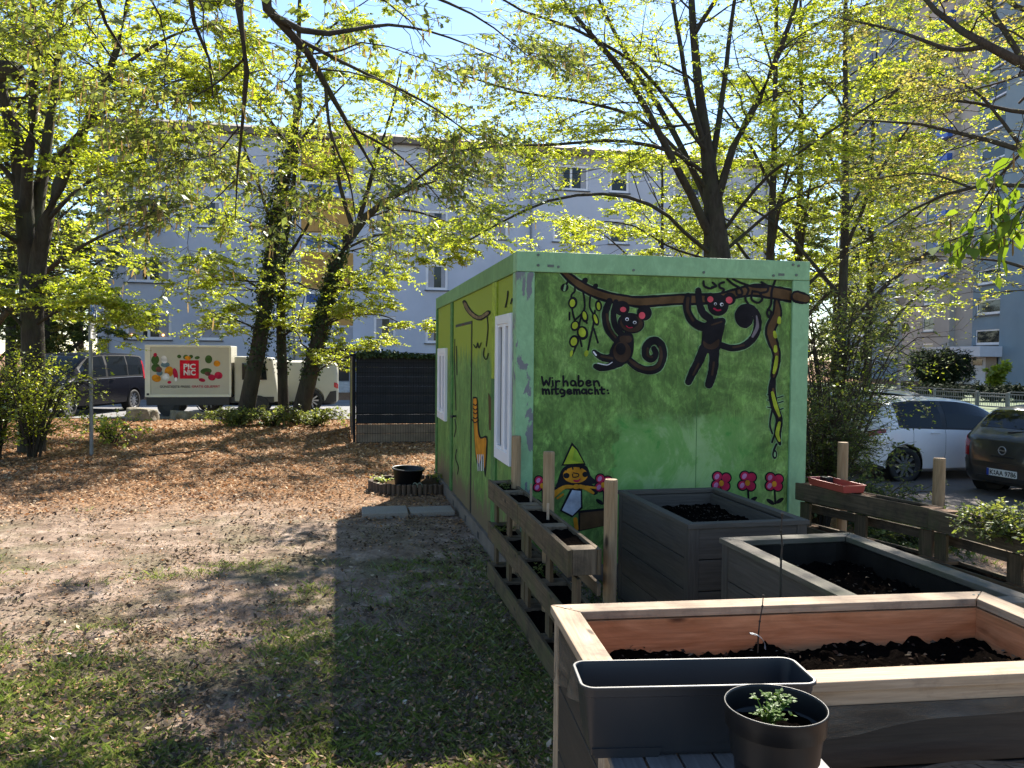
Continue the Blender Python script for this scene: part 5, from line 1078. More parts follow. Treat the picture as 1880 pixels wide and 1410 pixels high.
def house_window(r, dbl, par, k, blind=False, y=.10, sill=True, frame=M['white_pvc'], pane=None):
    a0, a1, z0, z1 = r; w = .14; mb = MB(); e = .004
    mb.box(a0+e, a0+w, y-.05, y+.02, z0+e, z1-e); mb.box(a1-w, a1-e, y-.05, y+.02, z0+e, z1-e); mb.box(a0+w, a1-w, y-.051, y+.02, z0+e, z0+w); mb.box(a0+w, a1-w, y-.051, y+.02, z1-w, z1-e)
    if dbl: m_ = (a0+a1)/2; mb.box(m_-.06, m_+.06, y-.05, y+.02, z0+w, z1-w)
    f = mb.build('window', frame, par); mb = MB(); mb.box(a0+w*.8, a1-w*.8, y+.0, y+.012, z0+w*.8, z1-w*.8); mb.build('pane', M['curtain'] if blind else (pane or M['pane']), f)
    hsh = int(a0*131+z0*17) % 4
    if not blind and pane is None and hsh < 3:
        mb = MB(); q = (a1-a0-2*w)*(.16+.1*hsh); zt_ = z1-w*.9; zb_ = z0+w*.9 if hsh else z1-(z1-z0)*.45
        if hsh:
            for x0_, x1_ in ((a0+w*.9, a0+w*.9+q), (a1-w*.9-q*.7, a1-w*.9)): mb.box(x0_, x1_, y-.008, y-.003, zb_, zt_)
        else: mb.box(a0+w*.9, (a0+a1)/2-.06 if dbl else a1-w*.9, y-.008, y-.003, zb_, zt_)
        mb.build('curtain', M['curtain'], f)
    if sill: mb = MB(); mb.box(a0-.06, a1+.06, -.10, y-.055, z0-.055, z0-.002); mb.build('sill', M['sill'], f)
for i, (r, dbl, k) in enumerate(wins): house_window(r, dbl, house, k, blind=(i in (4, 18)))
for r in stair: house_window((max(r[0], sa0+.1), min(r[1], sa1-.1), r[2], r[3]), 1, house, 0, sill=False, pane=M['sky_pane'])
for py0, py1 in ((463, 531), (567, 597), (362, 428), (262, 330)):
    _, z1 = fac(600, py0); _, z0 = fac(600, py1); mb = MB(); mb.box(sa0, sa1, -.025, -.003, z0, z1); mb.build('ochre_panel', M['ochre'], house)
mb = MB(); mb.box(sa0, sa1, -.02, -.002, fac(600, 628)[1], fac(600, 600)[1]); mb.build('grey_band', M['curtain'], house)
mb = MB(); mb.box(sa0-.2, sa1+.3, -1.3, -.004, fac(615, 640)[1]+.02, fac(615, 640)[1]+.22); mb.build('entrance_canopy', M['white_conc'], house)
mb = MB(); mb.box(entr[0], entr[1], .12, .16, entr[2], entr[3]); mb.build('entrance_door', M['dark_door'], house)
mb = MB(); mb.box(sa1+.02, sa1+.3, -1.25, -.006, zB-.2, fac(615, 640)[1]+.02); mb.build('entrance_pier', M['white_wall'], house)
mb = MB(); nz = fac(650, 643)[1]; xa = fac(646, 640)[0]; add_text(mb, '11', .42, lambda x, y: (sa1+.16+x, -1.256, nz-.15+y), .01); mb.build('house_number', M['black'], house)
mb = MB()
for i in range(5): mb.box(entr[0]-.3, entr[1]+.1, -1.2-.3*i, -.9-.3*i if i else -.01, zB-.2, zB+.5-.13*i)
mb.build('steps', M['step'], house)
mb = MB()
for aa in (A0+.5, sa0-.35, (cols[4][1]+cols[5][0])/2, A1-.5): mb.tube([(aa, -.09, zB), (aa, -.09, ztop)], .05, 8)
mb.build('downpipe', M['galv'], house)
for px in (242, 299): # table lamps glowing behind the ground floor window
    a, z = fac(px, 615); mb = MB(); mb.ball((a, .07, z), .05, 8, 6)
    em = bpy.data.materials.get('lamp_glow')
    if not em:
        em, t, p, new, link = nodes('lamp_glow'); p.inputs['Emission Color'].default_value = (1, .5, .15, 1); p.inputs['Emission Strength'].default_value = 2.5; p.inputs['Base Color'].default_value = (.8, .4, .1, 1)
    mb.build('lit_lamp', em, house)

# blue and cream high rise at the right: a long slab running away from the viewer
HX = 41.5
hi = thing('high_rise', 'tall blue and cream apartment block with wide stairwell windows and a white entrance canopy', 'building', (HX, 60, -.45))
def hy(px): return HX*F/(px-931) - 60
def hz(py, px): d = HX*F/(px-931); q = D(px, py, d); return q[2]+.45
segs = [(hy(2050), hy(1823), M['blue_wall'], 0.0, 'blue_wall'), (hy(1823), hy(1766), M['blue_wall'], .35, 'stair_wall'), (hy(1766), hy(1731), M['cream_wall'], .5, 'cream_recess'), (hy(1731), hy(1645), M['cream_wall'], 0.0, 'cream_wall'), (hy(1645), hy(1517), M['blue_wall'], .6, 'blue_wall')]
HT = 42
sw0, sw1 = hy(1823)+.1, hy(1766)-.55
z1s = [hz(577, 1797), hz(633, 1797)]; st_ = z1s[0]-z1s[1]; wh = 1.35
srects = [(sw0, sw1, z1s[1]+st_*k, z1s[1]+st_*k+wh) for k in range(0, 14)]
crects = [(hy(1702), hy(1682), hz(658, 1690)+st_*k, hz(658, 1690)+st_*k+1.5) for k in range(14)]
brects = [(hy(1625), hy(1600), hz(658, 1610)+st_*k, hz(658, 1610)+st_*k+1.4) for k in range(14)] + [(hy(1570), hy(1545), hz(658, 1560)+st_*k, hz(658, 1560)+st_*k+1.4) for k in range(14)]
for (y0, y1, mt, rec, nm), rc_ in zip(segs, ([], srects, [], crects, brects)):
    mb = MB(); holed(mb, rc_, y0, y1, 0, HT, lambda y, z, d, r=rec: (r+d, y, z), .2); mb.quad((rec, y0, 0), (12, y0, 0), (12, y0, HT), (rec, y0, HT)); mb.quad((rec, y1, 0), (12, y1, 0), (12, y1, HT), (rec, y1, HT)); mb.build(nm, mt, hi)
    for r in rc_:
        a0, a1, zz0, zz1 = r; w = .12; mb = MB(); xx = rec+.06
        mb.box(xx, xx+.08, a0+.005, a0+w, zz0+.005, zz1-.005); mb.box(xx, xx+.08, a1-w, a1-.005, zz0+.005, zz1-.005); mb.box(xx-.001, xx+.08, a0+w, a1-w, zz0+.005, zz0+w+.1); mb.box(xx-.001, xx+.08, a0+w, a1-w, zz1-w, zz1-.005); f = mb.build('window', M['white_pvc'], hi)
        mb = MB(); mb.box(xx+.05, xx+.06, a0+w*.8, a1-w*.8, zz0+w*.8, zz1-w*.8); mb.build('pane', M['pane'], f); mb = MB(); mb.box(rec-.12, rec+.058, a0-.3, a1+.1, zz0-.14, zz0-.003); mb.build('sill', M['sill'], f)
for k in range(3, 14):
    z = hz(658, 1690)+st_*k; mb = MB(); mb.box(-.5, -.02, hy(1731)+.3, hy(1705)-.2, z-.35, z+.75); mb.build('blue_balcony_panel', M['blue_panel'], hi)
mb = MB(); mb.box(-.0, 12, hy(2050), hy(1517), HT+.003, HT+.4); mb.build('roof', M['white_conc'], hi)
zc = hz(644, 1770); mb = MB(); mb.box(-1.9, -.004, hy(1830), hy(1716), zc-.55, zc+.35); mb.build('entrance_canopy', M['white_conc'], hi, bevel=.03)
mb = MB(); mb.box(-.06, -.005, hy(1821), hy(1801), 0, zc-.56); mb.build('entrance_door', M['dark_door'], hi)
mb = MB(); mb.box(.05, .345, hy(1799), hy(1772), 0, zc-.56); mb.build('entrance_wall', M['white_conc'], hi)
mb = MB(); mb.box(.02, .049, hy(1793), hy(1775), zc-1.3, zc-.75); mb.build('entrance_window', M['pane'], hi)
# metal fence and gate, lamp pole, bush by the entrance
gd = 37.0; gp0 = D(1640, 720, gd+4); gp1 = D(1905, 745, gd-3); gl = gp1-gp0; gl[2] = 0; gL = float(np.linalg.norm(gl)); gy = math.atan2(gl[1], gl[0]); zgf = float(gh(gp0[0], gp0[1]))
gate = thing('metal_fence', 'galvanised metal fence with a gate in front of the high rise entrance', 'fence', (gp0[0], gp0[1], zgf), gy)
top = D(1780, 719, gd)[2]-zgf
def at_px(px):
    r = ray(px, 740); A = np.array([[r[0], -gl[0]/gL], [r[1], -gl[1]/gL]]); return np.linalg.solve(A, gp0[:2])[1]
for px in (1665, 1715, 1793, 1851, 1890): s_ = at_px(px); mb = MB(); mb.box(s_-.05, s_+.05, -.05, .05, 0, top+.05); mb.build('fence_post', M['galv'], gate)
mb = MB()
for x in np.arange(0, gL, .12):
    if not at_px(1793) < x < at_px(1851): mb.box(x, x+.014, -.008, .006, .08, top-.05)
for z in (.1, .45, .8, top-.06):
    mb.box(0, at_px(1793)-.055, -.014, -.0085, z, z+.05); mb.box(at_px(1851)+.055, gL, -.014, -.0085, z, z+.05)
mb.build('fence_bars', M['galv'], gate)
mb = MB(); a, b = at_px(1793)+.07, at_px(1851)-.07
for x0, x1, z0_, z1_ in ((a, a+.06, .1, top), (b-.06, b, .1, top), (a+.06, b-.06, .1, .16), (a+.06, b-.06, top-.06, top), (a+.06, b-.06, .55, .6)): mb.box(x0, x1, -.02, .02, z0_, z1_)
for x in np.arange(a+.12, b-.06, .11): mb.box(x, x+.014, -.008, .006, .161, top-.061)
mb.build('gate', M['galv'], gate)
q = D(1650, 700, 30); lamp = thing('lamp_post', 'thin grey lamp pole rising behind the pale silver car', 'lamp post', (q[0], q[1], float(gh(q[0], q[1])))); mb = MB(); mb.tube([(0, 0, 0), (0, 0, 4.2)], [.07, .05], 10); mb.build('pole', M['galv'], lamp); mb = MB(); mb.lathe([(0, 4.2), (.08, 4.2), (.22, 4.45), (.24, 4.5), (.05, 4.66), (0, 4.67)], 20); mb.build('lamp_head', M['galv'], lamp)
tag(sheet('lawn', [lp(24.5, 18), lp(46, 18), lp(46, 60), lp(24.5, 60)], plain('lawn_green', (.05, .085, .02), .9, .4, 2), .02, 20, 30), kind='structure')
# ------------------------------------------------------------------ trees (all branches and leaves are real geometry)
def unit(v): return v/(np.linalg.norm(v, axis=-1, keepdims=True)+1e-9)
def tubes(P, Rd, n):
    """P (m,k,3), Rd (m,k) -> verts, quads"""
    m, k, _ = P.shape; T = np.empty_like(P); T[:, 1:-1] = P[:, 2:]-P[:, :-2]; T[:, 0] = P[:, 1]-P[:, 0]; T[:, -1] = P[:, -1]-P[:, -2]; T = unit(T)
    ref = np.where(np.abs(T[..., 2:3]) < .9, np.array([0, 0, 1.]), np.array([1., 0, 0])); A = unit(np.cross(T, ref)); B = np.cross(T, A)
    an = 2*np.pi*np.arange(n)/n; V = P[:, :, None] + (A[:, :, None]*np.cos(an)[:, None] + B[:, :, None]*np.sin(an)[:, None])*Rd[:, :, None, None]
    idx = np.arange(m*k*n).reshape(m, k, n); nx_ = np.roll(idx, -1, 2)
    Qd = np.stack([idx[:, :-1], nx_[:, :-1], nx_[:, 1:], idx[:, 1:]], -1).reshape(-1, 4); return V.reshape(-1, 3), Qd
def resample(pts, k):
    S = np.array(smooth(pts, 6)); d = np.r_[0, np.cumsum(np.linalg.norm(np.diff(S[:, :3], axis=0), axis=1))]; t = np.linspace(0, d[-1], k)
    return np.stack([np.interp(t, d, S[:, i]) for i in range(S.shape[1])], -1)
def spawn(g, P, Rd, n, t0, ln, ang, flat, up, droop, wob, k, t1=1.0, rk=.55, taper=True, bias=None):
    m, kk, _ = P.shape; idx = np.repeat(np.arange(m), n); t = g.uniform(t0, t1, m*n); f = t*(kk-1); i = np.minimum(f.astype(int), kk-2); f = (f-i)[:, None]
    p = P[idx, i]*(1-f)+P[idx, i+1]*f; T = unit(P[idx, i+1]-P[idx, i]); r = (Rd[idx, i]*(1-f[:, 0])+Rd[idx, i+1]*f[:, 0])*rk
    v = g.normal(size=(m*n, 3)); v -= (v*T).sum(1, keepdims=True)*T; v = unit(v); a = g.normal(ang, .22, m*n)[:, None]
    d = T*np.cos(a)+v*np.sin(a); d[:, 2] = d[:, 2]*flat+up
    if bias is not None: d = d+bias
    d = unit(d); pl = np.linalg.norm(P[:, -1]-P[:, 0], axis=1)[idx]
    L = (ln(t, pl) if callable(ln) else ln)*g.uniform(.65, 1.25, m*n)
    s = np.linspace(0, 1, k); C = p[:, None]+d[:, None]*(L[:, None]*s)[..., None]; C[..., 2] -= (L[:, None]*s**2)*droop
    w = np.cumsum(g.normal(0, 1, (m*n, k, 3)), 1)*wob*L[:, None, None]/k; w -= w[:, :1]; C = C+w
    Rr = r[:, None]*(1-.72*s)[None]; return C, np.maximum(Rr, .0018)
def leaves(g, Pq, n, l, w, droop=.3, nj=.5, t0=.1, sidek=.8, fold=False, flip=.35):
    m, k, _ = Pq.shape; t = g.uniform(t0, 1, (m, n)); f = t*(k-1); i = np.minimum(f.astype(int), k-2); f = (f-i)[..., None]; mi = np.arange(m)[:, None]
    p = (Pq[mi, i]*(1-f)+Pq[mi, i+1]*f).reshape(-1, 3); T = unit((Pq[mi, i+1]-Pq[mi, i]).reshape(-1, 3)); N_ = len(p)
    S = unit(np.cross(T, [0, 0, 1.])+g.normal(0, .08, (N_, 3)))*np.where(g.random(N_) < .5, 1, -1)[:, None]
    d = T*.55+S*sidek+g.normal(0, flip, (N_, 3)); d[:, 2] -= droop*g.random(N_); d = unit(d)
    nn = np.array([0, 0, 1.])+g.normal(0, nj, (N_, 3)); W_ = unit(np.cross(d, nn)); L = (l*np.clip(g.lognormal(-.1, .35, N_), .35, 1.7))[:, None]; up = np.cross(W_, d)
    if not fold:
        V = np.stack([p, p+d*L*.42+W_*L*w*.5, p+d*L, p+d*L*.42-W_*L*w*.5], 1).reshape(-1, 3); return V, np.arange(4*N_).reshape(N_, 4)
    p1, p2 = p+d*L*.35, p+d*L*.72-[0, 0, .0]*L; tip = p+d*L-np.array([0, 0, .12])*L
    V = np.stack([p, p1, p2, tip, p1+W_*L*w*.5+up*L*.08, p2+W_*L*w*.42+up*L*.05, p1-W_*L*w*.5+up*L*.08, p2-W_*L*w*.42+up*L*.05], 1).reshape(-1, 3)
    b = np.arange(N_)[:, None]*8; Qf = np.concatenate([b+[0, 4, 5, 1], b+[1, 5, 3, 2], b+[0, 1, 7, 6], b+[1, 2, 3, 7]]); return V, Qf
def cat(parts):
    Vs, Qs, b = [], [], 0
    for V, Qd in parts: Vs.append(V); Qs.append(Qd+b); b += len(V)
    return np.concatenate(Vs), np.concatenate(Qs)
def tree(name, label, base, mains, seed, leaf='leaf_spring', n1=9, n2=6, n3=5, nl=11, lsize=.055, sub=.45, flat=.45, up=.12, droop=.12, barkm='bark', group=None, cat_='tree', t0=.25, twl=.34, catkins=0, ivy=None, leaf_w=.62, fold=False, bias=None, crown='crown', ldroop=.3, extra=None, sublen=(.9, 2.3)):
    g = np.random.default_rng(seed); base = np.asarray(base, float); tr = thing(name, label, cat_, base, 0, group); parts, P1s, R1s = [], [], []; k = 12
    for pts in mains:
        S = resample(pts, k); P = S[None, :, :3]-base; Rd = S[None, :, 3]; P = P+np.cumsum(g.normal(0, .012, P.shape), 1)*(P[:, -1:]-P[:, :1])[..., 2:3].clip(.5, 3)*.35*(Rd[..., None] < .15)
        parts.append(tubes(P, Rd, 12 if Rd.max() > .08 else 7)); P1s.append(P); R1s.append(Rd)
    P = np.concatenate(P1s); Rd = np.concatenate(R1s)
    A, RA = spawn(g, P, Rd, n1, t0, lambda t, L: np.clip(sub*L*(1.15-.75*t), *sublen), .95, flat, up, droop, .25, 7, rk=.30, bias=bias); RA = np.minimum(RA, .022); parts.append(tubes(A, RA, 5))
    B, RB = spawn(g, A, RA, n2, .2, lambda t, L: np.clip(.55*L*(1.2-.7*t), .35, 1.3), .85, flat*.6, .04, droop*.8, .25, 5, rk=.5); parts.append(tubes(B, RB, 4))
    Cc, RC = spawn(g, B, RB, n3, .15, lambda t, L: np.clip(.6*L, .5*twl, 1.3*twl), .8, flat*.5, 0, droop, .2, 4, rk=.5); parts.append(tubes(Cc, np.minimum(RC, .004), 3))
    V, Qd = cat(parts); mesh_np('trunk', V, Qd, M[barkm], tr, True)
    tw = np.concatenate([Cc]); lv = [leaves(g, tw, nl, lsize, leaf_w, ldroop, fold=fold), leaves(g, B, max(2, nl//2), lsize, leaf_w, ldroop, t0=.3, fold=fold)]
    V, Qd = cat(lv); mesh_np(crown, V, Qd, M[leaf], tr)
    if catkins:
        m = len(Cc); n = int(m*catkins); i = g.integers(0, m, n); j = g.integers(1, 4, n); p = Cc[i, j]; L = g.uniform(.045, .095, n)[:, None]; a = g.uniform(0, 6.28, n); wv = np.stack([np.cos(a), np.sin(a), np.zeros(n)], -1)*.006; sw = g.normal(0, .012, (n, 3)); dn = np.array([0, 0, -1.])
        V = np.stack([p-wv*.4, p+wv*.4, p+dn*L*.5+wv+sw*.5, p+dn*L+wv*.5+sw, p+dn*L-wv*.5+sw, p+dn*L*.5-wv+sw*.5], 1).reshape(-1, 3); b = np.arange(n)[:, None]*6; mesh_np('catkins', V, np.concatenate([b+[0, 1, 2, 5], b+[5, 2, 3, 4]]), M['catkin'], tr)
    if ivy:
        vs = []
        for mi, ta, tb, n, rr in ivy:
            S = resample(mains[mi], 60); i = (g.uniform(ta, tb, n)*59).astype(int); p = S[i, :3]-base; a = g.uniform(0, 6.28, n); rad = S[i, 3]+np.abs(g.normal(0, rr, n)); o = np.stack([np.cos(a), np.sin(a), np.zeros(n)], -1); p = p+o*rad[:, None]; p[:, 2] += g.normal(0, .06, n)
            d = unit(o*.6+g.normal(0, .5, (n, 3))-[0, 0, .6]); W_ = unit(np.cross(d, o+g.normal(0, .3, (n, 3)))); L = g.uniform(.04, .085, n)[:, None]
            vs.append((np.stack([p, p+d*L*.35+W_*L*.5, p+d*L, p+d*L*.35-W_*L*.5], 1).reshape(-1, 3), np.arange(4*n).reshape(n, 4)))
        V, Qd = cat(vs); mesh_np('ivy', V, Qd, M['ivy'], tr)
    return tr
def px(*q, r0=.1, r1=.02):
    """pixel polyline (x, y, distance) -> world points with tapering radius"""
    n = len(q); out = []
    for i, (x, y, d) in enumerate(q): out.append((*D(x, y, d), r0+(r1-r0)*(i/(n-1))**.85))
    return out
def gb(x, y, z=None): return np.array([x, y, float(gh(x, y)) if z is None else z])

# the tree right behind the cabin: one dark trunk, many steep limbs and long arching ones to the left
b = gb(3.46, 13.5)
mains = [[(*b-[0, 0, .2], .31), (*D(1318, 560, 13.5), .25), (*D(1316, 460, 13.5), .225), (*D(1310, 380, 13.5), .165), (*D(1302, 290, 13.5), .115), (*D(1290, 190, 13.5), .085), (*D(1280, 60, 13.6), .065), (*D(1274, -80, 13.8), .045), (*D(1268, -260, 14), .03)],
    px((1312, 450, 13.5), (1272, 365, 13.2), (1222, 272, 12.8), (1165, 172, 12.5), (1100, 92, 12.2), (1040, 20, 12), (960, -80, 11.5), r0=0.082, r1=.02),
    px((1308, 400, 13.5), (1262, 300, 13.8), (1200, 195, 14), (1136, 95, 14.3), (1090, 0, 14.5), (1050, -120, 15), r0=0.068, r1=.02),
    px((1316, 370, 13.5), (1350, 262, 13.3), (1398, 165, 13), (1440, 60, 12.8), (1470, -60, 12.5), (1490, -200, 12), r0=0.075, r1=.02),
    px((1306, 310, 13.5), (1330, 160, 13.8), (1350, 0, 14), (1372, -170, 14.3), r0=0.061, r1=.02), px((1300, 290, 13.5), (1258, 150, 13.3), (1236, 0, 13), (1214, -170, 12.8), r0=0.058, r1=.02),
    px((1312, 470, 13.5), (1262, 432, 13), (1212, 385, 12.5), (1130, 358, 12), (1030, 363, 11.6), (950, 392, 11.3), (862, 440, 11), r0=0.041, r1=.012),
    px((1296, 320, 13.5), (1232, 278, 12.8), (1130, 257, 12.3), (1020, 264, 11.8), (900, 268, 11.4), (800, 282, 11), r0=0.037, r1=.012),
    px((1300, 350, 13.5), (1205, 235, 13), (1080, 188, 12.5), (960, 170, 12), (850, 138, 11.5), r0=0.037, r1=.012), px((1290, 270, 13.4), (1180, 130, 12.6), (1070, 60, 12), (960, 20, 11.5), (860, -40, 11), r0=0.037, r1=.012),
    px((1318, 440, 13.5), (1400, 335, 13), (1480, 272, 12.5), (1580, 205, 12), (1680, 145, 11.5), r0=0.034, r1=.012), px((1320, 470, 13.5), (1420, 385, 13.4), (1520, 335, 13.2), (1640, 300, 13), r0=0.034, r1=.012),
    px((1312, 480, 13.5), (1230, 452, 13.8), (1160, 412, 14), (1080, 405, 14.3), r0=0.024, r1=.01), px((1278, 60, 13.6), (1400, -120, 13.2), (1500, -280, 13), r0=0.041, r1=.015)]
tree('hornbeam_tree', 'tall tree with one dark trunk and steep fanning limbs, rising right behind the cabin', b, mains, 11, n1=10, n2=7, n3=6, nl=10, lsize=.044, sub=.42, barkm='bark', group='hornbeams round the yard', sublen=(.8, 1.9))

# big many stemmed tree at the left edge
b = gb(-8.4, 14.0)
mains = [[(*b-[0, 0, .1], .23), (*D(62, 700, 14), .19), (*D(58, 560, 14), .175), (*D(48, 420, 14), .155), (*D(38, 310, 14), .15), (*D(12, 200, 14), .10), (*D(-20, 90, 13.8), .06), (*D(-50, -60, 13.6), .03)],
    px((60, 600, 14), (66, 480, 13.9), (82, 400, 13.8), (108, 325, 13.6), (134, 258, 13.4), (166, 190, 13.2), (200, 100, 13), (226, 0, 12.8), (245, -140, 12.6), r0=.16, r1=.02), px((54, 470, 14), (76, 330, 14.3), (94, 190, 14.6), (106, 60, 14.8), (112, -110, 15), r0=.14, r1=.02),
    px((44, 400, 14), (52, 260, 13.5), (60, 120, 13.2), (54, 0, 13), (60, -150, 12.8), r0=.11, r1=.02), px((76, 420, 13.9), (140, 350, 13.4), (205, 312, 13), (270, 290, 12.6), r0=.045, r1=.01), px((70, 330, 13.8), (160, 232, 13.2), (260, 172, 12.7), (350, 142, 12.2), r0=.05, r1=.01),
    px((60, 600, 14), (110, 570, 13.5), (160, 555, 13.2), (205, 548, 13), r0=.032, r1=.01), px((166, 190, 13.2), (240, 110, 12.6), (330, 60, 12.2), (420, 40, 11.8), r0=.04, r1=.01),
    px((40, 350, 14), (-20, 280, 13.6), (-90, 220, 13.2), r0=.06, r1=.012), px((40, 450, 14), (-10, 420, 13.5), (-80, 400, 13.2), r0=.05, r1=.012), px((55, 610, 14), (0, 560, 13.6), (-70, 540, 13.2), r0=.035, r1=.01)]
t1_ = tree('hornbeam_tree', 'massive many stemmed tree with bright foliage at the left edge of the yard', b, mains, 12, t0=.42, n1=12, n2=8, n3=7, nl=17, lsize=.048, sub=.5, group='hornbeams round the yard', sublen=(.8, 2.1))
mb = MB(); q = D(22, 130, 13.4)-b; mb.tube([q+[-.30, .1, .02], q+[-.1, 0, 0], q+[.12, -.05, -.02], q+[.2, -.06, -.02]], [.17, .17, .15, .10], 12); mb.build('branch_stub', M['bark'], t1_)

# three ivy covered trunks growing together in front of the street
g3 = 'ivy covered trunks by the street'
b = gb(*D(446, 775, 20.2)[:2]); b[2] -= .0
tree('ivy_tree', 'straight ivy covered tree, leftmost trunk of the three by the street', b, [[(*b-[0, 0, .1], .22), (*D(462, 700, 20.2), .20), (*D(480, 610, 20.2), .19), (*D(496, 490, 20.2), .175), (*D(512, 360, 20.2), .15), (*D(528, 280, 20.2), .12), (*D(543, 180, 20.2), .09), (*D(540, 70, 20.2), .06), (*D(545, -60, 20), .03)],
    px((505, 430, 20.2), (470, 330, 19.6), (440, 260, 19), (420, 180, 18.6), r0=.05, r1=.012), px((516, 340, 20.2), (560, 250, 19.6), (600, 190, 19.2), (660, 130, 18.8), r0=.06, r1=.012), px((490, 540, 20.2), (445, 510, 19.5), (410, 498, 19), (375, 495, 18.6), r0=.035, r1=.01), px((480, 610, 20.2), (440, 590, 19.6), (395, 578, 19.2), r0=.03, r1=.01),
    px((530, 270, 20.2), (470, 190, 20), (400, 130, 19.8), (330, 100, 19.6), r0=.05, r1=.012), px((540, 150, 20.2), (600, 60, 20), (680, 0, 19.8), r0=.045, r1=.012), px((505, 440, 20.2), (455, 405, 20.6), (400, 390, 21), r0=.035, r1=.01)],
    13, n1=9, n2=7, n3=6, nl=17, lsize=.054, sub=.55, group=g3, ivy=[(0, 0.14, .62, 1700, .04), (0, .3, .6, 1300, .11)])
b = gb(*D(524, 752, 20.9)[:2])
tree('ivy_tree', 'thin straight ivy covered tree in the middle of the three trunks by the street', b, [[(*b-[0, 0, .1], .15), (*D(520, 660, 20.9), .13), (*D(517, 570, 20.9), .12), (*D(522, 470, 20.9), .10), (*D(540, 360, 21), .07), (*D(552, 250, 21), .04)], px((521, 480, 20.9), (560, 420, 20.6), (585, 360, 20.4), (600, 290, 20.2), r0=.05, r1=.012), px((518, 620, 20.9), (545, 590, 20.6), (560, 540, 20.4), r0=.03, r1=.01)],
    14, n1=9, n2=7, n3=6, nl=18, lsize=.058, group=g3, ivy=[(0, .2, .75, 900, .06)])
b = gb(*D(545, 765, 20.5)[:2])
tree('ivy_tree', 'ivy covered tree leaning strongly over towards the dark fence by the street', b, [[(*b-[0, 0, .1], .24), (*D(566, 700, 20.5), .21), (*D(588, 610, 20.4), .19), (*D(606, 530, 20.3), .175), (*D(628, 460, 20.2), .15), (*D(655, 418, 20.1), .12), (*D(690, 380, 20), .08), (*D(740, 350, 19.8), .05), (*D(800, 330, 19.5), .02)],
    px((610, 540, 20.3), (640, 524, 20), (668, 512, 19.8), (700, 490, 19.6), r0=.06, r1=.01), px((650, 425, 20.1), (620, 330, 20), (600, 240, 19.8), (590, 140, 19.6), r0=.07, r1=.012), px((660, 410, 20.1), (690, 300, 19.8), (720, 210, 19.5), (740, 110, 19.2), r0=.07, r1=.012), px((690, 380, 20), (770, 390, 19.4), (840, 420, 18.9), (880, 470, 18.6), r0=.04, r1=.01), px((628, 460, 20.2), (700, 430, 19.5), (770, 440, 19), (800, 490, 18.7), r0=.035, r1=.01),
    px((588, 600, 20.4), (640, 580, 19.8), (700, 578, 19.4), (745, 600, 19.2), r0=.03, r1=.01), px((572, 690, 20.4), (620, 660, 19.9), (680, 650, 19.5), r0=.025, r1=.01), px((740, 350, 19.8), (820, 290, 19.2), (900, 260, 18.8), (960, 290, 18.4), r0=.04, r1=.01)],
    15, n1=9, n2=7, n3=6, nl=17, lsize=.054, sub=.55, group=g3, ivy=[(0, .18, .62, 1600, .035), (0, .32, .55, 700, .09)], catkins=.2)

# overhanging hornbeam whose trunk stands left of the viewer; its limbs reach into the picture from above
b = gb(-5.8, 3.9)
J = np.array([-3.6, 4.6, 5.4])
mains = [[(*b-[0, 0, .1], .26), (*(b+[.1, 0, 2.2]), .23), (*(b+[.9, 0, 4.0]), .2), (*J, .15)],
    [(*J, .12), (*D(395, -150, 5.04), 0.0449), (*D(430, -40, 5.04), 0.0317), (*D(440, 50, 5.11), 0.0222), (*D(447, 115, 5.18), 0.0190), (*D(455, 170, 5.33), 0.0148), (*D(440, 232, 5.47), 0.0106), (*D(432, 320, 5.69), 0.0069), (*D(428, 405, 5.90), 0.0032)],
    [(*J, .13), (*D(420, -200, 5.18), 0.0528), (*D(468, -40, 5.18), 0.0396), (*D(492, 22, 5.26), 0.0327), (*D(546, 72, 5.47), 0.0274), (*D(598, 160, 5.76), 0.0211), (*D(640, 232, 6.12), 0.0158), (*D(700, 335, 6.48), 0.0063)],
    [(*D(500, 28, 5.26), 0.0238), (*D(570, 62, 5.47), 0.0211), (*D(640, 56, 5.69), 0.0158), (*D(720, 44, 6.05), 0.0116), (*D(820, 66, 6.48), 0.0079), (*D(930, 110, 6.91), 0.0042)], [(*D(598, 160, 5.76), 0.0132), (*D(606, 240, 5.90), 0.0106), (*D(640, 330, 6.12), 0.0074), (*D(655, 420, 6.34), 0.0032)],
    [(*J, .08), (*D(300, -120, 4.90), 0.0264), (*D(340, 10, 5.18), 0.0158), (*D(380, 90, 5.47), 0.0106), (*D(390, 180, 5.69), 0.0053)], [(*D(546, 72, 5.47), 0.0158), (*D(660, 130, 5.90), 0.0116), (*D(780, 190, 6.34), 0.0085), (*D(880, 260, 6.77), 0.0042)], [(*D(640, 232, 6.12), 0.0116), (*D(740, 290, 6.62), 0.0079), (*D(820, 380, 7.06), 0.0042)],
    [(*D(470, -80, 5.18), 0.0317), (*D(600, -60, 5.62), 0.0238), (*D(740, -30, 6.12), 0.0158), (*D(880, 30, 6.70), 0.0085), (*D(980, 110, 7.13), 0.0042)], [(*J, .07), (*D(160, -160, 5.04), 0.0238), (*D(180, 0, 5.33), 0.0148), (*D(230, 90, 5.62), 0.0074)], [(*D(447, 110, 5.18), 0.0085), (*D(400, 150, 5.40), 0.0063), (*D(330, 190, 5.62), 0.0032)],
    [(*D(440, 232, 5.47), 0.0063), (*D(395, 280, 5.54), 0.0047), (*D(340, 290, 5.69), 0.0021)], [(*D(432, 330, 5.69), 0.0053), (*D(380, 380, 5.76), 0.0037), (*D(345, 405, 5.76), 0.0016)]]
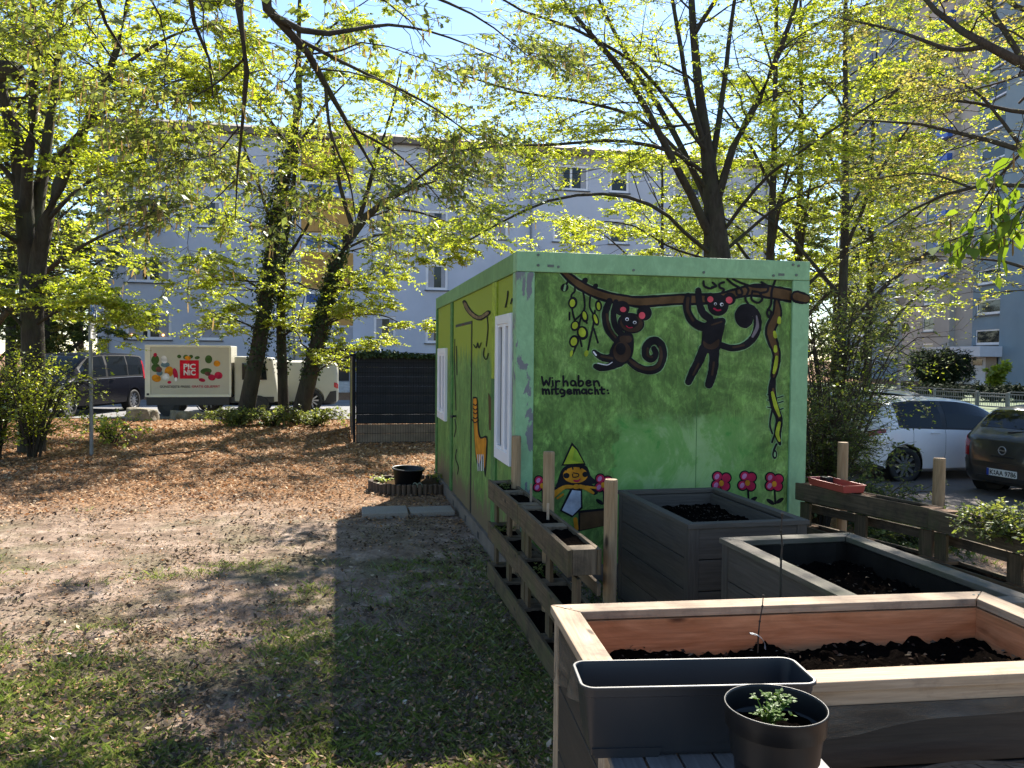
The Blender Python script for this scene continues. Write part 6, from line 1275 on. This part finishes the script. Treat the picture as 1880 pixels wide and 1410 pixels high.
tree('hornbeam_tree', 'hornbeam whose drooping catkin hung limbs reach down from above, trunk out of sight', b, mains, 16, leaf='leaf_mid', n1=6, n2=5, n3=4, nl=6, lsize=.046, sub=.5, droop=.3, group='hornbeams round the yard', catkins=.9, barkm='bark', t0=.35, ldroop=.7, sublen=(.38, .95), twl=.22)

# bare looking tree coming in from the right with pale opening buds
b = gb(7.6, 8.2)
J = np.array([7.2, 8.1, 3.4])
mains = [[(*b-[0, 0, .1], .2), (*(b+[-.1, 0, 1.8]), .17), (*J, .13), (7.0, 8.2, 5.4, .09), (6.9, 8.4, 7.5, .04)], [(7.0, 8.2, 5.0, .06), (*D(1960, 150, 7.8), .055), (*D(1880, 112, 7.6), .046), (*D(1812, 82, 7.7), .04), (*D(1742, 40, 8), .03), (*D(1690, -10, 8.2), .022), (*D(1640, -80, 8.4), .012)],
    [(*D(1812, 84, 7.7), .026), (*D(1740, 90, 8), .022), (*D(1650, 60, 8.4), .016), (*D(1540, 38, 8.9), .008)], [(*J, .06), (*D(2000, 330, 7.8), .04), (*D(1880, 272, 8), .028), (*D(1780, 248, 8.3), .022), (*D(1690, 226, 8.7), .016), (*D(1570, 220, 9.2), .008)], [(*J, .05), (*D(1980, 400, 7.7), .035), (*D(1880, 340, 7.8), .024), (*D(1780, 345, 8), .018), (*D(1700, 372, 8.3), .014), (*D(1620, 420, 8.7), .007)],
    [(*D(1880, 112, 7.6), .03), (*D(1820, 0, 7.9), .022), (*D(1780, -100, 8.2), .012)], [(7.0, 8.2, 5.2, .05), (*D(1980, 30, 7.9), .04), (*D(1880, 20, 8), .026), (*D(1800, -40, 8.2), .014)], [(*J, .05), (*D(2000, 520, 7.8), .03), (*D(1880, 486, 7.9), .018), (*D(1800, 474, 8.1), .01), (*D(1720, 470, 8.3), .005)], [(*D(1880, 275, 8), .02), (*D(1800, 180, 8.3), .014), (*D(1720, 130, 8.7), .007)], [(*J, .04), (*D(1960, 220, 7.9), .03), (*D(1850, 200, 8.2), .02), (*D(1740, 180, 8.7), .014), (*D(1620, 190, 9.3), .007)], [(*D(1780, 345, 8), .014), (*D(1700, 320, 8.5), .01), (*D(1600, 330, 9), .005)]]
tree('maple_tree', 'nearly bare tree with dark branches and pale opening buds reaching in from the right edge', b, mains, 17, leaf='leaf_pale', n1=9, n2=5, n3=4, nl=5, lsize=.036, sub=.42, barkm='twig', t0=.4, sublen=(.5, 1.4))
b = gb(3.3, 2.5); S0 = np.array([3.3, 2.6, 2.2])
mains = [[(*b-[0, 0, .1], .04), (*S0, .03), (*D(2030, 60, 3.7), .02), (*D(1960, 90, 3.8), .014), (*D(1905, 150, 3.9), .01), (*D(1870, 190, 4.0), .006)], [(*D(1980, 80, 3.8), .012), (*D(1925, 220, 3.9), .010), (*D(1880, 275, 4.0), .008), (*D(1830, 330, 4.1), .006), (*D(1790, 395, 4.2), .003)], [(*D(1925, 220, 3.9), .008), (*D(1905, 320, 3.95), .006), (*D(1870, 400, 4.0), .004), (*D(1850, 440, 4.0), .002)], [(*D(1960, 300, 3.9), .008), (*D(1900, 395, 4), .005), (*D(1840, 420, 4.1), .003), (*D(1770, 440, 4.2), .002)]]
def sapling(name, label, b, mains, seed, leaf, lsize, n, nl, cat_='tree', catk=.6):
    g = np.random.default_rng(seed); tr = thing(name, label, cat_, b); parts, Ps, Rs = [], [], []
    for pts in mains: S = resample(pts, 10); Ps.append(S[None, :, :3]-b); Rs.append(S[None, :, 3]); parts.append(tubes(Ps[-1], Rs[-1], 7))
    P = np.concatenate(Ps); Rd = np.concatenate(Rs); P, Rd = P[1:] if len(P) > 1 else P, Rd[1:] if len(Rd) > 1 else Rd
    C, RC = spawn(g, P, Rd, n, .3, .16, .8, .6, 0, .35, .15, 4, rk=.5); parts.append(tubes(C, np.minimum(RC, .0025), 4)); V, Qd = cat(parts); mesh_np('trunk', V, Qd, M['twig'], tr, True)
    V, Qd = leaves(g, C, nl, lsize, .55, 1.1, .5, .3, .6, True); mesh_np('crown', V, Qd, M[leaf], tr)
    m = len(C); nn = int(m*catk); i = g.integers(0, m, nn); p = C[i, 2]; mbb = MB()
    for q in p: mbb.tube([q, q+[.003, 0, -.03], q+[.006, .003, -.07], q+[.006, .004, -.085]], [.002, .0045, .0045, .002], 6, False)
    if mbb.v: mbb.build('catkins', M['catkin'], tr, smooth=True)
    return tr
sapling('hornbeam_sapling', 'slender sapling with large fresh green leaves hanging in at the right edge', b, mains, 18, 'leaf_fresh', .075, 14, 3)

# further trees behind the cabin: generic upright crowns
def auto(name, label, x, y, h, r, seed, leaf, spread=1.0, nm=9, dens=1.0, group=None, lsize=.07, h0=.3, barkm='bark', lean=(0, 0), dist=None):
    rr = random.Random(seed); b = gb(x, y); top = b+np.array([lean[0], lean[1], h]); mains = []
    tr_ = lambda t: b+(top-b)*t+np.array([.12*math.sin(t*5+seed), .12*math.cos(t*4+seed), 0])*t
    mains.append([(*(tr_(t)-[0, 0, .1*(t == 0)]), r*(1-.88*t)) for t in (0, .15, .3, .45, .6, .75, .9, 1)])
    for i in range(nm):
        t = h0+(.9-h0)*i/nm; a = i*2.4+rr.uniform(-.4, .4); L = h*.34*(1.15-t*.7)*spread*rr.uniform(.8, 1.2); u = np.array([math.cos(a), math.sin(a), 0]); q = tr_(t)
        mains.append([(*(q+u*L*f+np.array([0, 0, L*e])), r*(1-.88*t)*k) for f, e, k in ((0, 0, .5), (.3, .35, .4), (.62, .62, .26), (1, .8, .08))])
    tree(name, label, b, mains, seed, leaf=leaf, n1=max(4, int(9*dens)), n2=7, n3=5, nl=12, lsize=lsize, group=group, sub=.5, barkm=barkm, t0=.2, twl=.4)
gB = 'slim trees behind the cabin'
for i, (pxx, d, h, r, lf, lb) in enumerate(((1408, 20, 13, .15, 'leaf_spring', 'slim tree just right of the big trunk behind the cabin'), (1462, 23, 14, .16, 'leaf_mid', 'slim darker tree behind the right top corner of the cabin'), (1538, 18.5, 12.5, .14, 'leaf_spring', 'slim forked tree standing free to the right of the cabin roof'), (1590, 22, 11, .13, 'leaf_spring', 'slim tree farthest right of those behind the cabin, before the cream facade'))):
    q = D(pxx, 700, d); auto('slim_tree', lb, q[0], q[1], h, r, 30+i, lf, .8, 10, .8, gB, .065, .22)
q = D(1210, 650, 24); auto('slim_tree', 'bright bushy tree showing above the cabin roof left of the big trunk', q[0], q[1], 8.5, .12, 36, 'leaf_spring', 1.2, 10, .9, gB, .07, .2)
gL_ = 'trees at the left end of the street'
q = D(-60, 700, 19); auto('street_tree', 'leafy tree at the very left edge behind the many stemmed one', q[0], q[1], 12, .2, 41, 'leaf_spring', 1.1, 12, 1.1, gL_, .075, .12)
q = D(82, 690, 31); auto('street_tree', 'dark tree before the left end of the white building', q[0], q[1], 11, .25, 42, 'leaf_dark', .72, 13, 1.1, gL_, .10, .08)
q = D(20, 690, 36); auto('street_tree', 'far tree behind the black van at the left edge', q[0], q[1], 13, .25, 43, 'leaf_mid', 1.2, 12, 1.1, gL_, .11, .08)
gF = 'far trees beyond the white building'
for i, (pxx, d, h, lb) in enumerate(((1455, 62, 15, 'far tree filling the gap between white building and high rise'), (1385, 75, 18, 'far tree behind the right end of the white building'), (1530, 80, 17, 'far tree in front of the distant end of the high rise'))):
    q = D(pxx, 700, d); auto('far_tree', lb, q[0], q[1], h, .3, 90+i, 'leaf_mid', 1.1, 12, .8, gF, .2, .08)
gH = 'distant trees behind the street on the far side'
for i, (pxx, d, h, lb) in enumerate(((-120, 48, 12, 'distant tree farthest left beyond the street'), (-20, 55, 11, 'distant tree beyond the street behind the left trunk'), (75, 58, 11, 'distant tree beyond the street next to the dark one'), (150, 62, 12, 'distant tree just left of the white building'))):
    q = D(pxx, 700, d); auto('distant_tree', lb, q[0], q[1], h, .25, 100+i, 'leaf_mid', 1.15, 12, .7, gH, .2, .04)
# shrubs
def shrub(name, label, x, y, h, spread, n, seed, leaf, lsize, nl=9, n1=8, arch=.35, group=None, cat_='shrub', z=None, lw=.6, r=.014, toward=(0, 0)):
    rr = random.Random(seed); b = gb(x, y, z); mains = []
    for i in range(n):
        a = rr.uniform(0, 6.28); s = spread*rr.uniform(.3, 1); hh = h*rr.uniform(.6, 1); u = np.array([math.cos(a)+toward[0], math.sin(a)+toward[1], 0]); o = u*spread*.12*rr.random()
        mains.append([(*(b+o-[0, 0, .03]), r), (*(b+o+u*s*.25+[0, 0, hh*.45]), r*.8), (*(b+o+u*s*.6+[0, 0, hh*(.85)]), r*.6), (*(b+o+u*s+[0, 0, hh*(1-arch*rr.random())]), r*.3)])
    g = np.random.default_rng(seed); tr = thing(name, label, cat_, b, 0, group); parts, P_s, R_s = [], [], []
    for pts in mains: S = resample(pts, 9); P_s.append(S[None, :, :3]-b); R_s.append(S[None, :, 3]); 
    P = np.concatenate(P_s); Rd = np.concatenate(R_s); parts.append(tubes(P, Rd, 5))
    A, RA = spawn(g, P, Rd, n1, .12, lambda t, L: np.clip(.33*L, .12, .7), .8, .8, .1, .1, .2, 5, rk=.5); parts.append(tubes(A, RA, 4)); C, RC = spawn(g, A, RA, 4, .2, lambda t, L: np.clip(.5*L, .08, .35), .8, .7, 0, .1, .2, 3, rk=.5); parts.append(tubes(C, np.minimum(RC, .003), 3))
    V, Qd = cat(parts); mesh_np('stems', V, Qd, M['twig'], tr, True); V, Qd = cat([leaves(g, C, nl, lsize, lw, .3), leaves(g, A, nl//2+1, lsize, lw, .3)]); mesh_np('foliage', V, Qd, M[leaf], tr); return tr
gS = 'shrubs beside the cabin'
q = D(1532, 760, 12.2); shrub('shrub', 'tall shrub with long arching stems fanning out to the right of the cabin', q[0], q[1], 3.0, 1.7, 24, 51, 'leaf_spring', .04, 5, 9, .25, gS)
q = D(1512, 800, 9.6); shrub('shrub', 'dark dense shrub pressed against the right end of the cabin', q[0], q[1], 1.9, .62, 38, 52, 'leaf_dark', .035, 9, 9, .3, gS)
q = D(1592, 850, 10.4); shrub('shrub', 'low dark shrub in front of the rear wheel of the white hatchback', q[0], q[1], .62, .8, 30, 53, 'leaf_dark', .035, 8, 8, .4, gS)
q = D(1530, 640, 13.5); shrub('shrub', 'tall dark leafy shrub behind the right cabin corner', q[0], q[1], 4.0, 1.3, 40, 54, 'leaf_mid', .045, 9, 10, .3, gS)
for i, (pxx, d, lb) in enumerate(((1660, 8.6, 'small leafy ground plant behind the pallets, left of the mossy post'), (1700, 8.0, 'small leafy ground plant just behind the nearer mossy post'), (1620, 9.0, 'small leafy ground plant behind the red plastic tray'))):
    q = D(pxx, 880, d); shrub('ground_plant', lb, q[0], q[1], .45, .5, 22, 60+i, 'leaf_dark', .04, 7, 6, .5, 'low plants behind the pallets', 'plant', r=.006)
q = wld(2.49, -2.0); shrub('leafy_plant', 'bright leafy plant growing out of the pallet in front of the number plate', q[0], q[1], .17, .3, 18, 65, 'leaf_mid', .024, 8, 6, .5, 'plants growing in the pallet', 'plant', .72, r=.004)
q = wld(2.52, -2.35); shrub('leafy_plant', 'bright leafy plant in the pallet at the right edge of the photo', q[0], q[1], .17, .26, 18, 66, 'leaf_mid', .024, 8, 6, .5, 'plants growing in the pallet', 'plant', .72, r=.004)
q = D(60, 815, 13.2); shrub('shrub', 'thin stemmed young shoots at the foot of the many stemmed left tree', q[0], q[1], 1.9, 1.0, 30, 71, 'leaf_spring', .045, 6, 7, .3, 'shoots at the foot of the left tree')
q = D(-10, 815, 13.0); shrub('shrub', 'thin upright shoots at the left photo edge beside the many stemmed tree', q[0], q[1], 1.9, .9, 24, 72, 'leaf_spring', .045, 6, 7, .3, 'shoots at the foot of the left tree')
q = D(205, 772, 15.5); shrub('shrub', 'low leafy shoots spreading in front of the black van', q[0], q[1], .6, 1.2, 14, 73, 'leaf_spring', .05, 6, 6, .4, 'shoots at the foot of the left tree')
for i, (pxx, py, lb) in enumerate(((430, 765, 'leafy undergrowth left of the foot of the straight ivy tree'), (495, 760, 'leafy undergrowth between the feet of the ivy covered trees'), (575, 752, 'leafy undergrowth right of the foot of the leaning ivy tree'))):
    q = D(pxx, py, 19.6); shrub('undergrowth', lb, q[0], q[1], .42, .8, 24, 75+i, 'leaf_mid', .05, 6, 6, .5, 'undergrowth below the ivy covered trees', 'shrub')
q = D(1722, 720, 55); shrub('round_bush', 'big round dark evergreen bush beside the high rise entrance', q[0], q[1], 3.0, 1.75, 120, 81, 'conifer', .22, 12, 10, .5, None, 'bush', lw=.25)
q = D(1826, 715, 60); shrub('entrance_plant', 'small bright green plant by the dark high rise door', q[0], q[1], 2.2, .7, 16, 82, 'leaf_spring', .25, 6, 6, .4, None, 'plant')
for i, (pxx, lb) in enumerate(((1690, 'added dark bush for the shade behind the metal fence, left of the gate'), (1745, 'added dark bush for the shade behind the metal fence next to the gate'), (1822, 'added dark bush for the shade seen through the gate'), (1880, 'added dark bush for the shade behind the metal fence at the right photo edge'))):
    q = D(pxx, 720, 43); shrub('shade_bush', lb, q[0], q[1], .85, 1.1, 40, 110+i, 'conifer', .11, 9, 8, .3, 'added bushes for the shade behind the metal fence', 'bush', lw=.45)  # bushes added to stand in for the dark shade behind the fence
# ivy lying over the top of the fence
g = np.random.default_rng(5); n = 5200; x = g.uniform(.05, 4.1, n); z = 1.72+np.abs(g.normal(0, .05, n))*(.6+np.sin(x*3)*.3); y = g.normal(.05, .1, n); p = np.stack([x, y, z], -1); d_ = unit(g.normal(0, 1, (n, 3))+[0, -.3, -.3]); w_ = unit(np.cross(d_, g.normal(0, 1, (n, 3)))); L = g.uniform(.04, .075, n)[:, None]
fi = thing('ivy', 'dark ivy trailing along the top of the anthracite fence', 'ivy', FQ, PH); fi.location.z = fz0
mesh_np('foliage', np.stack([p, p+d_*L*.4+w_*L*.4, p+d_*L, p+d_*L*.4-w_*L*.4], 1).reshape(-1, 3), np.arange(4*n).reshape(n, 4), M['ivy'], fi); mb = MB()
for k in range(7): mb.tube([(xx, .04+.05*math.sin(xx*4+k), 1.73+.03*math.sin(xx*2.3+k*2)+.008*k) for xx in np.linspace(.1, 4.05, 16)], .006, 5)
mb.build('stems', M['twig'], fi)

# ------------------------------------------------------------------ ground cover (nobody could count it)
g = np.random.default_rng(3)
def blades(name, mat, n, dmin, dmax, hgt, cover, seed, px0=-700, px1=1500, wid=.003, per=11):
    """grass in tufts: every tuft splays out from its own foot"""
    g = np.random.default_rng(seed); nt_ = n//per; u = g.random(nt_); y = 1/(1/dmin+(1/dmax-1/dmin)*u); x = (g.uniform(px0, px1, nt_)-940)/F*y; k = cover(x, y, g); x, y = x[k], y[k]; nt_ = len(x)
    ts = np.minimum(g.lognormal(0, .4, nt_), 1.7); i = np.repeat(np.arange(nt_), per); n = len(i); off = g.normal(0, .022, (n, 2))*ts[i][:, None]; x, y = x[i]+off[:, 0], y[i]+off[:, 1]
    z = gh(x, y); a = g.uniform(0, 6.28, n); h = hgt*g.uniform(.4, 1.3, n)*ts[i]*np.clip(.55+.9*fbm(x, y, 1.8, 4), .5, 1.5); bend = off*.6+g.normal(0, .42, (n, 2))*h[:, None]; w = np.stack([np.cos(a), np.sin(a), 0*a], -1)*(wid*np.clip(y/4, 1, 2.2))[:, None]
    p = np.stack([x, y, z-.004], -1); tip = p+np.concatenate([bend, h[:, None]], 1); mid = p+np.concatenate([bend*.3, h[:, None]*.62], 1)
    return mesh_np(name, np.stack([p-w*.5, p+w*.5, mid+w*.4, tip], 1).reshape(-1, 3), np.arange(4*n).reshape(n, 4), mat)
def shade_strip(x, y):  # greener strip along the cabin and the pallets
    q = (x-CO[0])*U[0]+(y-CO[1])*U[1]; return q
def cover_grass(x, y, g):
    a = shade_strip(x, y); c = fbm(x, y, 1.1, 21)*.75+fbm(x, y, 3.5, 22)*.35; thr = .565+.31*sst((y-4.3)/3.6); thr = thr-.30*sst((a+1.15)/.6)*(y < 7.6)
    return (c+g.normal(0, .05, len(x)) > thr) & (a < 2.0) & (y < 9.6)
tag(blades('grass', M['grassblade'], 460000, 2.2, 10, .024, cover_grass, 5), kind='stuff')
tag(blades('dry_grass', M['dryblade'], 120000, 2.2, 9, .018, lambda x, y, g: (fbm(x, y, 1.4, 33)+g.normal(0, .1, len(x)) > .5) & (shade_strip(x, y) < 2), 6), kind='stuff')
tag(blades('grass', M['grassblade'], 16000, 4, 10, .06, lambda x, y, g: (fbm(x, y, 1.4, 35)+g.normal(0, .1, len(x)) > .56) & (shade_strip(x, y) > 2.5) & (shade_strip(x, y) < 5.6), 8, 1300, 2300), kind='stuff')
def litter(name, n, dmin, dmax, dens, seed, size, px0=-900, px1=1500, amax=1.9, amin=-99, asp=.26, mat=None):
    g = np.random.default_rng(seed); u = g.random(n); y = 1/(1/dmin+(1/dmax-1/dmin)*u); x = (g.uniform(px0, px1, n)-940)/F*y; a = shade_strip(x, y); bb = -(x-CO[0])*U[1]+(y-CO[1])*U[0]
    k = (g.random(n) < dens(x, y)) & (a < amax) & (a > amin) & ~((a > -.02) & (a < 2.5) & (bb > -.02) & (bb < 5.3)); x, y = x[k], y[k]; n = len(x); s = (size*g.uniform(.5, 1.3, n)*np.clip(y/11, .75, 1.7))[:, None]
    an = g.uniform(0, 6.28, n); d = np.stack([np.cos(an), np.sin(an), g.normal(0, .32, n)], -1); w = np.stack([-np.sin(an), np.cos(an), g.normal(0, .5, n)], -1); p = np.stack([x, y, gh(x, y)+.008+g.uniform(0, .02, n)], -1)
    return mesh_np(name, np.stack([p-d*s*.5, p+w*s*asp, p+d*s*.5+[0, 0, .006], p-w*s*asp], 1).reshape(-1, 3), np.arange(4*n).reshape(n, 4), mat or M['litterflake'])
tag(litter('leaf_litter', 150000, 8, 24, lambda x, y: sst((y-8.2+(fbm(x, y, .5, 2)-.5)*6)/3.5)*.95, 9, .05), kind='stuff')
tag(litter('leaf_litter', 30000, 2.6, 10, lambda x, y: .35+.6*(fbm(x, y, .9, 7) > .5), 10, .034), kind='stuff')
tag(litter('leaf_litter', 9000, 4, 14, lambda x, y: .9+0*x, 11, .05, 1300, 2300, 5.8, 2.5), kind='stuff')
M['dark_litter'] = leafmat('dark_old_litter', [(.045, .03, .02), (.075, .05, .032), (.11, .075, .048), (.03, .022, .016)], .1, .7, .02)
tag(litter('dark_leaf_litter', 60000, 3.0, 13, lambda x, y: .12+.9*sst((fbm(x, y, .8, 51)*.6+fbm(x, y, 2.6, 52)*.4-.46)/.10)*(.35+.65*sst((y-4.5)/3)), 12, .05, mat=M['dark_litter']), kind='stuff')
tag(litter('twig_litter', 5200, 2.6, 14, lambda x, y: .8+0*x, 13, .11, asp=.035, mat=M['dark_litter']), kind='stuff')
tag(litter('pale_leaf_litter', 1500, 2.4, 8, lambda x, y: .5+0*x, 14, .05, mat=leafmat('bleached_leaf', [(.45, .36, .25), (.36, .27, .17), (.5, .44, .34)], .1)), kind='stuff')
